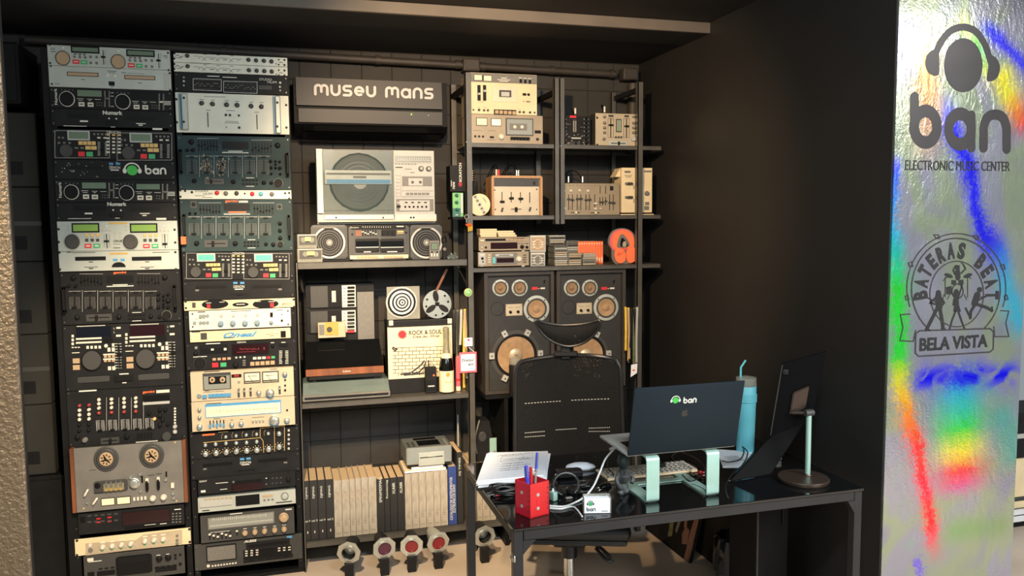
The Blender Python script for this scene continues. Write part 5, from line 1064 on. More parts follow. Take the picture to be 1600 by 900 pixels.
obj('body', fin(box(B(), -bw, 0, 0, bw, .03, bh, .003), 'blk', 'body'), t); obj('lamp', unit('disc', 'org'), t, (bw*.5, 0, bh*.68), (.005, .003, .005)); obj('antenna', fin(tube(B(), [(-bw*.35, .01, bh), (-bw*.35, .01, bh+.034)], .003), 'blk', 'antenna'), t); obj('front_plate', fin(box(B(), -bw*.8, -.002, bh*.1, bw*.8, 0, bh*.5, .001), 'blk2', 'front_plate'), t); obj('name_print', fin(box(B(), -bw*.6, -.0026, bh*.25, bw*.6, -.002, bh*.3), 'lgry', 'name_print'), t); obj('antenna', fin(tube(B(), [(bw*.6, .01, bh), (-bw*.2, .015, bh+.05)], .0012), 'gry', 'antenna'), t)
# ---------- bound volumes on the bottom shelf
NUM = ['first', 'second', 'third', 'fourth', 'fifth', 'sixth', 'seventh']
BKY = 3.88
def book(label, x0, x1, yt, key, text=None, low=None, group=None, cat='book', yref=None, tkey='prn', dpt=.22, lines2=None):
    ym = 600
    a, b_ = atY(*C4(x0, ym), BKY).x+.0006, atY(*C4(x1, ym), BKY).x-.0006
    zt_ = atY(*C4((x0+x1)/2, yt), BKY).z; z0 = ZC+.002; h = zt_-z0; hw = (b_-a)/2
    t = thing('bound_volume', label, cat, ((a+b_)/2, BKY, z0), 0, group)
    bm = B(); box(bm, -hw, 0, 0, hw, .004, h, .0012); box(bm, -hw, .004, 0, -hw+.0022, dpt, h); box(bm, hw-.0022, .004, 0, hw, dpt, h)
    obj('cover', fin(bm, key, 'cover'), t); obj('pages', fin(box(B(), -hw+.0024, .0042, .003, hw-.0024, dpt-.004, h-.004), 'page', 'pages'), t)
    if text:
        for i, s_ in enumerate(text if isinstance(text, (list, tuple)) else [text]):
            n = len(text) if isinstance(text, (list, tuple)) else 1
            L_ = len(s_)*.0115*(1 if n == 1 else .8); xo = 0 if n == 1 else (-hw*.35 if i == 0 else hw*.35)
            zc2 = h*.80 if n == 1 else h*.45
            if tkey == 'emboss': zc2 = h*.72
            obj('lettering', text_mesh(s_, 'chm2' if tkey == 'emboss' else tkey), t, (xo, 0, zc2 if n == 1 else zc2), (L_, .004, min(.013, hw*.8)), (0, -PI/2, 0))
    if low: obj('lettering', text_mesh(low, 'prn'), t, (0, 0, h*.33), (min(hw*1.9, .028), .004, .010)); obj('band', unit('box', 'prn'), t, (0, 0, h*.14), (.004, .0008, .012))
    if key == 'linen':
        for zz in (.40, .34, .12): obj('spine_print', unit('box', 'gry'), t, (0, 0, h*zz*.6), (hw*1.0, .0006, .002))
    return t
for i, (a, b_, v) in enumerate(((51, 82, 'vol 4'), (82, 124, 'vol 3'), (124, 165, 'vol 4'), (165, 207, 'vol 2'))):
    book('black bound magazine volume reading %s, %s book from the right rack' % (v, NUM[i]), a, b_, 438-i*3, 'bookblk', 'DJMAG', v, 'bound volumes on the bottom shelf')
for i, (a, b_) in enumerate(((207, 249), (249, 290), (290, 320), (320, 351), (351, 388), (388, 430))):
    book('grey linen bound volume, %s of the six right of the four leftmost black volumes' % NUM[i], a, b_, 436-i*4, 'linen', 'MUZIK', None, 'bound volumes on the bottom shelf', tkey='emboss')
for i, (a, b_, v) in enumerate(((430, 470, 'SPIN/MIXMAG'), (470, 500, 'Remixmag'), (500, 538, 'XLR8R'), (538, 577, 'XLR8R'))):
    book(('black bound volume reading %s on the bottom shelf' % v) if i < 2 else 'black bound volume reading XLR8R, %s of the two' % ('left' if i == 2 else 'right'), a, b_, 428-i*4, 'bookblk', v, None, 'bound volumes on the bottom shelf')
for i, (a, b_) in enumerate(((577, 613), (613, 650), (650, 687), (687, 727), (727, 762), (762, 800))):
    book('grey linen bound volume, %s of the six under the silver portable player' % NUM[i], a, b_, 402-i*4, 'linen', None, None, 'bound volumes on the bottom shelf')
book('blue catalogue volume with white lettering on the bottom shelf', 803, 847, 362, 'bookblu', ['CATALOGO DE INSTRUMENTOS', 'ELETRONICOS SONY'], None, 'bound volumes on the bottom shelf')
book('tall black bound volume right of the blue catalogue', 849, 880, 288, 'bookblk', 'DJ TIMES', None, 'bound volumes on the bottom shelf')
for i, (a, b_) in enumerate(((906, 926), (926, 951), (951, 980), (980, 1018), (1018, 1050))):
    book('grey linen bound volume, %s of the five seen past the shelf post' % NUM[i], a, b_, 352-i*3, 'linen', None, None, 'bound volumes on the bottom shelf')
zt_lin = atY(*C4(688, 396), BKY).z+.006
q0, q1 = atY(*C4(605, 380), BKY), atY(*C4(775, 375), BKY)
mz = zt_lin
for i, (lb, th, x0, x1) in enumerate((('white magazine lying on the grey volumes, lowest under the portable player', .010, 575, 790), ('white magazine lying on the grey volumes, directly under the portable player', .014, 612, 778))):
    a, b_ = atY(*C4(x0, 380), BKY).x, atY(*C4(x1, 380), BKY).x
    t = thing('magazine', lb, 'magazine', ((a+b_)/2, BKY+.004+i*.01, mz), 0, 'magazines under the portable player')
    obj('cover', fin(box(B(), -(b_-a)/2, 0, th*.85, (b_-a)/2, .19, th), 'paperw', 'cover'), t); obj('pages', fin(box(B(), -(b_-a)/2+.001, .001, 0, (b_-a)/2-.001, .189, th*.84), 'paper', 'pages'), t); mz += th+.001
# portable disc player on the magazines
a, b_ = atY(*C4(583, 300), BKY).x, atY(*C4(822, 300), BKY).x; hw = (b_-a)/2
t = thing('portable_player', 'silver and black portable disc player on the stack of magazines', 'disc player', ((a+b_)/2, BKY+.006, mz)); H_ = atY(*C4(700, 262), BKY).z-mz
obj('body', fin(box(B(), -hw, .0, .012, hw, .19, H_, .004), 'alu', 'body'), t); obj('base', fin(box(B(), -hw+.012, .006, 0, hw-.012, .18, .012), 'blk', 'base'), t); obj('tray_front', fin(box(B(), -hw*.48, -.006, .004, hw*.66, 0, H_*.72, .002), 'sil', 'tray_front'), t)
obj('slot', unit('box', 'slot'), t, (hw*.08, -.006, H_*.48), (hw*1.0, .0012, .004)); obj('eject_lever', fin(prism(B(), circ(0, 0, .02, 16, 0, PI, .009), -.010, -.006), 'sil', 'eject_lever'), t, (hw*.1, 0, H_*.5))
obj('top_window', fin(box(B(), -hw*.42, .03, H_, hw*.55, .12, H_+.002, .001), 'gloss', 'top_window'), t); obj('top_display', fin(box(B(), -hw*.5, .135, H_, hw*.5, .172, H_+.002), 'slot', 'top_display'), t)
for i in range(3):
    for j in range(2): obj('button', fin(box(B(), -.007, -.006, 0, .007, .006, .003, .001), 'blk', 'button'), t, (-hw*.83+j*.024, .03+i*.03, H_))
for i in range(4): obj('button', fin(box(B(), -.006, -.004, 0, .006, .004, .003, .001), 'gry', 'button'), t, (hw*.82, .03+i*.03, H_))
q = atY(*C4(886, 180), 4.02)
t = thing('drum_stick', 'pale stick standing upright beside the shelf post', 'stick', (q.x-.012, 4.13, ZC+.002)); obj('shaft', fin(tube(B(), [(0, 0, 0), (0, 0, atY(*C4(884, 100), 4.1).z-ZC)], .006, 8, .0045), 'lgry', 'shaft'), t)
# ------------------------------------------------------------------ right bay, top shelf
UY = 3.895
g2 = Gear('cassette_deck', 'lower champagne cassette deck with lit meters on the top shelf', 'cassette deck', D1, 203, 703, 441, 650, 'chm3', Y=UY, depth=.2, ch='chm2', z0=ZD+.001)
g2.disp(278, 490, 68, 46, 'vu', 'dgry', 5); g2.disp(378, 494, 62, 44, 'vulit', 'dgry', 5); g2.b(540, 527, 190, 120, 'dgry', .004, 'cassette_door'); g2.b(540, 527, 176, 106, 'pane', .006, 'cassette_window'); g2.b(530, 527, 120, 46, 'gry', .008, 'cassette'); g2.k([(505, 527, 12), (555, 527, 12)], 12, 'key', .010, 'cassette_reel', 'disc')
g2.k([(410, 596, 21)], 21, 'key', .02); g2.row(485, 606, 598, 609, 6, 17, 20, 'slot', .016, 'piano_key', 'bbox'); g2.k([(233, 591, 8), (260, 592, 8), (287, 593, 8), (665, 612, 10)], 8, 'dscrew', .006, 'socket', 'disc'); g2.row(338, 597, 357, 598, 3, 7, 12, 'slot', .008, 'switch'); g2.b(667, 561, 42, 20, 'slot', .005, 'tape_counter'); g2.marks([(345, 615, 60, 2), (250, 550, 60, 2), (350, 552, 50, 2), (278, 484, 50, 2), (378, 488, 48, 2)], 'prnd')
g = Gear('cassette_deck', 'upper cream cassette deck with grey top strip on the top shelf', 'cassette deck', D1, 196, 662, 155, 436, 'cream', Y=UY, depth=.2, ch='chm2', z0=g2.z1+.001)
g.b(430, 190, 466, 62, 'gry', .004, 'top_strip'); g.b(284, 187, 124, 40, 'dgry', .006, 'meter_frame'); g.b(251, 185, 50, 34, 'vu', .008, 'level_meter'); g.b(317, 190, 50, 34, 'vu', .008, 'level_meter'); g.row(547, 209, 610, 214, 3, 15, 24, 'slot', .010, 'switch', 'bbox'); g.marks([(432, 188, 40, 5), (430, 200, 90, 4), (430, 210, 60, 4), (545, 186, 24, 4), (578, 189, 22, 4), (610, 191, 24, 4)], 'prn', 'printed_marks', .0045)
for x in (259, 298): g.b(x, 290, 22, 108, 'slot', .003, 'fader_slot'); g.b(x, 298 if x < 280 else 278, 20, 14, 'lgry', .012, 'fader_cap', 0, 'bbox')
g.b(437, 300, 168, 108, 'chm', .004, 'cassette_door'); g.lines([[(353, 243), (522, 250), (522, 354), (353, 348), (353, 243)]], 3, 'chm2', 'door_edge'); g.b(440, 296, 84, 48, 'dgry', .006, 'cassette_window'); g.b(440, 300, 56, 30, 'lgry', .008, 'cassette'); g.b(574, 301, 24, 16, 'slot', .006, 'tape_counter'); g.k([(603, 302, 9)], 9, 'slot', .006, 'button', 'disc'); g.b(600, 351, 26, 8, 'gry', .006); g.k([(569, 349, 4)], 4, 'red', .004, 'lamp', 'disc')
g.k([(220, 407, 6), (259, 408, 9), (294, 411, 8), (320, 411, 8), (541, 423, 8), (569, 424, 8), (613, 426, 8), (644, 427, 6)], 8, 'dgry', .007, 'socket', 'disc'); g.b(440, 425, 154, 36, 'slot', .004, 'key_well'); g.row(380, 424, 500, 431, 5, 24, 24, 'tan', .012, 'piano_key', 'bbox'); g.marks([(430, 328, 90, 3), (259, 390, 16, 2), (300, 392, 24, 2), (540, 405, 20, 2), (275, 352, 40, 2)], 'prnd')
g = Gear('dj_mixer', 'black compact mixer with a red badge on the top shelf', 'mixer', D1, 834, 1034, 449, 657, 'blk', Y=3.90, depth=.09, z0=ZD+.001)
g.b(912, 455, 44, 15, 'red', .002, 'name_badge'); g.fader(880, 480, 560, 510, 5, 30, 11, 'slot', 'dgry'); g.fader(968, 480, 570, 530, 5, 20, 9, 'slot', 'dgry'); g.b(922, 520, 22, 90, 'dgry', .003, 'level_meter'); g.row(915, 490, 915, 556, 8, 6, 4, 'key', .004, 'meter_segment'); g.row(930, 490, 930, 556, 8, 6, 4, 'key', .004, 'meter_segment')
for x in (850, 1004): g.k([(x, y_) for y_ in (466, 494, 522, 550, 580, 610, 640)], 9, 'blk2', .014); g.marks([(x+sg*14, y_+6, 5, 3) for y_ in (466, 494, 522, 550, 580, 610, 640) for sg in (-1, 1)])
g.b(934, 604, 66, 10, 'lgry', .002, 'label_strip'); g.hfader(925, 640, 70, 22, 930); g.k([(885, 595, 6), (975, 590, 6), (880, 640, 9), (985, 635, 7), (945, 580, 5)], 6, 'gry', .008); g.marks([(870+i*17, 575+(i*23 % 60), 8, 3) for i in range(8)])
g = Gear('dj_mixer', 'silver compact mixer with two long faders on the top shelf', 'mixer', D1, 1069, 1345, 432, 666, 'chm2', Y=3.90, depth=.08, ch='dgry', z0=ZD+.001)
g.fader(1174, 468, 600, 514, 7, 30, 12, 'dgry', 'blk2'); g.fader(1283, 468, 600, 522, 7, 30, 12, 'dgry', 'blk2'); g.b(1229, 517, 38, 92, 'dgry', .002, 'level_meter'); g.b(1229, 517, 28, 80, 'lcd', .003, 'meter_window'); g.row(1222, 485, 1222, 548, 8, 8, 4, 'key', .0036, 'meter_segment'); g.row(1237, 485, 1237, 548, 8, 8, 4, 'key', .0036, 'meter_segment'); g.lines([[(1155, 468), (1193, 468), (1193, 600), (1155, 600), (1155, 468)], [(1264, 468), (1302, 468), (1302, 600), (1264, 600), (1264, 468)]], 2, 'prnd')
g.k([(1129, 457, 9), (1129, 499), (1129, 532), (1129, 566), (1125, 610), (1331, 457, 9), (1331, 500), (1331, 533), (1331, 566)], 10, 'gry', .014); g.k([(1327, 610, 17)], 17, 'lgry', .012, 'cue_pad', 'disc'); g.b(1226, 640, 124, 34, 'sil', .0015, 'crossfader_plate'); g.b(1226, 640, 100, 6, 'slot', .002, 'fader_slot'); g.put('cap', 'blk2', 'fader_cap', 1228, 640, 10, 26, .01); g.row(1208, 598, 1246, 598, 3, 13, 12, 'dgry', .005); g.b(1175, 450, 34, 14, 'dgry', .003, 'switch'); g.b(1284, 452, 30, 14, 'dgry', .003, 'switch'); g.screw([(1080, 462), (1080, 650)], 8, 'dscrew')
def cable(name, label, pts, r, key, group=None, tips=None):
    p0 = Vector(pts[0]); t = thing(name, label, 'cable', p0, 0, group)
    obj('cord', fin(tube(B(), smooth_path([Vector(q)-p0 for q in pts], 7), r, 6), key, 'cord'), t)
    for q, k in (tips or []): obj('plug', fin(tube(B(), [Vector(q[0])-p0, Vector(q[1])-p0], r*1.9, 8), k, 'plug'), t)
    return t
def pt(cr, x, y, Y): return tuple(atY(*cr(x, y), Y))
for lab, cr, P_, Y, tipk in (('cable plugged into the top of the black compact mixer', D1, [(928, 436), (925, 400), (950, 388), (985, 425), (990, 460)], 3.97, 'key'), ('cable plugged into the top of the silver compact mixer', D1, [(1131, 425), (1135, 375), (1165, 355), (1195, 385), (1200, 430)], 3.96, 'key'),
                             ('left white-tipped cable plugged into the wooden mixer', D2, [(367, 232), (368, 160), (355, 200), (330, 290)], 3.99, 'key'), ('red-tipped cable plugged into the wooden mixer', D2, [(383, 232), (384, 165), (378, 172), (360, 300)], 3.99, 'red'), ('left silver-tipped cable arching from the wooden mixer', D2, [(502, 236), (500, 170), (485, 155), (465, 200), (470, 240)], 4.0, 'chrome'), ('right silver-tipped cable arching from the wooden mixer', D2, [(516, 236), (514, 172), (500, 154), (480, 200), (485, 245)], 4.02, 'chrome'),
                             ('left cable arching from the grey slider mixer', D2, [(850, 278), (846, 215), (815, 195), (800, 230)], 3.99, 'chrome'), ('right cable arching from the grey slider mixer', D2, [(944, 278), (938, 215), (910, 193), (870, 230), (880, 270)], 4.0, 'chrome')):
    p = [pt(cr, x, y, Y) for x, y in P_]
    p_end = [(q[0], min(q[1]+.05*i, 4.2), q[2]) for i, q in enumerate(p)]
    cable('audio_cable', lab, p_end, .0028, 'wire', 'cables on the shelf mixers', [((p_end[0], (p_end[0][0], p_end[0][1], p_end[0][2]+.03)), tipk)])
# second shelf
g = Gear('dj_mixer', 'small wooden-framed mixer with four sliders on the second shelf', 'mixer', D2, 332, 670, 238, 498, 'chm2', Y=3.90, depth=.12, ch='woodlt', z0=ZE+.001)
g.b(338, 370, 16, 258, 'woodlt', .012, 'wooden_side'); g.b(662, 372, 16, 258, 'woodlt', .012, 'wooden_side'); g.b(500, 243, 330, 16, 'woodlt', .012, 'wooden_top'); g.b(500, 278, 300, 52, 'dgry', .004, 'meter_strip'); g.text('gemini', 391, 266, 36, 9, 'prn').location.y = -.0042; g.disp(467, 284, 36, 22, 'vu', 'blk', 4); g.disp(528, 284, 36, 22, 'vu', 'blk', 4)
for o in g.root.children[-4:]: o.location.y = -.004
g.b(617, 285, 14, 24, 'slot', .008, 'power_switch'); g.marks([(400, 280, 80, 3), (400, 290, 60, 3), (520, 262, 60, 3)], 'prn', 'printed_marks', .0045)
for x, cy, y0, y1 in ((404, 408, 342, 412), (466, 385, 342, 412), (528, 388, 345, 415), (590, 352, 345, 415)): g.b(x, (y0+y1)/2, 5, y1-y0, 'slot', .001, 'fader_slot'); g.b(x, cy, 28, 14, 'blk2', .014, 'fader_cap', 0, 'bbox') if x < 580 else None
for x, y, a in ((404, 462, .3), (590, 458, .3)): g.put('lever', 'dgry', 'toggle', x, y, 9, 28, .014, 0, a)
g.b(500, 458, 70, 5, 'slot', .001, 'fader_slot'); g.b(497, 460, 14, 30, 'blk2', .014, 'fader_cap', 0, 'bbox'); g.screw([(355, 330), (360, 460), (636, 325), (637, 460)], 5, 'dscrew'); g.marks([(345+random.uniform(5, 290), 400+random.uniform(-40, 40), 3, 2) for _ in range(24)], 'tan', 'wear_marks')
q = atY(*D2(254, 420), 3.885); rr = (atY(*D2(325, 420), 3.885)-q).length
t = thing('compact_disc', 'white printed disc leaning against the wooden mixer on the second shelf', 'disc', (q.x, 3.885, ZE+.001)); zc_ = rr
obj('disc', fin(lathe(B(), [(rr, 0), (rr, .0014)], 40, 'y', (0, 0, zc_)), 'paperw', 'disc'), t); obj('hub', fin(lathe(B(), [(rr*.23, .0014), (rr*.23, .002)], 24, 'y', (0, 0, zc_)), 'lgry', 'hub'), t); obj('centre_hole', fin(lathe(B(), [(rr*.09, .002), (rr*.09, .0026)], 16, 'y', (0, 0, zc_)), 'slot', 'centre_hole'), t)
for sg, ks in ((1, ((.40, 'gry'), (.62, 'lgry'), (.82, 'gry'))), (-1, ((.40, 'gry'), (.62, 'lgry'), (.82, 'gry')))):
    for u, k in ks: obj('printed_band', fin(box(B(), -rr*.13, -.0019, -rr*.1, rr*.13, -.0014, rr*.1), k, 'printed_band', 0), t, (-sg*rr*u*.5, 0, zc_+sg*rr*u*.87), (1, 1, 1), (0, -.5, 0))
obj('lettering', text_mesh('DEMO', 'gry'), t, (rr*.45, -.0012, zc_+rr*.45), (rr*.55, .003, rr*.12), (0, 1.0, 0)) if False else obj('printed_text', fin(box(B(), -rr*.28, -.0018, -.0018, rr*.28, -.0014, .0018), 'gry', 'printed_text', 0), t, (rr*.48, 0, zc_+rr*.42), (1, 1, 1), (0, 1.0, 0))
g = Gear('dj_mixer', 'grey slider mixer with rows of white-capped faders on the second shelf', 'mixer', D2, 801, 1192, 284, 497, 'chm3', Y=3.905, depth=.13, ch='dgry', z0=ZE+.001)
for i, (x, c) in enumerate(((818, 452), (850, 392), (875, 396), (908, 390), (932, 388), (966, 396), (990, 394), (1025, 420), (1125, 414), (1149, 416))): g.b(x, 412, 4, 106, 'slot', .001, 'fader_slot'); g.b(x, c, 17, 12, 'key' if i in (0, 7) else 'dgry', .014, 'fader_cap', 0, 'bbox')
for x, c in ((1060, 410), (1078, 412), (1098, 405)): g.b(x, 405, 4, 56, 'slot', .001, 'fader_slot'); g.b(x, c, 13, 10, 'dgry', .012, 'fader_cap', 0, 'bbox')
g.b(1062, 328, 4, 50, 'slot', .001, 'fader_slot'); g.b(1098, 330, 4, 50, 'slot', .001, 'fader_slot'); g.k([(820, 336, 9), (864, 336, 9), (922, 334, 9), (978, 336, 9), (1028, 455, 9), (1062, 455, 6)], 9, 'key', .012); g.b(1137, 318, 20, 28, 'blk', .006, 'display'); g.b(895, 480, 60, 5, 'slot', .001, 'fader_slot'); g.b(895, 480, 14, 14, 'key', .014, 'fader_cap', 0, 'bbox'); g.b(1028, 482, 56, 5, 'slot', .001, 'fader_slot'); g.b(1028, 482, 14, 14, 'key', .014, 'fader_cap', 0, 'bbox')
g.marks([(835+24*i, 300, 12, 2) for i in range(13)]+[(x, 440+6*i, 10, 1.5) for x in (862, 920, 978) for i in range(4)], 'prnd')
g = Gear('microphone_mixer', 'white upright mixer with handle bracket, at the right end of the second shelf', 'mixer', D2, 1205, 1410, 180, 494, 'cream', Y=3.905, depth=.1, ch='cream', z0=ZE+.012)
g.b(1308, 496, 222, 12, 'cream', .004, 'foot_plate'); g.marks([(1245, 208, 40, 14), (1250, 232, 50, 4), (1250, 242, 40, 4), (1380, 205, 50, 12)], 'gry'); 
for y in (287, 378): g.put('lever', 'dgry', 'lever', 1250, y, 48, 16, .02); g.b(1290, y+22, 18, 22, 'chm2', .006)
g.k([(1372, 352, 15)], 15, 'gry', .016); g.b(1375, 420, 26, 20, 'gry', .004); g.b(1372, 450, 30, 26, 'gry', .003, 'switch'); g.b(1306, 340, 26, 300, 'chm2', .002, 'centre_strip')
obj('bracket', fin(hull8(B(), [(-g.hw-.028, .02, g.h*.80), (-g.hw, .02, g.h*.80), (-g.hw, .09, g.h*.80), (-g.hw-.028, .09, g.h*.80), (-g.hw-.001, .02, g.h*.985), (-g.hw, .02, g.h*.985), (-g.hw, .09, g.h*.985), (-g.hw-.001, .09, g.h*.985)]), 'cream', 'bracket'), g.root)
# third shelf
g = Gear('disc_player', 'lower champagne disc player with round dial on the third shelf', 'disc player', D2, 243, 585, 742, 832, 'chm3', Y=3.89, depth=.2, ch='dgry', z0=ZF+.006)
for x in (268, 545): g.b(x, 838, 20, 8, 'lgry', .004, 'foot')
g.b(423, 790, 165, 78, 'gry', .003, 'centre_panel'); g.b(418, 766, 120, 18, 'lgry', .006, 'disc_tray', 0, 'bbox'); g.b(418, 766, 70, 4, 'slot', .007, 'tray_slot'); g.b(425, 800, 115, 30, 'vfd', .005, 'display'); g.b(350, 800, 18, 42, 'cyn', .004, 'side_light'); g.k([(516, 792, 19)], 19, 'key', .014); g.b(270, 790, 46, 80, 'lgry', .003, 'side_panel'); g.k([(272, 788, 9), (276, 810, 5)], 8, 'slot', .006, 'socket', 'disc'); g.b(270, 764, 28, 7, 'key', .004); g.row(318, 765, 318, 812, 4, 17, 7, 'key', .004); g.row(556, 765, 556, 812, 4, 22, 6, 'dgry', .004)
pz1 = g.z1
g = Gear('disc_player', 'upper champagne disc player with brown display on the third shelf', 'disc player', D2, 248, 590, 644, 736, 'chm3', Y=3.89, depth=.2, ch='dgry', z0=pz1+.006)
for x in (268, 545): g.b(x, 738, 20, 8, 'lgry', .004, 'foot')
g.slot(425, 662, 262, 16, 'slot', 'tray_slot'); g.row(440, 662, 545, 663, 5, 24, 12, 'tan', .005, 'button'); g.b(418, 702, 178, 42, 'vfd', .003, 'display'); g.k([(538, 710, 13), (570, 712, 9)], 12, 'blk2', .014); g.k([(296, 714, 7)], 7, 'slot', .006, 'socket', 'disc'); g.b(270, 668, 24, 9, 'key', .004); g.k([(268, 714, 5)], 5, 'key', .006, 'button', 'disc'); g.row(520, 688, 548, 689, 3, 9, 4, 'dgry'); g.b(570, 688, 18, 5, 'dgry')
ptop = g.z1+.001
ORD = ['lowest', 'second from bottom', 'third from bottom', 'fourth from bottom', 'fifth from bottom', 'sixth from bottom', 'seventh from bottom', 'eighth from bottom', 'ninth from bottom', 'tenth from bottom', 'eleventh from bottom', 'twelfth from bottom', 'thirteenth from bottom', 'fourteenth from bottom', 'fifteenth from bottom', 'sixteenth from bottom', 'seventeenth from bottom', 'eighteenth from bottom']
for nm, xs, n, lb in (('left', (256, 368), 4, 'cream cassette case on the upper disc player, %s in the taller left pile'), ('right', (378, 500), 3, 'cream cassette case on the upper disc player, %s in the right pile')):
    z = ptop
    for i in range(n):
        a, b_ = atY(*D2(xs[0]+random.uniform(-2, 4)+(i*-4 if nm == 'right' else 0), 620), 3.9).x, atY(*D2(xs[1]-(i*9 if nm == 'right' else 0)+random.uniform(-2, 3), 620), 3.9).x
        t = thing('cassette_case', lb % ORD[i], 'cassette case', ((a+b_)/2, 3.898, z), 0, 'cream cases, %s pile' % nm)
        hw = (b_-a)/2; obj('case_shell', fin(box(B(), -hw, 0, 0, hw, .07, .0098, .001), 'cream', 'case_shell'), t); obj('spine', fin(box(B(), -hw+.003, -.0006, .002, hw-.003, 0, .0078), 'paperw', 'spine'), t); z += .0104
def clear_box(lab, x0, x1, y0, y1, z0, k1):
    g = Gear('jewel_case', lab, 'disc case', D2, x0, x1, y0, y1, 'lgry', Y=3.9, depth=.05, ch='clear', z0=z0)
    xm_, ym_ = (x0+x1)/2, (y0+y1)/2
    g.b(xm_, ym_+4, (x1-x0)*.84, (y1-y0)*.78, k1, .001, 'cover_print'); g.put('ring', 'key', 'disc_print', xm_, ym_+4, (x1-x0)*.30, (x1-x0)*.30, .002); g.b(xm_, y0+8, (x1-x0)*.9, 8, 'key', .002, 'case_edge'); g.row(xm_-28, ym_-12, xm_-28, ym_+26, 3, 22, 5, 'prn', .0022, 'printed_line'); g.row(xm_+24, ym_-8, xm_+24, ym_+24, 3, 30, 4, 'prn', .0022, 'printed_line')
    return g
gg = clear_box('clear disc case with grey cover, lower of the two beside the disc players', 596, 694, 748, 840, ZF+.001, 'gry'); clear_box('clear disc case with orange cover, upper of the two beside the disc players', 592, 698, 632, 742, gg.z1+.002, 'tan')
cdk = ['gry', 'chm2', 'blk', 'lgry', 'dgry', 'chm2', 'tan']
def cd_pile(lab, x0, x1, ytop, Y, group, jit=3):
    z = ZF+.001; zt_ = atY(*D2((x0+x1)/2, ytop), Y).z; th = .0104; n = int((zt_-z)/th); 
    ms = {}
    for i in range(n):
        a, b_ = atY(*D2(x0+random.uniform(-jit, jit), 780), Y).x, atY(*D2(x1+random.uniform(-jit, jit), 780), Y).x
        t = thing('disc_case', lab % ORD[i], 'disc case', ((a+b_)/2, Y+random.uniform(0, .004), z), 0, group); hw = (b_-a)/2; k = cdk[random.randrange(len(cdk))]
        obj('case_shell', fin(box(B(), -hw, 0, 0, hw, .10, th-.0006, .0008), 'clear' if i % 3 else 'gry', 'case_shell'), t); obj('spine', fin(box(B(), -hw+.004, -.0006, .002, hw-.004, 0, th-.003), k, 'spine'), t); z += th
cd_pile('disc case in the tall front pile on the third shelf, %s', 758, 846, 690, 3.895, 'disc cases, tall front pile')
cd_pile('disc case in the middle front pile on the third shelf, %s', 850, 940, 740, 3.895, 'disc cases, middle front pile')
cd_pile('disc case in the front pile before the red magazines, %s', 946, 1036, 738, 3.895, 'disc cases, right front pile')
cd_pile('disc case in the tallest back pile on the third shelf, %s', 722, 828, 628, 4.01, 'disc cases, tallest back pile', 4)
cd_pile('disc case in the back pile behind the middle pile, %s', 838, 922, 658, 4.01, 'disc cases, second back pile')
# red boxed magazines
zt_ = atY(*D2(1020, 675), 3.92).z
for i in range(10):
    x0, x1 = 948+i*17, 948+(i+1)*17
    a, b_ = atY(*D2(x0, 750), 3.93).x, atY(*D2(x1, 750), 3.93).x
    t = thing('magazine', 'orange-red slim magazine, %s from the left of the red row' % (NUM+['eighth', 'ninth', 'tenth'])[i], 'magazine', ((a+b_)/2, 4.005, ZF+.001), 0, 'red magazines on the third shelf')
    hw = (b_-a)/2-.0004; obj('spine', fin(box(B(), -hw, 0, 0, hw, .003, zt_-ZF-.002, .0006), 'orange', 'spine'), t); obj('pages', fin(box(B(), -hw+.0005, .003, 0, hw-.0005, .16, zt_-ZF-.004), 'paperw', 'pages'), t)
    obj('spine_letter', unit('box', 'paperw'), t, (0, 0, .022), (hw*1.1, .0006, .018+.008*(i % 2))) if i > 3 else None; obj('spine_dot', unit('box', 'paperw'), t, (0, 0, zt_-ZF-.014), (hw*.9, .0006, .008))
# orange cut-out sign
q0 = atY(*D2(1215, 835), 3.91)
t = thing('cutout_sign', 'orange cut-out wall sign of rounded shapes with an eye-shaped hole, third shelf', 'sign', (q0.x, 3.91, ZF+.001))
S7 = Crop(840, 355, 9.412)
def sp_(pts, Y=3.91): return [((atY(*S7(x, y), Y)-t.location).x, (atY(*S7(x, y), Y)-t.location).z) for x, y in pts]
def cpath(pts, n=5):
    q = [Vector((x, y, 0)) for x, y in pts]; q = [q[-1]]+q+[q[0], q[1]]; out = []
    for i in range(1, len(q)-2):
        p0_, p1_, p2_, p3_ = q[i-1], q[i], q[i+1], q[i+2]
        for k in range(n):
            u = k/n; v = .5*((2*p1_)+(p2_-p0_)*u+(2*p0_-5*p1_+4*p2_-p3_)*u*u+(3*p1_-p0_-3*p2_+p3_)*u**3); out.append((v.x, v.y))
    return out
OUT = [(1090, 330), (1045, 250), (1050, 150), (1110, 55), (1220, 15), (1340, 35), (1420, 110), (1450, 220), (1455, 320), (1450, 450), (1390, 525), (1320, 540), (1240, 566), (1150, 545), (1095, 460)]
def dz(bm, pts, y0, y1): prism(bm, [(x, max(z, .0005)) for x, z in sp_(cpath(pts))], y0, y1); return bm
obj('backing', fin(dz(B(), OUT, -.0, .012), 'gry', 'backing'), t)
obj('pink_layer', fin(dz(B(), [(1095, 320), (1062, 240), (1070, 150), (1120, 70), (1220, 30), (1330, 45), (1400, 120), (1380, 250), (1300, 330), (1150, 345)], -.004, 0), 'pink', 'pink_layer'), t)
obj('orange_arch', fin(dz(B(), [(1100, 300), (1090, 200), (1130, 90), (1230, 45), (1330, 65), (1395, 140), (1410, 240), (1385, 300), (1250, 310), (1150, 320)], -.009, -.004), 'orange', 'orange_arch'), t)
obj('orange_lobe', fin(dz(B(), [(1120, 400), (1140, 330), (1200, 310), (1260, 340), (1285, 420), (1270, 500), (1200, 530), (1140, 490)], -.010, -.004), 'orange', 'orange_lobe'), t)
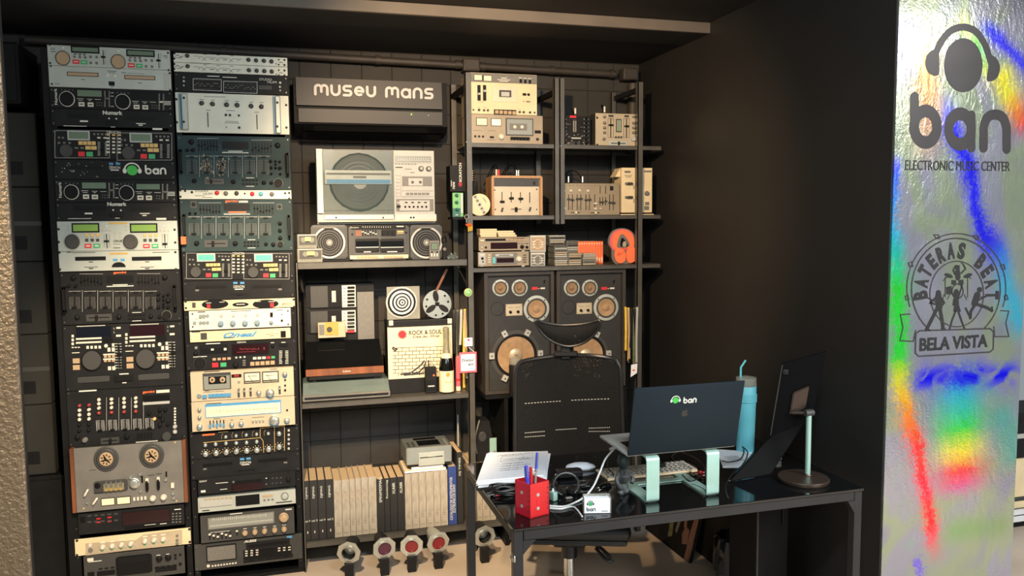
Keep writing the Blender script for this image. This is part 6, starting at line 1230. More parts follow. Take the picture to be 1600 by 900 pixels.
obj('orange_lobe', fin(dz(B(), [(1290, 420), (1300, 340), (1350, 290), (1400, 290), (1450, 340), (1450, 450), (1390, 515), (1320, 515)], -.0105, -.004), 'orange', 'orange_lobe'), t)
obj('grey_eye', fin(dz(B(), [(1160, 290), (1180, 170), (1230, 100), (1300, 170), (1340, 250), (1310, 290), (1230, 300)], -.012, -.009), 'gry', 'grey_eye'), t); obj('eye_hole', fin(dz(B(), [(1205, 280), (1210, 190), (1235, 155), (1290, 220), (1310, 275), (1260, 285)], -.0135, -.012), 'slot', 'eye_hole'), t); obj('eye_knob', fin(dz(B(), [(1235, 280), (1240, 225), (1265, 205), (1285, 230), (1282, 280)], -.016, -.0135), 'chm2', 'eye_knob'), t)
bm = B(); stroke(bm, sp_([(1160, 410), (1175, 380), (1195, 390), (1185, 415), (1160, 410)]), .0022, -.0108, -.0098); stroke(bm, sp_([(1200, 400), (1205, 375)]), .0022, -.0108, -.0098); stroke(bm, sp_([(1210, 400), (1262, 362)]), .0016, -.0108, -.0098); obj('red_scribble', fin(bm, 'red', 'red_scribble', 0), t)
# ------------------------------------------------------------------ loudspeakers
H6 = Crop(740, 420, 6.154)
SPY = 3.885
zs0 = atY(*D3(320, 600), SPY).z
cabz = zs0-.004
def loudspeaker(label, x0, x1, dx, dy, sc, W, fx):
    xm_ = (x0+x1)/2; a, b_ = atY(*H6(x0, 400), SPY).x, atY(*H6(x1, 400), SPY).x; zt_ = ZF-.024
    t = thing('loudspeaker', label, 'loudspeaker', ((a+b_)/2, SPY, zs0)); hw = (b_-a)/2; h = zt_-zs0; e = .018
    bm = B(); box(bm, -hw, 0, 0, -hw+e, .30, h); box(bm, hw-e, 0, 0, hw, .30, h); box(bm, -hw+e, 0, h-e, hw-e, .30, h); box(bm, -hw+e, 0, 0, hw-e, .30, e); obj('cabinet', fin(bm, 'spkbox', 'cabinet'), t)
    obj('baffle', fin(box(B(), -hw+e, .022, e, hw-e, .29, h-e), 'spkface', 'baffle'), t)
    def q(x, y): v = atY(*H6(x, y), SPY+.022)-t.location; return v
    def drv(x, y, r, prof, name, ringk, conek):
        c = q(x, y); R = (q(x+r, y)-q(x-r, y)).x/2
        o1 = lathe(B(), [(R, -.022), (R, -.016), (R*.80, -.015), (R*.76, -.020)], 32, 'y', (0, 0, 0), False); oo = obj(name, fin(o1, ringk, name), t, (c.x, 0, c.z))
        o2 = lathe(B(), [(R*.78, -.0215), (R*.77, -.0145), (R*.70, -.013), (R*.66, -.016), (R*.28, -.020), (R*.26, -.015), (R*.14, -.011), (.001, -.0105)], 32, 'y'); obj('cone', fin(o2, conek, 'cone'), oo, (0, -.0004, 0))
        o3 = lathe(B(), [(R*.79, -.0146), (R*.79, -.0136), (R*.70, -.0126), (R*.66, -.0150), (R*.655, -.017)], 32, 'y', (0, 0, 0), False); obj('surround', fin(o3, 'rubber', 'surround'), oo, (0, -.0002, 0))
        for k in range(4):
            an = PI/4+k*PI/2; obj('screw', unit('screw', 'dscrew'), oo, (R*.89*math.cos(an), .0155, R*.89*math.sin(an)), (R*.04+.001, .002, R*.04+.001))
        return oo
    drv(256+dx, 183, 78*sc, None, 'tweeter', 'sil', 'cone2'); drv(440+dx*W[0], 183, 77*sc, None, 'tweeter', 'sil', 'cone2'); drv(602+dx*W[1], 384+dy, 123*sc, None, 'midrange', 'sil', 'cone')
    c = q(228+dx*fx, 385+dy); R = (q(292+dx*fx, 385)-q(164+dx*fx, 385)).x/2; obj('bass_port', fin(lathe(B(), [(R, -.022), (R*1.0, -.0205), (R*.96, -.0205), (R*.94, -.023)], 28, 'y', (0, 0, 0), False), 'blk', 'bass_port'), t, (c.x, 0, c.z)); obj('port_plate', fin(lathe(B(), [(R*.93, -.022), (R*.93, -.0212)], 28, 'y'), 'spkface', 'port_plate'), t, (c.x, 0, c.z))
    c = q(388+dx*W[2], 394+dy); a_, b2 = (q(468, 394)-q(308, 394)).x*sc, (q(388, 338)-q(388, 450)).z*sc; pl = obj('control_plate', fin(box(B(), -a_/2, .019, -b2/2, a_/2, .022, b2/2, .002), 'chm', 'control_plate'), t, (c.x, 0, c.z))
    for sg in (-1, 1): obj('knob', unit('knob', 'blk2'), pl, (sg*a_*.23, .019, -b2*.17), (.0075, .014, .0075)); obj('scale_line', unit('box', 'prnd'), pl, (sg*a_*.22, .019, b2*.2), (a_*.3, .0006, .0012))
    for sx_ in (-1, 1):
        for sz_ in (-1, 1): obj('screw', unit('screw', 'dscrew'), pl, (sx_*a_*.44, .019, sz_*b2*.38), (.0018, .001, .0018))
    # woofer
    wc = q(405+dx*W[3], 832); R = (q(640, 832)-q(170, 832)).x/2*sc
    wo = obj('woofer', fin(lathe(B(), [(R, -.022), (R, -.019), (R*.86, -.018), (R*.84, -.022)], 40, 'y', (0, 0, 0), False), 'rubber', 'woofer'), t, (wc.x, 0, wc.z))
    obj('surround', fin(lathe(B(), [(R*.86, -.0215), (R*.86, -.0165), (R*.82, -.0135), (R*.78, -.0165), (R*.76, -.0145), (R*.74, -.018)], 40, 'y', (0, 0, 0), False), 'blk', 'surround'), wo); obj('cone', fin(lathe(B(), [(R*.75, -.0215), (R*.75, -.0165), (R*.28, -.0212), (R*.277, -.0213)], 40, 'y'), 'cone', 'cone'), wo); obj('dust_cap', fin(lathe(B(), [(R*.278, -.0218), (R*.27, -.018), (R*.2, -.0125), (R*.1, -.0095), (.001, -.009)], 28, 'y'), 'chm2', 'dust_cap'), wo)
    obj('cap_print', unit('box', 'slot'), wo, (0, .0088, R*.02), (.018, .0006, .003))
    for an in (62, 118, 178, 242, 298, 2):
        an = math.radians(an); obj('clamp', fin(box(B(), -.014, .006, -.016, .014, .022, .016, .0015), 'lgry', 'clamp'), wo, (R*.99*math.cos(an), 0, R*.99*math.sin(an)), (1, 1, 1), (0, PI/2-an if abs(math.sin(an)) > .2 else 0, 0)); obj('clamp_bolt', unit('screw', 'dscrew'), wo, (R*1.0*math.cos(an), .006, R*1.0*math.sin(an)), (.004, .002, .004))
    for x, y, w_, h_, k in ((587+dx*W[1], 188, 52, 26, 'red'), (664+dx*W[1], 187, 42, 15, 'key'), (626+dx*W[1], 190, 16, 5, 'key')):
        c = q(x, y); obj('name_plate', unit('box', k), t, (c.x, .022, c.z), ((q(x+w_/2, y)-q(x-w_/2, y)).x, .0012, (q(x, y-h_/2)-q(x, y+h_/2)).z))
    c = q(678+dx*W[1], 125); obj('grille_peg', fin(box(B(), -.003, .018, -.008, .003, .022, .008), 'blk2', 'grille_peg'), t, (c.x, 0, c.z)); obj('grille_peg', fin(box(B(), -.001, .017, .004, .007, .022, .009), 'blk2', 'grille_peg'), t, (c.x, 0, c.z))
loudspeaker('left black loudspeaker with gold cones and red badge behind the office chair', 105, 775, 0, 0, 1.0, (1, 1, 1, 1), 1)
loudspeaker('right black loudspeaker with gold cones and red badge behind the office chair', 800, 1462, 685, -14, .965, (.985, .975, .985, .985), 1.0)
q0, q1 = atY(*D3(165, 700), SPY), atY(*D3(785, 700), SPY)
t = thing('speaker_stand', 'black low cabinet under the two loudspeakers', 'cabinet', ((q0.x+q1.x)/2, SPY, 0)); hw = (q1.x-q0.x)/2
obj('top', fin(box(B(), -hw, -.005, cabz-.02, hw, .32, cabz, .002), 'blk2', 'top'), t)
for s_ in (-.74, -.25, .42, 1): obj('upright', fin(box(B(), s_*(hw-.011)-.010, 0, 0, s_*(hw-.011)+.010, .31, cabz-.02), 'blk2', 'upright'), t)
for z in (.08, .42): obj('shelf', fin(box(B(), -hw*.7, .005, z, hw-.022, .3, z+.015), 'blk2', 'shelf'), t)
obj('back', fin(box(B(), -hw*.7, .31, .02, hw-.02, .318, cabz-.02), 'blk2', 'back'), t)
# grinder-like bottle with clear lid in front of the left loudspeaker
q = atY(*D3(298, 600), 3.84)
t = thing('flask', 'black flask with clear lid in front of the left loudspeaker', 'flask', (q.x, 3.86, cabz+.0))
hh_ = atY(*D3(298, 445), 3.84).z-cabz; r_ = (atY(*D3(325, 500), 3.84).x-atY(*D3(270, 500), 3.84).x)/2
t.location.y = SPY-r_-.008; 
obj('body', fin(lathe(B(), [(r_*.95, 0), (r_, .004), (r_, hh_*.78), (r_*.9, hh_*.82)], 24), 'blk', 'body'), t); obj('lid', fin(lathe(B(), [(r_*.92, hh_*.82), (r_*.95, hh_*.86), (r_*.9, hh_*.97), (r_*.5, hh_)], 24), 'clear', 'lid'), t)
obj('ledge', fin(box(B(), -.06, -.045, -.02, .06, .05, -.0005), 'blk2', 'ledge'), t) if False else None
# ------------------------------------------------------------------ things hanging on the shelf post
PF = RY-.004
def lanyards(label, cr, x0, x1, ytop, ybots, cols, Y, hook):
    for i, (yb, k) in enumerate(zip(ybots, cols)):
        n = len(cols); x = x0+(x1-x0)*i/(n-1)
        top = atY(*cr(x+(x1-x0)*.12*math.sin(i*2.1), ytop+(i % 3)*6), Y); bot = atY(*cr(x+6*math.sin(i*1.7), yb), Y)
        t = thing('lanyard', label % (['first', 'second', 'third', 'fourth', 'fifth', 'sixth', 'seventh'][i]), 'lanyard', (bot.x, Y-.004*i, bot.z), 0, hook)
        pts = [Vector((0, 0, 0)), Vector(((top.x-bot.x)*.4+.004*math.sin(i*3), -.003, (top.z-bot.z)*.5)), Vector((top.x-bot.x, 0, top.z-bot.z-.01)), Vector((top.x-bot.x+.006, .02, top.z-bot.z))]
        bm = B(); P_ = smooth_path(pts, 6); w_ = .0062
        prev = None
        for q in P_:
            a, b_ = bm.verts.new(q+Vector((-w_, 0, 0))), bm.verts.new(q+Vector((w_, 0, 0))); c, d_ = bm.verts.new(q+Vector((-w_, .0012, 0))), bm.verts.new(q+Vector((w_, .0012, 0)))
            if prev:
                bm.faces.new((prev[0], prev[1], b_, a)); bm.faces.new((prev[3], prev[2], c, d_)); bm.faces.new((prev[0], a, c, prev[2])); bm.faces.new((prev[1], prev[3], d_, b_))
            prev = (a, b_, c, d_)
        obj('strap', fin(bm, k, 'strap', 0), t); obj('clip', fin(box(B(), -.004, -.003, -.012, .004, .003, .002, .001), 'chrome' if i % 2 else 'blk', 'clip'), t)
lanyards('narrow strap hanging inside the middle shelf post, %s from the left', C3, 935, 1000, 312, [560, 610, 560, 520, 770, 700], ['wire', 'olive', 'bookblk', 'lgry', 'yelst', 'tan'], 3.99, 'lanyards by the middle post')
J5 = Crop(930, 410, 3.915)
lanyards('narrow strap hanging between right loudspeaker and post, %s from the left', J5, 186, 245, 275, [540, 600, 590, 520, 620, 660, 610], ['yelst', 'yelst', 'tan', 'wire', 'olive', 'wire', 'lgry'], 3.84+.03, 'lanyards by the right post')
q = atY(*J5(222, 660), 3.86); t = thing('paper_bag', 'white paper tag hanging below the straps by the right loudspeaker', 'tag', (q.x, 3.83, q.z-.01)); obj('sheet', fin(hull8(B(), [(-.018, 0, -.02), (.018, 0, .0), (.018, .002, .0), (-.018, .002, -.02), (-.015, 0, .045), (.02, 0, .05), (.02, .002, .05), (-.015, .002, .045)]), 'paper', 'sheet'), t); obj('tag_print', fin(box(B(), -.008, -.0006, .012, .006, 0, .02), 'org', 'tag_print'), t)
q = atY(*C3(945, 660), 3.99); t = thing('bracelet_pouch', 'small red tube hanging behind the middle shelf post', 'tube', (q.x, 3.93, ZB+.002)); hh_ = atY(*C3(945, 590), 3.93).z-ZB; obj('tube', fin(lathe(B(), [(.011, 0), (.012, .03), (.012, hh_-.01), (.009, hh_)], 14), 'pink', 'tube'), t); obj('cap', fin(lathe(B(), [(.0125, .0), (.0125, .022)], 14), 'paperw', 'cap'), t); obj('band', fin(lathe(B(), [(.0128, .05), (.0128, .062)], 14), 'red', 'band'), t)
def hang_tag(name, label, cat, cr, x0, x1, y0, y1, key, Y=PF-.004, th=.003):
    a, b_ = atY(*cr(x0, (y0+y1)/2), Y), atY(*cr(x1, (y0+y1)/2), Y); zt_, zb_ = atY(*cr((x0+x1)/2, y0), Y).z, atY(*cr((x0+x1)/2, y1), Y).z
    t = thing(name, label, cat, ((a.x+b_.x)/2, Y, zb_)); obj('plate', fin(box(B(), -(b_.x-a.x)/2, 0, 0, (b_.x-a.x)/2, th, zt_-zb_, .0008), key, 'plate'), t); return t, (b_.x-a.x)/2, zt_-zb_
T4 = Crop(680, 460, 5.622)
t, hw, h = hang_tag('badge_holder', 'white pass in a red plastic frame hanging on the middle post', 'badge', T4, 212, 365, 508, 688, 'pink', PF-.006)
obj('card', fin(box(B(), -hw*.82, -.0012, h*.1, hw*.82, 0, h*.9), 'paper', 'card'), t); obj('lettering', text_mesh('Doctor', 'prnd', 0, .03), t, (0, -.0012, h*.62), (hw*1.4, .003, h*.15)); obj('lettering', text_mesh('and', 'prnd', 0, .03), t, (hw*.3, -.0012, h*.42), (hw*.6, .003, h*.13)); obj('cord', fin(tube(B(), [(hw*.7, .001, h), (hw*.1, .001, h+.024)], .0012, 6), 'paper', 'cord'), t)
t, hw, h = hang_tag('magnet', 'small white square magnet with red arrow on the middle post', 'magnet', T4, 258, 328, 382, 456, 'paper', PF-.004); obj('arrow_print', fin(prism(B(), [(-hw*.4, h*.85), (hw*.4, h*.85), (0, h*.52)], -.0008, 0), 'red', 'arrow_print', 0), t); obj('square_print', fin(stroke(B(), [(-hw*.3, h*.18), (hw*.3, h*.18), (hw*.3, h*.4), (-hw*.3, h*.4)], .002, -.0008, 0, True, True), 'red', 'square_print', 0), t)
q = atY(*C3(1017, 213), PF); t = thing('round_badge', 'round pale green button badge on the middle post', 'badge', (q.x, PF-.001, q.z-.016)); rr = (atY(*C3(1040, 213), PF).x-atY(*C3(994, 213), PF).x)/2; obj('button', fin(lathe(B(), [(rr, 0), (rr, .003), (rr*.8, .005), (.001, .006)], 24, 'y', (0, 0, .016)), 'green', 'button'), t); obj('rim', unit('ring', 'yel'), t, (0, 0, .016), (rr*1.03, .0035, rr*1.03)); obj('badge_print', unit('box', 'paperw'), t, (0, -.0055, .016), (rr*.7, .0008, rr*.3))
# puzzle cube key ring
q = atY(*C2(1208, 535), PF); t = thing('key_ring', 'puzzle cube key ring with orange and yellow squares on the middle post', 'key ring', (q.x, PF-.006, q.z)); obj('ring', unit('ring', 'prn'), t, (0, 0, 0), (.011, .003, .011)); obj('ring_disc', unit('disc', 'blk'), t, (0, .001, 0), (.0085, .002, .0085)); obj('chain', fin(box(B(), -.002, -.001, -.03, .002, .001, -.01), 'chrome', 'chain'), t)
c = obj('cube', fin(box(B(), -.014, -.028, -.014, .014, 0, .014, .001), 'blk', 'cube'), t, (.005, .003, -.045), (1, 1, 1), (.5, -.25, .2))
for i in range(3):
    for j in range(3): obj('sticker', fin(box(B(), -.0038, -.0292, -.0038, .0038, -.028, .0038), 'yelst', 'sticker'), c, ((i-1)*.009, 0, (j-1)*.009)); obj('sticker', fin(box(B(), -.0038, -.0038, .014, .0038, .0038, .0152), 'org', 'sticker'), c, ((i-1)*.009, -.014+(j-1)*.009, 0))
# boxed controller and green pedal on the left of the second shelf
PD = Crop(690, 240, 6.427)
g = Gear('scratch_box', 'black carton with white SCRATCH lettering behind the middle post', 'box', PD, 83, 215, 118, 386, 'blk', Y=3.885, depth=.12) if False else None
def post_box(name, label, cat, x0, x1, y0, y1, key, Y, dep):
    g = Gear(name, label, cat, PD, x0, x1, y0, y1, key, Y=Y, depth=dep); return g
g = post_box('boxed_interface', 'tall black carton with vertical SCRATCH lettering beside the middle post', 'box', 84, 318, 118, 384, 'blk', 3.90, .10)
g.text('SCRATCH', 188, 190, 190, 26, 'prn', 0, -PI/2, .03); g.text('rane', 122, 320, 70, 20, 'prn', 0, -PI/2, .02); g.marks([(98, 300, 8, 60)], 'lgry')
bm = B(); c = g.p(188, 315)-g.o; 
for dx, dz_ in ((-.004, .004), (.004, .004), (0, -.003), (0, .010)): stroke(bm, circ(c.x+dx, c.z+dz_, .0045, 12), .002, -.001, 0, False, True)
obj('red_emblem', fin(bm, 'red', 'red_emblem', 0), g.root); g.row(283, 175, 283, 330, 6, 12, 16, 'dgry', .003, 'stripe'); g.row(308, 175, 308, 265, 5, 10, 10, 'yel', .003, 'stripe')
g = post_box('effects_pedal', 'green effects box with three dark knobs beside the middle post', 'effects pedal', 110, 218, 392, 636, 'green', 3.89, .06)
g.b(150, 592, 80, 86, 'greend', .001, 'dark_foot'); g.k([(150, 420, 17), (150, 490, 17), (155, 562, 17)], 17, 'greend', .016); g.b(202, 500, 22, 200, 'sil', .004, 'chrome_strip'); g.marks([(152, 615, 26, 8)], 'prn', 'printed_marks', .0014)
t = thing('bracket_shelf', 'small black bracket carrying the green box and the carton', 'bracket', (g.o.x, 3.895, g.z0-.012)); obj('plate', fin(box(B(), -g.hw, 0, 0, g.hw, .12, .011), 'blk2', 'plate'), t); obj('lip', fin(box(B(), -g.hw, -.004, 0, g.hw, 0, .006), 'blk2', 'lip'), t)
for i, x in enumerate((332, 360)):
    q = atY(*PD(x, 385), 3.93); t = thing('clip', 'black plastic clip standing by the white disc, %s of two' % ('left' if i == 0 else 'right'), 'clip', (q.x, 3.94, ZE+.001), 0, 'clips on the second shelf'); h = atY(*PD(x, 280), 3.94).z-ZE; obj('jaw', fin(lathe(B(), [(.004, 0), (.005, h*.5), (.006, h*.8), (.003, h)], 10), 'blk2', 'jaw'), t); obj('spring', fin(lathe(B(), [(.0065, h*.55), (.0065, h*.6)], 10), 'gry', 'spring'), t)
# ------------------------------------------------------------------ desk
DZ = .755
DX0, DX1, DY0, DY1 = .632, 1.887, 2.252, 2.935
desk = thing('glass_desk', 'black desk with glossy glass top and square steel legs', 'desk', ((DX0+DX1)/2, (DY0+DY1)/2, 0))
hx, hy = (DX1-DX0)/2, (DY1-DY0)/2
obj('glass_top', fin(box(B(), -hx, -hy, DZ-.010, hx, hy, DZ, .0015), 'gloss', 'glass_top'), desk)
fr = .03
for sx_ in (-1, 1):
    for sy_ in (-1, 1):
        x0 = sx_*(hx-.004); y0 = sy_*(hy-.004)
        obj('leg', fin(box(B(), min(x0, x0-sx_*fr), min(y0, y0-sy_*fr), 0, max(x0, x0-sx_*fr), max(y0, y0-sy_*fr), DZ-.011, .001), 'dframe', 'leg'), desk)
for sy_ in (-1, 1): obj('rail', fin(box(B(), -hx+.036, sy_*(hy-.019)-.015, DZ-.041, hx-.036, sy_*(hy-.019)+.015, DZ-.011, .001), 'dframe', 'rail'), desk)
for sx_ in (-1, 1): obj('rail', fin(box(B(), sx_*(hx-.019)-.015, -hy+.036, DZ-.041, sx_*(hx-.019)+.015, hy-.036, DZ-.011, .001), 'dframe', 'rail'), desk)
obj('bracket', fin(prism(B(), [(-hx+.034, DZ-.042), (-hx+.075, DZ-.042), (-hx+.034, DZ-.085)], -hy+.004, -hy+.03), 'dframe', 'bracket', 0), desk)
obj('bracket', fin(prism(B(), [(hx-.034, DZ-.042), (hx-.034, DZ-.085), (hx-.06, DZ-.042)], -hy+.004, -hy+.03), 'dframe', 'bracket', 0), desk)
q = atX(794, 865, DX0-.001); t = thing('round_sticker', 'round pale sticker on the near left desk leg', 'sticker', (DX0+.003, DY0+.02, q.z)); obj('disc', fin(lathe(B(), [(.019, .0), (.019, .003), (.015, .004)], 24, 'x', (-.005, 0, 0)), 'alu', 'disc'), t, (0, 0, 0), (-1, 1, 1)); obj('print', fin(box(B(), -.0045, -.008, -.004, -.0035, .008, .004), 'gry', 'print'), t)
TZ = DZ+.0006
def dt(x, y, z=TZ): return atZ(x, y, z)
G_ = Crop(730, 680, 4.09); L_ = Crop(860, 680, 5.623)
# papers
PTZ = TZ+.032
c4 = [dt(*G_(56, 296), PTZ), dt(*G_(500, 255), PTZ), dt(*G_(528, 98), PTZ), dt(*G_(130, 108), PTZ)]
for c in c4: c.z = TZ
ctr = sum((Vector(c) for c in c4), Vector())/4
t = thing('paper_stack', 'stack of white handwritten sheets at the left end of the desk', 'papers', ctr)
for i in range(7):
    z = i*.0046; j = [Vector((random.uniform(-.006, .006), random.uniform(-.006, .006), 0)) for _ in c4]; s_ = 1.0-.004*i
    P_ = [(c-ctr)*s_+jj for c, jj in zip(c4, j)]
    bm = B(); hull8(bm, [(p.x, p.y, z) for p in P_]+[(p.x, p.y, z+.0040) for p in P_]); obj('sheet', fin(bm, 'paper' if i > 1 else 'bookblk', 'sheet', 0), t)
zt_ = 6*.0046+.0041; u = (c4[1]-c4[0]); v = (c4[3]-c4[0]); bm = B()
for a, b_, ln in ((.30, .66, .34), (.22, .72, .0), (.3, .5, .3), (.3, .42, .42), (.3, .34, .36), (.3, .28, .3), (.55, .62, .2), (.18, .82, .5)):
    if not ln: continue
    n = int(ln/.035)
    for k in range(n):
        p = c4[0]-ctr+u*(a+k*.04)+v*(b_+.008*math.sin(k*2.3)); w_ = .009+.004*(k % 3); box(bm, p.x, p.y, zt_, p.x+w_, p.y+.0025, zt_+.0004)
for a0, b0, a1, b1 in ((.26, .6, .6, .6), (.26, .78, .6, .78), (.26, .6, .26, .78), (.6, .6, .6, .78)):
    p0, p1 = c4[0]-ctr+u*a0+v*b0, c4[0]-ctr+u*a1+v*b1; tube(bm, [(p0.x, p0.y, zt_), (p1.x, p1.y, zt_)], .0006, 4)
obj('handwriting', fin(bm, 'gry', 'handwriting', 0), t)['kind'] = 'stuff'
# cassette-shaped pen holder
Fc, Lc, Rc = dt(828, 811), dt(805, 801), dt(858, 803); e1 = Lc-Fc; e2 = Rc-Fc
hgt = atY(828, 758, Fc.y).z-DZ
t = thing('pen_holder', 'red square pen holder shaped like music cassettes', 'pen holder', Fc)
s1 = e1.length; s2 = e2.length; d1 = e1.normalized(); d2 = e2.normalized()
def wall(p0, dr, ln, inn, key, name):
    bm = B(); a = Vector(p0); b_ = a+dr*ln; c = b_+inn*.003; d_ = a+inn*.003
    hull8(bm, [(q.x, q.y, 0) for q in (a, b_, c, d_)]+[(q.x, q.y, hgt) for q in (a, b_, c, d_)]); return obj(name, fin(bm, key, name, 0), t)
wall((0, 0, 0), d1, s1, d2, 'holdredlit', 'side'); wall((0, 0, 0), d2, s2, d1, 'holdred', 'side'); wall(d1*s1, d2, s2, -d1, 'holdred', 'side'); wall(d2*s2, d1, s1, -d2, 'holdredlit', 'side')  # one red plastic; the pinker walls have the light painted in
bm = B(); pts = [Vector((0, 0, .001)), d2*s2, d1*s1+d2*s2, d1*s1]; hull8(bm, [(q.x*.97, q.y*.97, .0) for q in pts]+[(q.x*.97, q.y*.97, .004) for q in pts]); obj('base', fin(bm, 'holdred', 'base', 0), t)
def onface(dr, ln, uu, vv, r, key, name, out):
    p = dr*ln*uu+Vector((0, 0, hgt*vv))+out*.0012; o = obj(name, unit('disc', key), t, p, (r, .0016, r)); o.rotation_euler = (0, 0, math.atan2(dr.y, dr.x)+(PI if dr.x < 0 else 0)); return o
out1 = Vector((d1.y, -d1.x, 0)); out1 = out1 if out1.y < 0 else -out1; out2 = Vector((d2.y, -d2.x, 0)); out2 = out2 if out2.y < 0 else -out2
for vv in (.68, .28): onface(d1, s1, .55, vv, .0055, 'lgry', 'reel_hole', Vector((0, 0, 0))); onface(d2, s2, .42, vv-.03, .0055, 'lgry', 'reel_hole', Vector((0, 0, 0)))
for vv in (.2, .35, .5, .65, .8): onface(d1, s1, .1, vv, .0016, 'blk', 'screw_dot', Vector((0, 0, 0))); onface(d2, s2, .92, vv, .0016, 'blk', 'screw_dot', Vector((0, 0, 0)))
o = obj('window', unit('box', 'red'), t, d2*s2*.42+Vector((0, 0, hgt*.45)), (s2*.12, .001, hgt*.2), (0, 0, math.atan2(d2.y, d2.x)))
cen = Fc+(e1+e2)*.5
for lab, dx, dy, tx, ty, r, key, capk, L0 in (('purple ballpoint pen in the red holder', -.018, .0, -.004, -.004, .0068, 'penblu', 'penblu', .150), ('blue capped pen in the red holder', .016, .01, .010, .012, .0042, 'clear', 'penblu', .182), ('red pen in the red holder', .0, -.012, -.006, .004, .005, 'red', 'red', .146)):
    b0 = cen+Vector((dx*.4, dy*.4, .006)); tp = Vector((tx+dx*.5, ty+dy*.5, L0)); p = thing('pen', lab, 'pen', b0, 0, 'pens in the holder')
    obj('barrel', fin(tube(B(), [(0, 0, 0), tuple(tp*.72)], r, 10), key, 'barrel'), p); obj('pen_cap', fin(tube(B(), [tuple(tp*.725), tuple(tp)], r*1.12, 10, r*.95), capk, 'pen_cap'), p); obj('clip', fin(tube(B(), [tuple(tp*.78+Vector((0, -r*1.3, 0))), tuple(tp*.98+Vector((0, -r*1.3, 0)))], .0014, 6), 'chrome' if key != 'red' else 'red', 'clip'), p)
b0 = cen+Vector((-.01, .012, .04)); p = thing('wire_clip', 'bent wire clip rising from the red holder', 'clip', b0); obj('wire', fin(tube(B(), smooth_path([(0, 0, 0), (-.004, 0, .06), (.0, 0, .085), (.022, 0, .098), (.026, 0, .088), (.004, 0, .07), (.02, 0, .066), (.014, 0, 0)], 5), .0011, 6), 'chrome', 'wire'), p)
# coil of audio cable with red plug
cc = dt(*G_(242, 372)); t = thing('coiled_cable', 'coiled black audio cable with a red plug beside the pen holder', 'cable', cc); bm = B()
for k in range(5):
    pts = []
    for i in range(25):
        a = 2*PI*i/24; rx = .046+.006*math.sin(k*2.1); ry = .032+.008*math.cos(k*1.7); pts.append((rx*math.cos(a+k)+.006*math.sin(k*3), ry*math.sin(a+k)+.01*math.cos(k*2), .004+k*.005+.004*math.sin(a*2+k)))
    tube(bm, pts, .0034, 6)
obj('coil', fin(bm, 'wire', 'coil'), t); pA, pB = dt(*G_(180, 392))-cc, dt(*G_(248, 385))-cc; obj('plug', fin(tube(B(), [(pA.x, pA.y, .007), (pB.x, pB.y, .007)], .0062, 10, .0045), 'pink', 'plug'), t); obj('plug_tip', fin(tube(B(), [(pA.x-.016, pA.y+.001, .007), (pA.x, pA.y, .007)], .0036, 8), 'chrome', 'plug_tip'), t)
# mouse, wallet, strap, adaptor, small clutter
mp = dt(*G_(725, 215)); t = thing('computer_mouse', 'white low computer mouse on the desk behind the black pouch', 'mouse', mp, -.25)
bm = B(); lathe(bm, [(.001, 0), (.9, 0), (1.0, .25), (.9, .6), (.55, .92), (.001, 1.0)], 28); 
for v in bm.verts: v.co = Vector((v.co.x*.057, v.co.y*.030, v.co.z*.021+.002))
obj('shell', fin(bm, 'paper', 'shell', 60), t); bm = B(); lathe(bm, [(.054, 0), (.054, .002)], 28)
for v in bm.verts: v.co.y *= .53
obj('base', fin(bm, 'gry', 'base'), t)
wp = dt(*G_(650, 262)); t = thing('pouch', 'black leather pouch in front of the white mouse', 'pouch', wp, -.1); obj('body', fin(box(B(), -.046, -.028, 0, .046, .03, .024, .008, 3), 'leather', 'body'), t); obj('flap', fin(box(B(), -.047, -.030, .012, .047, .012, .0265, .005, 2), 'leather', 'flap'), t); obj('ring', fin(lathe(B(), [(.006, -.004), (.006, .004)], 12, 'x', (-.052, -.01, .012)), 'chrome', 'ring'), t); 
wp2 = dt(*G_(760, 320)); t = thing('eyeglass_case', 'flat black glossy case right of the black pouch', 'case', wp2, .5); obj('body', fin(box(B(), -.04, -.018, 0, .04, .018, .012, .005, 2), 'plast', 'body'), t); obj('edge', fin(box(B(), -.0405, -.0185, .005, .0405, .0185, .0065), 'dgry', 'edge'), t)
sp2 = dt(*G_(630, 388)); t = thing('headset', 'black headset with looped band and dark ear pads on the desk', 'headset', sp2)
bm = B(); pts = [(.045*math.cos(a), .018*math.sin(a)*.6, .040+.036*math.sin(a)) for a in [i*PI/10*1.0 for i in range(-3, 14)]]
for a, b_ in zip(pts, pts[1:]): tube(bm, [a, b_], .006, 8)
obj('band', fin(bm, 'plast', 'band'), t)
for dx, nm in ((-.030, 'ear_pad'), (.034, 'ear_pad')): obj(nm, fin(lathe(B(), [(.022, 0), (.027, .006), (.026, .016), (.018, .022)], 20, 'z', (dx, .02, 0)), 'plast', nm), t)
obj('arm', fin(tube(B(), smooth_path([(-.03, .02, .02), (-.05, .0, .03), (-.02, -.02, .012)], 5), .004, 6), 'wire', 'arm'), t); obj('inline_remote', fin(box(B(), -.012, -.035, .0, .012, -.025, .007, .002), 'gry', 'inline_remote'), t)
ap = dt(*G_(548, 415)); t = thing('power_adaptor', 'small white charging plug beside the pen holder', 'adaptor', ap, .4); obj('body', fin(box(B(), -.010, -.014, 0, .010, .014, .030, .004, 2), 'mint', 'body'), t); obj('cable_joint', fin(lathe(B(), [(.004, .030), (.003, .040)], 10), 'wirew', 'cable_joint'), t)
kp = dt(*G_(880, 330)); t = thing('car_key', 'black oval key fob with ring near the card box', 'key', kp, .3); bm = B(); lathe(bm, [(.001, 0), (.9, 0), (1, .4), (.7, .9), (.001, 1)], 20)
for v in bm.verts: v.co = Vector((v.co.x*.028, v.co.y*.017, v.co.z*.013))
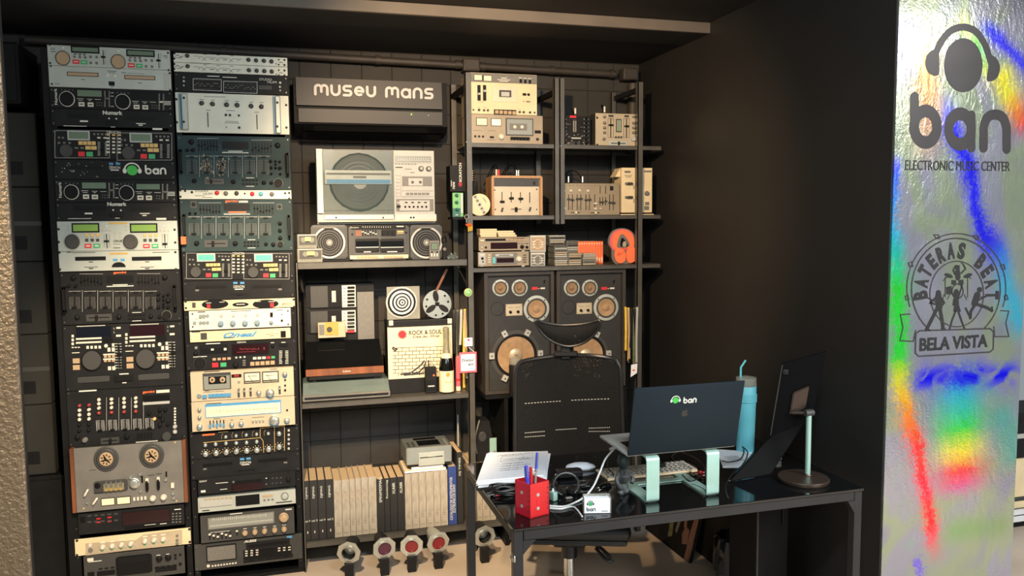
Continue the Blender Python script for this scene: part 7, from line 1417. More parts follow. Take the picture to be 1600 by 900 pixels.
obj('fob', fin(bm, 'gloss', 'fob', 60), t); obj('key_ring', fin(tube(B(), [(-.035+.012*math.cos(a), -.012+.012*math.sin(a), .003) for a in [i*PI/8 for i in range(17)]], .0012, 6), 'chrome', 'key_ring'), t)
for i, (x, y, s_) in enumerate(((715, 380, .05), (690, 345, .04))):
    p = dt(*G_(x, y)); t = thing('short_cable', 'short looped %s cable among the desk clutter' % ('grey' if i else 'black'), 'cable', p); obj('cord', fin(tube(B(), [(s_*.5*math.cos(a)+.004*a, s_*.32*math.sin(a), .004+.002*i+.0022*a) for a in [j*PI/7 for j in range(22)]], .0026, 6), 'wire' if i == 0 else 'dgry', 'cord'), t); obj('plug', fin(tube(B(), [(s_*.5, 0, .006), (s_*.5+.022, -.006, .006)], .0048, 8), 'blk', 'plug'), t)
# card holder
a, b_ = dt(*G_(748, 503)), dt(*G_(916, 500)); hh_ = atY(*G_(830, 392), a.y).z-DZ; cw = (b_-a).length
t = thing('card_holder', 'small box of white cards with green headphone logo on the desk', 'card holder', a, math.atan2((b_-a).y, (b_-a).x))
obj('card', fin(box(B(), .001, .002, .001, cw-.001, .003, hh_*.93), 'paper', 'card'), t); obj('card_pack', fin(box(B(), .001, .0034, .001, cw-.001, .026, hh_*.92), 'paper', 'card_pack'), t); obj('clear_tray', fin(box(B(), -.001, .0265, 0, cw+.001, .029, hh_*1.06), 'clear', 'clear_tray'), t); obj('clear_tray', fin(box(B(), -.002, .0, .0, -.0005, .029, hh_*1.02), 'clear', 'clear_tray'), t); obj('clear_tray', fin(box(B(), cw+.0005, .0, .0, cw+.002, .029, hh_*1.02), 'clear', 'clear_tray'), t)
bm = B(); prism(bm, circ(cw*.24, hh_*.60, hh_*.13, 20), .001, .002); obj('logo_disc', fin(bm, 'grn', 'logo_disc', 0), t); bm = B(); headphone_logo(bm, cw*.24, hh_*.60, hh_*.13, .001, .002, hh_*.03); obj('logo_headphones', fin(bm, 'dgry', 'logo_headphones', 0), t)
me, wd = stroke_word('ban', 'dgry', .26); obj('lettering', me, t, (cw*.10, .002, hh_*.17), (hh_*.15, .001, hh_*.15)); obj('fine_print', fin(box(B(), cw*.66, .001, hh_*.13, cw*.9, .002, hh_*.16), 'gry', 'fine_print'), t)
# white charging cable
zc = TZ+.004
pts = [dt(*G_(528, 452), zc), dt(*G_(620, 455), zc), dt(*G_(700, 425), zc), dt(*G_(760, 385), TZ+.012), dt(*G_(810, 320), TZ+.04), dt(*G_(850, 230), TZ+.085), dt(*G_(885, 150), TZ+.12), dt(*G_(930, 110), TZ+.14)]
CABLE_A = pts
# ------------------------------------------------------------------ laptop on its stand
Lf, Rf = dt(1019, 785), dt(1115, 776)
SYF = (Lf.y+Rf.y)/2
zlap = atY(1019, 712, SYF).z
sw = .046
t = thing('laptop_stand', 'mint-grey aluminium laptop stand with two bent legs on the desk', 'laptop stand', ((Lf.x+Rf.x)/2, SYF, TZ)); cx = t.location.x
def strip(x, w_):
    H_ = zlap-TZ-.004; th = .005; bm = B()
    prof = [(0.24, 0), (.014, 0)]+[(.014-.014*math.sin(a), .014-.014*math.cos(a)) for a in (PI/8, PI/4, 3*PI/8, PI/2)]+[(0, H_-.014)]+[(.014-.014*math.cos(a), H_-.014+.014*math.sin(a)) for a in (PI/8, PI/4, 3*PI/8, PI/2)]+[(.20, H_)]
    inner = [(.24, th), (.014+.001, th), (th, .014), (th, H_-.014), (.014, H_-th), (.20, H_-th)]
    poly = prof+inner[::-1]
    A = [bm.verts.new((x-w_/2, y, z)) for y, z in poly]; C = [bm.verts.new((x+w_/2, y, z)) for y, z in poly]; n = len(poly)
    bm.faces.new(A); bm.faces.new(C[::-1])
    for i in range(n): bm.faces.new((A[i], C[i], C[(i+1) % n], A[(i+1) % n]))
    return fin(bm, 'mint', 'leg')
obj('leg', strip(Lf.x-cx, sw), t); obj('leg', strip(Rf.x-cx, sw), t); obj('cross_bar', fin(box(B(), Lf.x-cx+sw/2, .17, .0, Rf.x-cx-sw/2, .20, .005, .001), 'mint', 'cross_bar'), t)
obj('cross_bar', fin(box(B(), Lf.x-cx+sw/2, .16, zlap-TZ-.012, Rf.x-cx-sw/2, .19, zlap-TZ-.006, .001), 'mint', 'cross_bar'), t)
for x in (Lf.x-cx, Rf.x-cx): obj('rubber_pad', fin(box(B(), x-.015, .005, -.0004, x+.015, .03, .0), 'rubber', 'rubber_pad'), t)
# laptop: lid back towards us
bl, br = atY(981, 711, SYF+.004), atY(1150, 697, SYF+.004); LW = br.x-bl.x; LH = .238
t = thing('laptop', 'dark blue open laptop with a white logo on its lid', 'laptop', ((bl.x+br.x)/2, SYF+.004, zlap))
obj('base', fin(box(B(), -LW/2, .006, 0, LW/2, .245, .011, .004, 2), 'lgry', 'base'), t); obj('keyboard', fin(box(B(), -LW*.42, .03, .011, LW*.42, .14, .0114), 'blk2', 'keyboard'), t); obj('trackpad', fin(box(B(), -LW*.18, .155, .011, LW*.18, .235, .0113), 'navy', 'trackpad'), t)  # base is dark blue too; pale grey paints the light falling on it
tl = math.radians(12)
lid = obj('lid', fin(box(B(), -LW/2, 0, 0, LW/2, .006, LH, .0028, 2), 'navy', 'lid'), t, (0, 0, .004), (1, 1, 1), (tl, 0, 0))
obj('screen', fin(box(B(), -LW/2+.006, .006, .008, LW/2-.006, .0065, LH-.006), 'gloss', 'screen'), lid)
def onlid(x, y):
    """picture point to lid-local x,z"""
    v = ray(x, y); n = Vector((0, -math.cos(tl), -math.sin(tl))); n = Vector((0, math.cos(tl), math.sin(tl)))
    p0 = Vector(t.location)+Vector((0, 0, .004)); k = (p0-CP).dot(n)/v.dot(n); q = CP+v*k-p0
    return q.x, -q.y*math.sin(tl)+q.z*math.cos(tl)
cx_, cz_ = onlid(1055.5, 625.5); rr = .0105
bm = B(); prism(bm, circ(cx_, cz_, rr, 24), -.0008, .0005); obj('logo_disc', fin(bm, 'logogreen', 'logo_disc', 0), lid); bm = B(); headphone_logo(bm, cx_, cz_, rr, -.0008, .0005, rr*.24); obj('logo_headphones', fin(bm, 'prn', 'logo_headphones', 0), lid)
x1, z1 = onlid(1068, 629.5); me, wd = stroke_word('ban', 'prn', .32); obj('lettering', me, lid, (x1, 0, z1), (.0128, .0008, .0128))
ax, az = onlid(1070, 645); ar = .0145; bm = B()
ap_ = [(0, .62), (.25, .78), (.55, .80), (.82, .55), (.62, .28), (.60, -.08), (.92, -.38), (.70, -.82), (.42, -1.02), (.0, -.90), (-.42, -1.02), (-.75, -.75), (-.95, -.2), (-.85, .45), (-.5, .78), (-.25, .76)]
prism(bm, [(ax+x*ar*.85, az+z*ar*.85) for x, z in cpath(ap_, 4)], -.0007, .0005); prism(bm, [(ax+x*ar*.85, az+z*ar*.85) for x, z in cpath([(.02, .85), (.1, 1.15), (.38, 1.42), (.36, 1.1), (.16, .88)], 4)], -.0007, .0005); obj('fruit_emblem', fin(bm, 'gloss', 'fruit_emblem', 0), lid)
P8 = CABLE_A[:-1]+[Vector((bl.x+.01, SYF+.10, zlap+.006))-Vector((.014, 0, 0))]
cable('charging_cable', 'white charging cable curving from the pen holder up to the laptop', P8, .0032, 'wirew', None, [((P8[-1], P8[-1]+Vector((-.02, .0, -.004))), 'gry')])
pts = [dt(*G_(528, 465), zc), dt(*G_(600, 470), zc), dt(*G_(680, 458), zc), dt(*G_(735, 520), zc)]
cable('charging_cable', 'thin white cable lying flat behind the pen holder', pts, .0028, 'wirew')
bp = [Vector((bl.x-.004, SYF+.12, zlap+.006)), dt(*L_(500, 260), TZ+.06), dt(*L_(540, 330), TZ+.02), dt(*L_(620, 400), zc), dt(*L_(720, 400), zc), dt(*L_(830, 380), zc)]
cable('audio_cable', 'thin black cable hanging from the laptop to the keyboard', bp, .0022, 'wire')
# keyboard under the laptop
k0, k1, k2 = dt(*L_(460, 315)), dt(*L_(1115, 262)), dt(*L_(1250, 355))
ky = SYF+.255; kx0, kx1 = dt(955, 742).x-.02, dt(1085, 745).x+.04
kz = DZ+.0008
kc = dt(1012, 741); t = thing('keyboard', 'pale flat keyboard lying on the desk behind the laptop stand', 'keyboard', (kc.x, kc.y+.02, TZ)); t.location.y = max(kc.y, SYF+.30)
obj('tray', fin(box(B(), -.17, -.055, 0, .19, .062, .009, .002), 'paperw', 'tray'), t); km = fin(box(B(), -.0075, -.0072, 0, .0075, .0072, .004, .001), 'lgry', 'key')
for r in range(5):
    for c in range(18): obj('key', km, t, (-.155+c*.0192+(r % 2)*.003, -.040+r*.0215, .009))
bx = dt(*L_(985, 330)); t = thing('card_reader', 'small black box lying on the keyboard', 'box', (bx.x-.0, max(kc.y, SYF+.30)+.01, TZ+.0142)); obj('body', fin(box(B(), -.022, -.02, 0, .022, .02, .014, .004, 2), 'blk', 'body'), t); obj('top_label', fin(box(B(), -.012, -.01, .014, .012, .01, .0144), 'dgry', 'top_label'), t)
# figurine
fp = dt(*L_(640, 500)); k = 1.0; t = thing('figurine', 'speckled grey figurine with round black head beside the laptop stand', 'figurine', fp)
fh = atY(*L_(640, 165), fp.y).z-TZ
obj('body', fin(lathe(B(), [(.018, 0), (.021, .006), (.017, .022), (.014, .032), (.024, .048), (.026, .060), (.016, .078), (.010, fh-.050)], 18), 'figure', 'body'), t)
obj('arm', fin(tube(B(), smooth_path([(-.016, -.004, .068), (-.030, -.012, .05), (-.024, -.022, .03), (-.014, -.02, .022)], 4), .0075, 8), 'figure', 'arm'), t); obj('arm', fin(tube(B(), smooth_path([(.016, -.004, .068), (.030, -.010, .05), (.022, -.02, .036)], 4), .0075, 8), 'figure', 'arm'), t)
obj('head', fin(lathe(B(), [(.006, fh-.058), (.012, fh-.05), (.0205, fh-.034), (.022, fh-.022), (.018, fh-.008), (.009, fh), (.001, fh+.001)], 20), 'bin', 'head'), t); obj('foot', fin(lathe(B(), [(.012, 0), (.014, .006), (.008, .014)], 12, 'z', (-.014, -.016, 0)), 'figure', 'foot'), t)
# tumbler with straw
tp = dt(1164, 704); rr = (atY(1177.5, 650, tp.y).x-atY(1150, 650, tp.y).x)/2*1.02; th_ = atY(1163, 603, tp.y).z-TZ; tt = atY(1163, 590, tp.y).z-TZ
t = thing('tumbler', 'turquoise drinking tumbler with clear lid and straw behind the laptop', 'tumbler', tp)
obj('cup', fin(lathe(B(), [(rr*.82, 0), (rr*.86, .004), (rr*.95, th_*.55), (rr*1.0, th_), (rr*.97, th_+.002)], 28), 'tumbler', 'cup'), t); obj('band', fin(lathe(B(), [(rr*.985, th_*.76), (rr*1.06, th_*.765), (rr*1.07, th_*.88), (rr*1.0, th_*.885)], 28), 'tumbler', 'band'), t); obj('lid', fin(lathe(B(), [(rr*1.0, th_+.002), (rr*1.02, th_+.004), (rr*.98, tt), (rr*.6, tt+.004), (.001, tt+.004)], 28), 'clear', 'lid'), t)
s0 = atY(1157, 592, tp.y)-tp; s1_ = atY(1157.5, 574, tp.y)-tp; s2_ = atY(1165, 563, tp.y)-tp; obj('straw', fin(tube(B(), [(s0.x, 0, s0.z-.05), (s1_.x, 0, s1_.z), (s2_.x, 0, s2_.z)], .0042, 10), 'cyn', 'straw'), t)
# tablet on a round stand
bp = dt(1255, 751); brr = .088
t = thing('tablet_stand', 'bronze tablet stand with round base and slim pole on the desk', 'tablet stand', bp)
obj('base', fin(lathe(B(), [(brr*.97, 0), (brr, .004), (brr, .012), (brr*.97, .015), (.001, .0155)], 40), 'bronze', 'base'), t)
pz_ = atY(1257, 648, bp.y+.02).z-TZ; px_ = dt(1259, 747).x-bp.x
obj('pole', fin(tube(B(), [(px_, .012, .015), (px_, .012, pz_)], .0095, 14), 'mint', 'pole'), t); obj('collar', fin(lathe(B(), [(.015, .0155), (.013, .020)], 16, 'z', (px_, .012, 0)), 'bronze', 'collar'), t); obj('joint', fin(lathe(B(), [(.012, -.016), (.013, 0), (.012, .016)], 14, 'x', (px_, .012, pz_+.008)), 'dgry', 'joint'), t)
hp = atY(1245, 648, bp.y+.02)-bp
obj('arm', fin(tube(B(), [(px_, .012, pz_+.008), (hp.x+.004, .05, hp.z)], .007, 10), 'bronze', 'arm'), t)
def slab(name, label, cat, c8, key, th, parts=()):
    p0 = Vector(c8[0]); n = (Vector(c8[1])-p0).cross(Vector(c8[3])-p0).normalized()*th
    s_ = thing(name, label, cat, p0); bm = B(); hull8(bm, [Vector(c)-p0 for c in c8]+[Vector(c)-p0+n for c in c8]); bmesh.ops.bevel(bm, geom=bm.edges[:], offset=min(.002, th*.3), segments=1, affect='EDGES'); obj('body', fin(bm, key, 'body'), s_)
    return s_, n
YT = bp.y+.05
tc = [atY(1203, 682, YT+.055), atY(1268, 656, YT-.012), atY(1291, 549, YT-.05), atY(1222, 568, YT+.02)]
s_, n = slab('tablet', 'dark tablet held upright on the round stand', 'tablet', tc, 'matte', -.007)
p0 = Vector(tc[0]); uu, vv = Vector(tc[1])-p0, Vector(tc[3])-p0; fnn = uu.cross(vv).normalized(); fnn = -fnn if fnn.y > 0 else fnn
bm = B(); qs = [p0+uu*a+vv*b_ for a, b_ in ((.40, .22), (.78, .22), (.78, .52), (.40, .52))]; hull8(bm, [q-p0+fnn*.001 for q in qs]+[q-p0+fnn*.010 for q in qs]); bmesh.ops.bevel(bm, geom=bm.edges[:], offset=.0035, segments=2, affect='EDGES'); obj('holder_pad', fin(bm, 'bronze', 'holder_pad'), t, p0-Vector(t.location))
bm = B(); qs = [p0+uu*a+vv*b_ for a, b_ in ((.0, .02), (.02, .02), (.02, .98), (.0, .98))]; hull8(bm, [q-p0+fnn*.0004 for q in qs]+[q-p0+fnn*.0016 for q in qs]); obj('rim', fin(bm, 'dgry', 'rim'), s_)
qc = p0+uu*.12+vv*.86; obj('camera_bump', fin(box(B(), -.010, -.003, -.010, .010, .001, .010, .003, 2), 'blk', 'camera_bump'), s_, qc-p0+fnn*.002, (1, 1, 1), (0, 0, math.atan2(uu.y, uu.x)))
c8 = [dt(1137, 753), dt(1203, 741), atY(1256, 660, dt(1203, 741).y+.07), atY(1203, 681, dt(1137, 753).y+.09)]
s_, n = slab('tablet_case', 'black tablet case leaning behind the round stand', 'case', c8, 'matte', .008)
p0 = Vector(c8[0]); bm = B(); tube(bm, [Vector(c8[0])-p0+Vector((0, -.003, .004)), Vector(c8[1])-p0+Vector((0, -.003, .004))], .003, 6); obj('hinge', fin(bm, 'dgry', 'hinge'), s_)
M7 = Crop(1100, 650, 6.427)
c8 = [dt(*M7(190, 520)), dt(*M7(370, 520)), dt(*M7(490, 360)), dt(*M7(130, 335))]
ctr = sum((Vector(c) for c in c8), Vector())/4; t = thing('loose_sheets', 'printed white sheets under the tumbler behind the laptop', 'papers', ctr)
for i in range(3):
    bm = B(); P_ = [(c-ctr)*(1-.05*i) for c in c8]; hull8(bm, [(p.x, p.y, i*.0011-.0) for p in P_]+[(p.x, p.y, i*.0011+.0009) for p in P_]); obj('sheet', fin(bm, 'paper', 'sheet', 0), t)
t.location.z = TZ-.0003
bm = B(); 
for i in range(8): box(bm, -.03+.003*(i % 3), -.04+i*.009, .0032, .03, -.038+i*.009, .0035)
obj('print', fin(bm, 'gry', 'print', 0), t)['kind'] = 'stuff'
tp0 = bp+Vector((-.10, .20, 0)); t = thing('cable_coil_white', 'pale coiled cable behind the round stand', 'cable', dt(*M7(740, 440))); bm = B()
for k in range(4): tube(bm, [(.014*math.cos(a), .006*math.sin(a)+.0, .004+k*.0062) for a in [i*PI/8 for i in range(17)]], .0024, 6)
obj('coil', fin(bm, 'wirew', 'coil'), t)
for i, (P_, lab) in enumerate((([(430, 185), (500, 120), (620, 150), (700, 200), (830, 240), (920, 230)], ''),)): pass
for i, (pp, kk, lab) in enumerate((([(1060, 706), (1050, 715), (1075, 735), (1098, 748)], 'bronze', 'brown cord arching from the keyboard to the right stand leg'), ([(1062, 705), (1085, 715), (1100, 728), (1102, 745)], 'bronze', 'brown cord curving beside the right stand leg'), ([(1066, 742), (1078, 752), (1092, 745), (1088, 730), (1072, 722)], 'wire', 'black cord looping between the stand legs'), ([(1080, 756), (1095, 762), (1105, 770), (1098, 778)], 'wire', 'black cord lying at the right stand leg'), ([(1152, 690), (1162, 700), (1158, 716), (1140, 722), (1128, 720)], 'wire', 'black cord dropping from the laptop right side'), ([(1150, 692), (1168, 706), (1160, 726), (1145, 740), (1134, 760), (1138, 778)], 'wire', 'black cord running down to the desk edge'))):
    P_ = [dt(x, y, TZ+.004+.010*((j*3+i) % 3)) for j, (x, y) in enumerate(pp)]; cable('desk_cord', lab, P_, .0024, kk)
rp = dt(1094, 740); t = thing('red_plug', 'small red connector among the cords behind the stand', 'connector', rp); obj('body', fin(box(B(), -.012, -.006, 0, .012, .006, .010, .003), 'red', 'body'), t); obj('tip', fin(box(B(), .012, -.003, .003, .020, .003, .007), 'chrome', 'tip'), t)
# ------------------------------------------------------------------ office chair
BC = atY(889, 630, 3.42); CTH = math.atan2(BC.x, BC.y)        # the chair faces the camera side of the desk
fx_, fy_ = math.sin(CTH), math.cos(CTH)
t = thing('office_chair', 'black mesh office chair with headrest behind the desk', 'office chair', (BC.x-.28*fx_, BC.y-.28*fy_, 0), -CTH)
def cl(x, y, ly=.28):
    """picture point on the chair's own plane at local depth ly, as local x,z"""
    v = ray(x, y); n = Vector((fx_, fy_, 0)); p0 = Vector(t.location)+n*ly
    q = CP+v*((p0-CP).dot(n)/v.dot(n))-Vector(t.location); return (q.x*fy_-q.y*fx_, q.z)
K4 = D4
OUTL = [K4(213, 420), K4(212, 250), K4(213, 130), K4(222, 80), K4(258, 58), K4(420, 40), K4(580, 48), K4(612, 68), K4(625, 115), K4(630, 250), K4(636, 420)]
ol = [cl(x, y) for x, y in OUTL]
ol = [(ol[0][0]+.02, .50)]+[(ol[0][0]+.004, .56)]+ol+[(ol[-1][0]-.004, .56), (ol[-1][0]-.02, .50)]
def bowy(x): return .28+.35*(x*x) * -1.0+.02
path = smooth_path([Vector((x, bowy(x), z)) for x, z in ol]+[Vector((ol[0][0], bowy(ol[0][0]), ol[0][1]))], 5)
obj('back_frame', fin(tube(B(), path, .010, 8), 'plast', 'back_frame'), t)
# mesh panel as a thin bowed grid inside the frame
zlo, zhi = .505, max(z for _, z in ol)-.004
def xr(z):
    L = []; R = []
    for a, b_ in zip(path, path[1:]):
        if (a.z-z)*(b_.z-z) <= 0 and abs(a.z-b_.z) > 1e-6:
            x = a.x+(b_.x-a.x)*(z-a.z)/(b_.z-a.z); (L if x < 0 else R).append(x)
    return (min(L) if L else -.02), (max(R) if R else .02)
bm = B(); NU, NV = 14, 18; gv = []
for j in range(NV+1):
    z = zlo+(zhi-zlo)*j/NV; a, b_ = xr(z); gv.append([bm.verts.new((a+(b_-a)*i/NU, bowy(a+(b_-a)*i/NU)-.003, z)) for i in range(NU+1)])
for j in range(NV):
    for i in range(NU): bm.faces.new((gv[j][i], gv[j][i+1], gv[j+1][i+1], gv[j+1][i]))
obj('mesh_back', fin(bm, 'weave', 'mesh_back', 60), t)
for (x0, y0, x1, y1) in ((250, 226, 395, 219), (432, 216, 585, 208), (250, 341, 330, 337), (370, 332, 455, 327), (500, 325, 585, 320), (250, 357, 330, 354), (500, 338, 585, 335)):
    a, b_ = cl(*K4(x0, y0)), cl(*K4(x1, y1)); bm = B(); n = 12
    for i in range(n): u = i/n; x = a[0]+(b_[0]-a[0])*u; z = a[1]+(b_[1]-a[1])*u; box(bm, x, bowy(x)-.006, z-.0018, x+(b_[0]-a[0])/n*.6, bowy(x)-.003, z+.0012)
    obj('light_slot', fin(bm, 'lgry', 'light_slot', 0), t)  # pale dashes paint the light showing through slots in the back
obj('lumbar_bar', fin(tube(B(), smooth_path([(-.17, bowy(.17)+.02, .80), (0, bowy(0)+.05, .80), (.17, bowy(.17)+.02, .80)], 6), .018, 8), 'plast', 'lumbar_bar'), t)
obj('spine', fin(tube(B(), smooth_path([(0, .10, .40), (0, .30, .44), (0, .36, .60), (0, .345, .9), (0, .335, zhi-.02), (0, .325, zhi+.05)], 6), .022, 10), 'plast', 'spine'), t)
# headrest
hp_ = [(590, 500), (610, 488), (700, 520), (820, 540), (900, 542), (1010, 535), (1110, 518), (1190, 492), (1212, 500), (1205, 560), (1150, 640), (1060, 710), (960, 742), (880, 742), (780, 710), (690, 650), (625, 570)]
hq = [cl(*H6(x, y), .27) for x, y in hp_]
hpa = smooth_path([Vector((x, .27-.9*x*x, z)) for x, z in hq]+[Vector((hq[0][0], .27-.9*hq[0][0]**2, hq[0][1]))], 4)
obj('headrest_frame', fin(tube(B(), hpa, .006, 8), 'plast', 'headrest_frame'), t)
zl, zh = min(z for _, z in hq), max(z for _, z in hq); bm = B(); xs_ = [hq[0][0]+.004+(hq[8][0]-hq[0][0]-.008)*i/24 for i in range(25)]
def zr(x):
    Z = []
    for a, b_ in zip(hpa, hpa[1:]):
        if (a.x-x)*(b_.x-x) <= 0 and abs(a.x-b_.x) > 1e-7: Z.append(a.z+(b_.z-a.z)*(x-a.x)/(b_.x-a.x))
    return (min(Z), max(Z)) if len(Z) > 1 else (zh-.01, zh)
gv = []
for x in xs_:
    a, b_ = zr(x); gv.append([bm.verts.new((x, .272-.9*x*x-.012*math.sin(PI*k/5), a+(b_-a)*k/5)) for k in range(6)])
for i in range(24):
    for k in range(5): bm.faces.new((gv[i][k], gv[i+1][k], gv[i+1][k+1], gv[i][k+1]))
obj('headrest_mesh', fin(bm, 'weave', 'headrest_mesh', 60), t); c = cl(*H6(885, 770)); obj('headrest_post', fin(box(B(), c[0]-.022, .285, c[1]-.05, c[0]+.022, .305, c[1]+.05, .004), 'plast', 'headrest_post'), t); obj('headrest_mount', fin(box(B(), c[0]-.055, .27, c[1]-.035, c[0]+.055, .31, c[1]-.012, .005), 'plast', 'headrest_mount'), t)
# seat, mechanism, base
bm = B(); box(bm, -.25, -.22, .385, .25, .22, .45, .03, 3); obj('seat', fin(bm, 'leather', 'seat'), t); obj('seat_pan', fin(box(B(), -.235, -.205, .362, .235, .20, .388, .012, 2), 'plast', 'seat_pan'), t); obj('mechanism', fin(box(B(), -.07, -.11, .315, .07, .12, .363, .01), 'plast', 'mechanism'), t); obj('lever', fin(tube(B(), smooth_path([(.05, -.06, .335), (.12, -.12, .33), (.16, -.16, .31), (.175, -.17, .29), (.15, -.165, .295), (.11, -.12, .322)], 5), .007, 8), 'plast', 'lever'), t)
obj('gas_sleeve', fin(lathe(B(), [(.034, .235), (.034, .315)], 18), 'plast', 'gas_sleeve'), t); obj('gas_lift', fin(lathe(B(), [(.024, .09), (.024, .235)], 18), 'chrome', 'gas_lift'), t); obj('hub', fin(lathe(B(), [(.045, .055), (.05, .075), (.04, .105)], 18), 'plast', 'hub'), t)
for k in range(5):
    a = 2*PI*k/5+.3; ex, ey = .28*math.cos(a), .28*math.sin(a); obj('base_leg', fin(tube(B(), [(.03*math.cos(a), .03*math.sin(a), .085), (ex, ey, .065)], .022, 8, .014), 'plast', 'base_leg'), t)
    obj('caster', fin(lathe(B(), [(.027, -.018), (.027, .018)], 16, 'x', (ex, ey, .028)), 'plast', 'caster'), t)
for sg in (-1, 1):
    obj('armrest_post', fin(tube(B(), [(sg*.22, .05, .43), (sg*.285, .05, .46), (sg*.285, .05, .62)], .014, 8), 'plast', 'armrest_post'), t); obj('armrest_pad', fin(box(B(), sg*.285-.035, -.08, .62, sg*.285+.035, .15, .645, .01, 2), 'plast', 'armrest_pad'), t)
# ------------------------------------------------------------------ under and behind the desk
x0 = atY(1183, 850, 2.62).x
t = thing('pedestal_cabinet', 'black cabinet under the right end of the desk', 'cabinet', (x0, 2.62, 0)); wd_ = DX1-.04-x0; obj('body', fin(box(B(), 0, .006, 0, wd_, .20, .70, .002), 'blk2', 'body'), t); obj('side_edge', fin(box(B(), 0, 0, 0, .006, .006, .70), 'dgry', 'side_edge'), t); obj('door', fin(box(B(), .007, 0, .01, wd_, .006, .69, .001), 'blk2', 'door'), t); obj('handle', fin(box(B(), wd_-.03, -.01, .5, wd_-.022, 0, .62, .002), 'blk', 'handle'), t)
bq = atY(1146, 900, 2.95); t = thing('waste_bin', 'dark green waste bin lined with a black plastic bag', 'waste bin', (bq.x, 2.95, 0)); zr_ = atY(1146, 866, 2.95).z; r_ = .075
r_ = (atY(1172, 880, 2.95).x-atY(1120, 880, 2.95).x)/2
obj('bin', fin(lathe(B(), [(r_*.85, 0), (r_, zr_), (r_*.97, zr_+.002)], 28), 'bin', 'bin'), t); bm = B(); n = 36; rings = []
for j, (rm, zz) in enumerate(((1.06, zr_-.07), (1.08, zr_-.005), (1.0, zr_+.075), (.86, zr_+.085), (.75, zr_+.02))):
    rings.append([bm.verts.new((r_*rm*math.cos(2*PI*i/n)*(1+.03*math.sin(i*3.1+j)), r_*rm*math.sin(2*PI*i/n)*(1+.03*math.sin(i*2.3+j)), zz+.006*math.sin(i*1.9+j*2))) for i in range(n)])
for A, C in zip(rings, rings[1:]):
    for i in range(n): bm.faces.new((A[i], A[(i+1) % n], C[(i+1) % n], C[i]))
obj('bag', fin(bm, 'bag', 'bag'), t)
nb, fb = atZ(1076, 880, .001), atZ(1008, 826, .001); nt = atY(1098, 786, nb.y+.0); ft = Vector((fb.x+(nt.x-nb.x), fb.y, nt.z))
p0 = nb; t = thing('canvas_print', 'leaning canvas print of dark figures with a pale hand, under the desk', 'canvas', p0)
nn = (fb-nb).cross(nt-nb).normalized(); nn = nn if nn.x < 0 else -nn
bm = B(); hull8(bm, [q-p0-nn*0 for q in (nb, fb, ft, nt)]+[q-p0-nn*.02 for q in (nb, fb, ft, nt)]); obj('canvas', fin(bm, 'blk', 'canvas', 0), t)
def cpatch(pts, key, name, o=.0006):
    bm = B(); A = [bm.verts.new((fb-nb)*a+(nt-nb)*b_+nn*o) for a, b_ in pts]; bm.faces.new(A); r = bmesh.ops.extrude_face_region(bm, geom=bm.faces[:]); 
    for v in r['geom']:
        if isinstance(v, bmesh.types.BMVert): v.co += nn*.0005
    obj(name, fin(bm, key, name, 0), t)
cpatch([(0, 0), (.10, 0), (.10, .4), (.06, 1), (0, 1)], 'skin', 'pale_band'); cpatch([(.10, .25), (.2, .2), (.24, .36), (.2, .5), (.12, .48)], 'skin', 'hand_print'); cpatch([(.18, .48), (.23, .46), (.25, .58), (.2, .6)], 'skin', 'hand_print'); cpatch([(.3, .65), (.34, .3), (.38, .32), (.36, .7)], 'gry', 'guitar_print'); cpatch([(.42, .2), (.5, .15), (.52, .4), (.45, .5)], 'olive', 'figure_print'); cpatch([(.16, .78), (.22, .74), (.24, .88), (.18, .9)], 'blu', 'blue_print'); cpatch([(.55, .6), (.68, .55), (.66, .85), (.58, .9)], 'wood', 'figure_print')
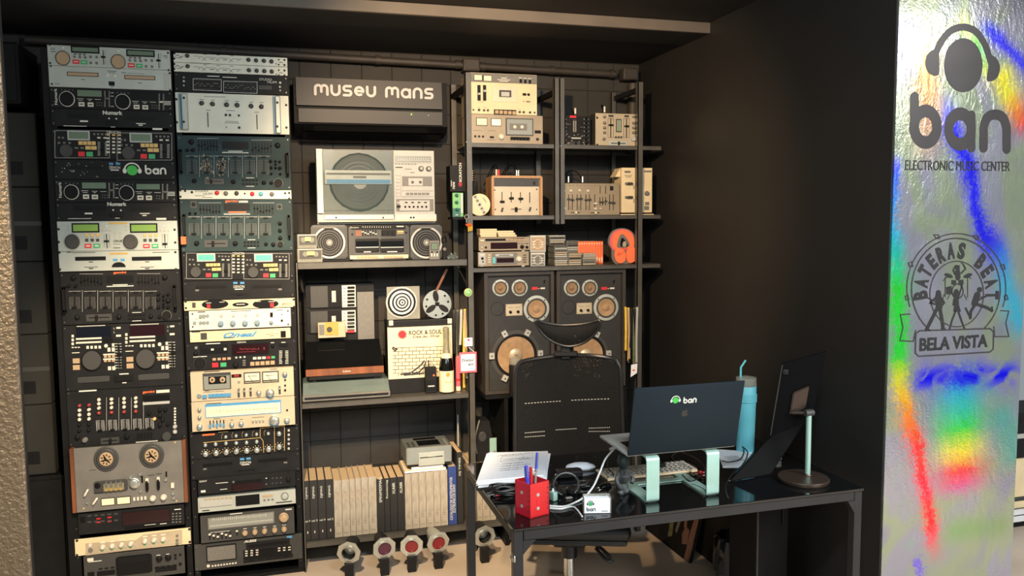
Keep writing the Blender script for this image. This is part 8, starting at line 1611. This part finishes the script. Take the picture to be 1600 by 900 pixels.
# ------------------------------------------------------------------ small lamps with gel frames on the floor
for i, (x, y, k, lab) in enumerate(((283, 812, 'slot', 'silver framed stage lamp with empty black barrel, leftmost on the floor'), (468, 787, 'gel1', 'silver framed stage lamp with purple gel on the floor'), (610, 775, 'gel2', 'silver framed stage lamp with red gel, left of the two red ones'), (748, 757, 'gel2', 'silver framed stage lamp with red gel, right of the two red ones'), (990, 727, 'slot', 'silver framed stage lamp with empty black barrel beside the desk leg'))):
    q = atY(*C4(x, y), 3.72); r_ = .057; t = thing('stage_lamp', lab, 'stage lamp', (q.x, 3.72, 0), 0, 'stage lamps on the floor'); zc_ = q.z; rot = (.12, random.uniform(-.35, .35), (-.25, .1, -.1, .15, .05)[i])
    bm = B(); n_ = 8; oc = [(r_*math.cos(PI/8+2*PI*j/8), r_*math.sin(PI/8+2*PI*j/8)) for j in range(8)]; ic = [(r_*.62*math.cos(PI/8+2*PI*j/8*1.0), r_*.62*math.sin(PI/8+2*PI*j/8)) for j in range(8)]
    for j in range(8): prism(bm, [oc[j], oc[(j+1) % 8], ic[(j+1) % 8], ic[j]], -.003, .003)
    fo = obj('gel_frame', fin(bm, 'alu', 'gel_frame', 0), t, (0, 0, zc_), (1, 1, 1), rot)
    obj('inner_ring', unit('ring', 'chrome'), fo, (0, -.001, 0), (r_*.64, .008, r_*.64))
    if k == 'slot':
        bm = B(); 
        obj('barrel', fin(lathe(B(), [(r_*.6, -.10), (r_*.62, -.004), (r_*.57, -.004), (r_*.5, -.05), (r_*.2, -.08), (.001, -.082)], 24, 'y'), 'blk', 'barrel'), fo); obj('lamp_ring', fin(lathe(B(), [(r_*.50, -.05), (r_*.50, -.035), (r_*.42, -.035)], 24, 'y'), 'alu', 'lamp_ring'), fo)
    else:
        obj('gel', fin(lathe(B(), [(r_*.62, -.002), (r_*.62, .0005)], 24, 'y'), k, 'gel'), fo); obj('barrel', fin(lathe(B(), [(r_*.4, -.12), (r_*.62, -.07), (r_*.64, -.004)], 24, 'y'), 'alu' if i == 3 else 'blk', 'barrel'), fo)
    obj('stand', fin(box(B(), -.02, -.01, 0, .02, .03, max(zc_-r_*.9, .006), .002), 'blk', 'stand'), t)
# recorder lying on the volumes right of the post
q0 = atY(*D4(62, 350), 3.90); q1 = atY(*D4(140, 350), 3.90); bt = atY(*C4(905, 352), BKY).z+.003
t = thing('portable_recorder', 'black and silver portable recorder standing on the volumes right of the post', 'recorder', ((q0.x+q1.x)/2, 3.905, bt)); hh_ = atY(*D4(100, 292), 3.90).z-bt; hw = (q1.x-q0.x)/2
obj('body', fin(hull8(B(), [(-hw, 0, 0), (hw, 0, 0), (hw, .1, 0), (-hw, .1, 0), (-hw, 0, hh_), (hw*.3, 0, hh_*.98), (hw*.3, .1, hh_*.98), (-hw, .1, hh_)]), 'blk', 'body'), t); obj('silver_edge', fin(box(B(), hw*.3, -.003, .0, hw*1.0, .0, hh_*.55, .001), 'mint', 'silver_edge'), t); obj('knob', unit('knob', 'gry'), t, (hw*.75, -.003, hh_*.2), (.008, .01, .008)); obj('reel_window', unit('disc', 'dgry'), t, (-hw*.4, 0, hh_*.6), (.02, .003, .026)); obj('handle', fin(tube(B(), smooth_path([(-hw, -.004, hh_*.2), (-hw-.008, -.008, hh_*.6), (-hw*.7, -.006, hh_*1.02)], 5), .004, 8), 'gry', 'handle'), t)
# ------------------------------------------------------------------ printing on the foil
FF = FY-.004
def fw_(cr, x, y): q = atY(*cr(x, y), FF); return (q.x-WX, q.z)
def fpoly(cr, pts): return [fw_(cr, *p) for p in pts]
KW = 1/420.0          # metres per frame pixel on the foil, for line widths
Y0, Y1 = -.0052, -.0041
def fobj(name, bm, key='filmink'): return obj(name, fin(bm, key, name, 0), film)
def sm2(pts, n=6): return [(v.x, v.y) for v in smooth_path([Vector((x, y, 0)) for x, y in pts], n)]
def band(cr, pts, wpx):
    b = B(); stroke(b, fpoly(cr, sm2(pts)), wpx/3*KW, Y0, Y1); return b
fobj('headband', band(F1, [(300, 270), (326, 205), (372, 148), (432, 127), (492, 148), (538, 212), (566, 300)], 30))
def ell(cr, x, y, rx, ry, n=32): return fpoly(cr, [(x+rx*math.cos(2*PI*i/n), y+ry*math.sin(2*PI*i/n)) for i in range(n)])
fobj('ear_cup', prism(B(), fpoly(F1, cpath([(305, 230), (272, 248), (258, 290), (268, 335), (300, 356), (320, 345), (322, 290), (318, 240)], 4)), Y0, Y1)); fobj('ear_cup', prism(B(), fpoly(F1, cpath([(565, 258), (595, 280), (606, 320), (592, 365), (560, 382), (545, 372), (552, 320), (556, 270)], 4)), Y0, Y1))
fobj('logo_disc', prism(B(), ell(F1, 435, 306, 90, 127), Y0, Y1))
def ringp(cr, x, y, rx, ry, ix, iy, n=32):
    b = B(); O, I = fpoly(cr, [(x+rx*math.cos(2*PI*i/n), y+ry*math.sin(2*PI*i/n)) for i in range(n)]), fpoly(cr, [(x+ix*math.cos(2*PI*i/n), y+iy*math.sin(2*PI*i/n)) for i in range(n)])
    for i in range(n): prism(b, [O[i], O[(i+1) % n], I[(i+1) % n], I[i]], Y0, Y1)
    return b
b = ringp(F1, 258, 594, 76, 104, 32, 44); stroke(b, fpoly(F1, [(206, 455), (206, 600)]), 44/3*KW, Y0, Y1); fobj('letter_b', b)
b = ringp(F1, 420, 605, 73, 102, 32, 42); stroke(b, fpoly(F1, [(473, 540), (473, 692)]), 42/3*KW, Y0, Y1); fobj('letter_a', b)
fobj('letter_n', band(F1, [(530, 692), (530, 640), (532, 590), (550, 550), (585, 537), (620, 552), (637, 595), (638, 650), (638, 698)], 44))
def ftext(s, cr, x, y, wpx, hpx, key='emblem', bold=0, roll=0, name='lettering'):
    a, c = fw_(cr, x-wpx/2, y), fw_(cr, x+wpx/2, y); u, v = fw_(cr, x, y-hpx/2), fw_(cr, x, y+hpx/2)
    m_ = fw_(cr, x, y); return obj(name, text_mesh(s, key, 0, bold), film, (m_[0], -.004, m_[1]), (c[0]-a[0], .004, u[1]-v[1]), (0, roll, 0))
ftext('ELECTRONIC MUSIC CENTER', F1, 413, 777, 490, 46)
# emblem: rings, shield outline, banner, arc lettering, players
def fl(pts, wpx, closed=False, sm=False):
    b = B(); q = fpoly(F2, sm2(pts) if sm else pts); stroke(b, q, wpx/3*KW, Y0, Y1, True, closed); return b
def earc(x, y, rx, ry, a0, a1, n=40): return [(x+rx*math.cos(math.radians(a0+(a1-a0)*i/n)), y-ry*math.sin(math.radians(a0+(a1-a0)*i/n))) for i in range(n+1)]
fobj('outer_outline', fl(earc(402, 450, 232, 255, -20, 200), 5)); fobj('ring', fl(earc(400, 455, 208, 238, -50, 230), 6)); fobj('inner_ring', fl(earc(404, 478, 126, 154, 0, 360), 5))
for a in (22, 66, 112, 155, -10, 190):
    x, y = 402+236*math.cos(math.radians(a)), 450-260*math.sin(math.radians(a)); fobj('lug', fl([(x-10*math.sin(math.radians(a))-8, y-8), (x+4, y-10*abs(math.cos(math.radians(a)))-4), (x+10, y+8), (x-4, y+10)], 5, True))
fobj('banner_tail', fl([(212, 648), (200, 700), (138, 697), (152, 636), (140, 575), (185, 572)], 5)); fobj('banner_tail', fl([(578, 632), (582, 678), (648, 677), (634, 614), (648, 558), (610, 556)], 5))
R_ = [(230, 650), (560, 640), (577, 655), (575, 735), (560, 750), (225, 770), (210, 755), (212, 665)]; fobj('name_box', fl(R_, 6, True)); ftext('BELA VISTA', F2, 392, 706, 318, 62, 'emblem', .03)
word = 'BATERAS BEAT'; A0, A1_ = 190, -10
for i, ch in enumerate(word):
    if ch == ' ': continue
    a = 184+( -4-184)*i/(len(word)-1); rx, ry = 168, 196; ar = math.radians(a); x, y = 402+rx*math.cos(ar), 470-ry*math.sin(ar)
    tx, ty = -rx*math.sin(ar), ry*math.cos(ar)
    wx, wz = (lambda p, q_: (q_[0]-p[0], q_[1]-p[1]))(fw_(F2, x, y), fw_(F2, x+tx*-.05, y+ty*.05*-1*-1))
    p0_ = fw_(F2, 402+rx*math.cos(ar+.03), 470-ry*math.sin(ar+.03)); p1_ = fw_(F2, 402+rx*math.cos(ar-.03), 470-ry*math.sin(ar-.03)); rl = math.atan2(p1_[1]-p0_[1], p1_[0]-p0_[0])
    m_ = fw_(F2, x, y); obj('lettering', text_mesh(ch, 'emblem', 0, .05), film, (m_[0], -.004, m_[1]), (.030 if ch != 'E' else .026, .004, .058), (0, -rl, 0))
def sil(name, limbs, polys=()):
    b = B()
    for pts, w_ in limbs: stroke(b, fpoly(F2, pts), w_/3*KW, Y0, Y1)
    for p in polys: prism(b, fpoly(F2, p), Y0, Y1)
    fobj(name, b, 'emblem')
sil('guitarist_print', [([(318, 490), (322, 540)], 34), ([(312, 545), (285, 600), (262, 645)], 17), ([(325, 545), (335, 600), (340, 640)], 17), ([(265, 495), (340, 530)], 6), ([(300, 500), (280, 520), (300, 525)], 9), ([(335, 500), (345, 520), (330, 530)], 9), ([(258, 646), (275, 646)], 7), ([(334, 642), (348, 642)], 7)], [[(307+12*math.cos(k*PI/6)+11, 474+15*math.sin(k*PI/6)) for k in range(12)]])
sil('singer_print', [([(402, 500), (404, 540)], 24), ([(398, 560), (382, 600), (370, 645)], 9), ([(412, 560), (425, 600), (440, 640)], 9), ([(412, 495), (425, 450), (432, 420)], 7), ([(392, 500), (388, 530)], 7)], [[(388, 560), (394, 530), (414, 530), (424, 560)], [(402+13*math.cos(k*PI/6), 474+20*math.sin(k*PI/6)) for k in range(12)]])
sil('jumper_print', [([(500, 485), (488, 520)], 34), ([(495, 525), (540, 540), (570, 555)], 14), ([(488, 530), (470, 560), (468, 590)], 14), ([(468, 590), (446, 545)], 9), ([(475, 525), (555, 480)], 6), ([(570, 540), (568, 560)], 8), ([(520, 495), (540, 490)], 8)], [[(511+12*math.cos(k*PI/6), 458+13*math.sin(k*PI/6)) for k in range(12)]])
sil('drummer_print', [([(408, 375), (410, 400)], 26), ([(395, 385), (388, 365), (400, 345)], 7), ([(425, 380), (445, 360), (435, 340)], 7), ([(400, 345), (418, 345)], 3), ([(435, 340), (425, 332)], 3), ([(365, 395), (340, 415)], 3), ([(455, 395), (470, 405)], 3), ([(350, 400), (350, 490)], 3), ([(455, 395), (455, 495)], 3), ([(372, 480), (360, 502)], 3), ([(440, 480), (450, 505)], 3), ([(345, 480), (340, 500)], 3)], [[(408+10*math.cos(k*PI/6), 357+13*math.sin(k*PI/6)) for k in range(12)], [(366+20*math.cos(k*PI/6), 392+10*math.sin(k*PI/6)+(6*math.cos(k*PI/6))) for k in range(12)], [(456+20*math.cos(k*PI/6), 392+10*math.sin(k*PI/6)-(6*math.cos(k*PI/6))) for k in range(12)], [(355, 445), (380, 440), (380, 478), (355, 480)], [(380, 412), (402, 414), (400, 436), (380, 434)], [(412, 414), (434, 410), (436, 432), (414, 436)]])
fobj('bass_drum_print', fl(earc(408, 465, 26, 34, 0, 360, 24), 5), 'emblem')
# ------------------------------------------------------------------ shop seen past the foil
wb2 = obj('wall_shop', fin(box(B(), 2.7, 4.6, 0, 4.6, 4.7, CZ2+.1), 'lgry', 'wall_shop', 0)); tag(wb2, 'pale shop wall beyond the foil-covered wall end', None, None, 'structure')
SYB = 3.3
def sx(y, x=1588): return atY(x, y, SYB)
def shopbox(name, label, cat, y0, y1, key, dY=0, x=1572, wd_=.6, part='body', extra=None):
    q0_, q1_ = atY(x, y0, SYB+dY), atY(x, y1, SYB+dY); t = thing(name, label, cat, (q0_.x+wd_/2, SYB+dY, q1_.z)); h = q0_.z-q1_.z
    obj(part, fin(box(B(), -wd_/2, 0, 0, wd_/2, .3, h, .004), key, part), t)
    if extra: obj(extra[0], fin(box(B(), -wd_/2+.01, -.006, h*extra[2], wd_/2-.01, 0, h*extra[3], .001), extra[1], extra[0]), t)
    return t
q = atY(1572, 870, SYB)
t = thing('shop_counter', 'white and black shop counter beyond the foil-covered wall end', 'counter', (q.x+.4, SYB, 0)); zt_ = atY(1580, 805, SYB).z
obj('body', fin(box(B(), -.4, 0, .1, .4, .35, zt_, .004), 'bgwhite', 'body'), t); obj('plinth', fin(box(B(), -.39, .02, 0, .39, .34, .1), 'blk2', 'plinth'), t); obj('drawer', fin(box(B(), -.39, -.008, zt_*.5, .39, 0, zt_*.9, .002), 'bgwhite', 'drawer'), t)
zz = zt_+.002
t = thing('cream_case', 'cream boxy case on the shop counter beyond the foil', 'case', (q.x+.4, SYB+.03, zz)); z2 = atY(1580, 722, SYB).z-zz; obj('body', fin(box(B(), -.38, 0, 0, .38, .25, z2, .008), 'cream', 'body'), t); obj('lid_line', fin(box(B(), -.38, -.003, z2*.2, .38, 0, z2*.28), 'dgry', 'lid_line'), t)
zz += z2+.002
t = thing('keyboard_case', 'black instrument on top of the cream case beyond the foil', 'instrument', (q.x+.4, SYB+.03, zz)); z3 = atY(1580, 650, SYB).z-zz; obj('body', fin(box(B(), -.38, 0, 0, .38, .25, z3, .006), 'blk', 'body'), t); obj('panel_line', fin(box(B(), -.36, -.003, z3*.45, .36, 0, z3*.55), 'lgry', 'panel_line'), t)
zz = atY(1590, 492, SYB+.9).z
t = thing('wall_poster', 'white and green poster on the shop wall beyond the foil', 'poster', (3.65, 4.585, zz)); zp = atY(1590, 410, SYB+.9).z-zz; obj('sheet', fin(box(B(), -.7, 0, 0, .8, .012, zp), 'bgwhite', 'sheet'), t); obj('green_band', fin(box(B(), -.7, -.002, zp*.1, .8, 0, zp*.48), 'bggreen', 'green_band'), t)
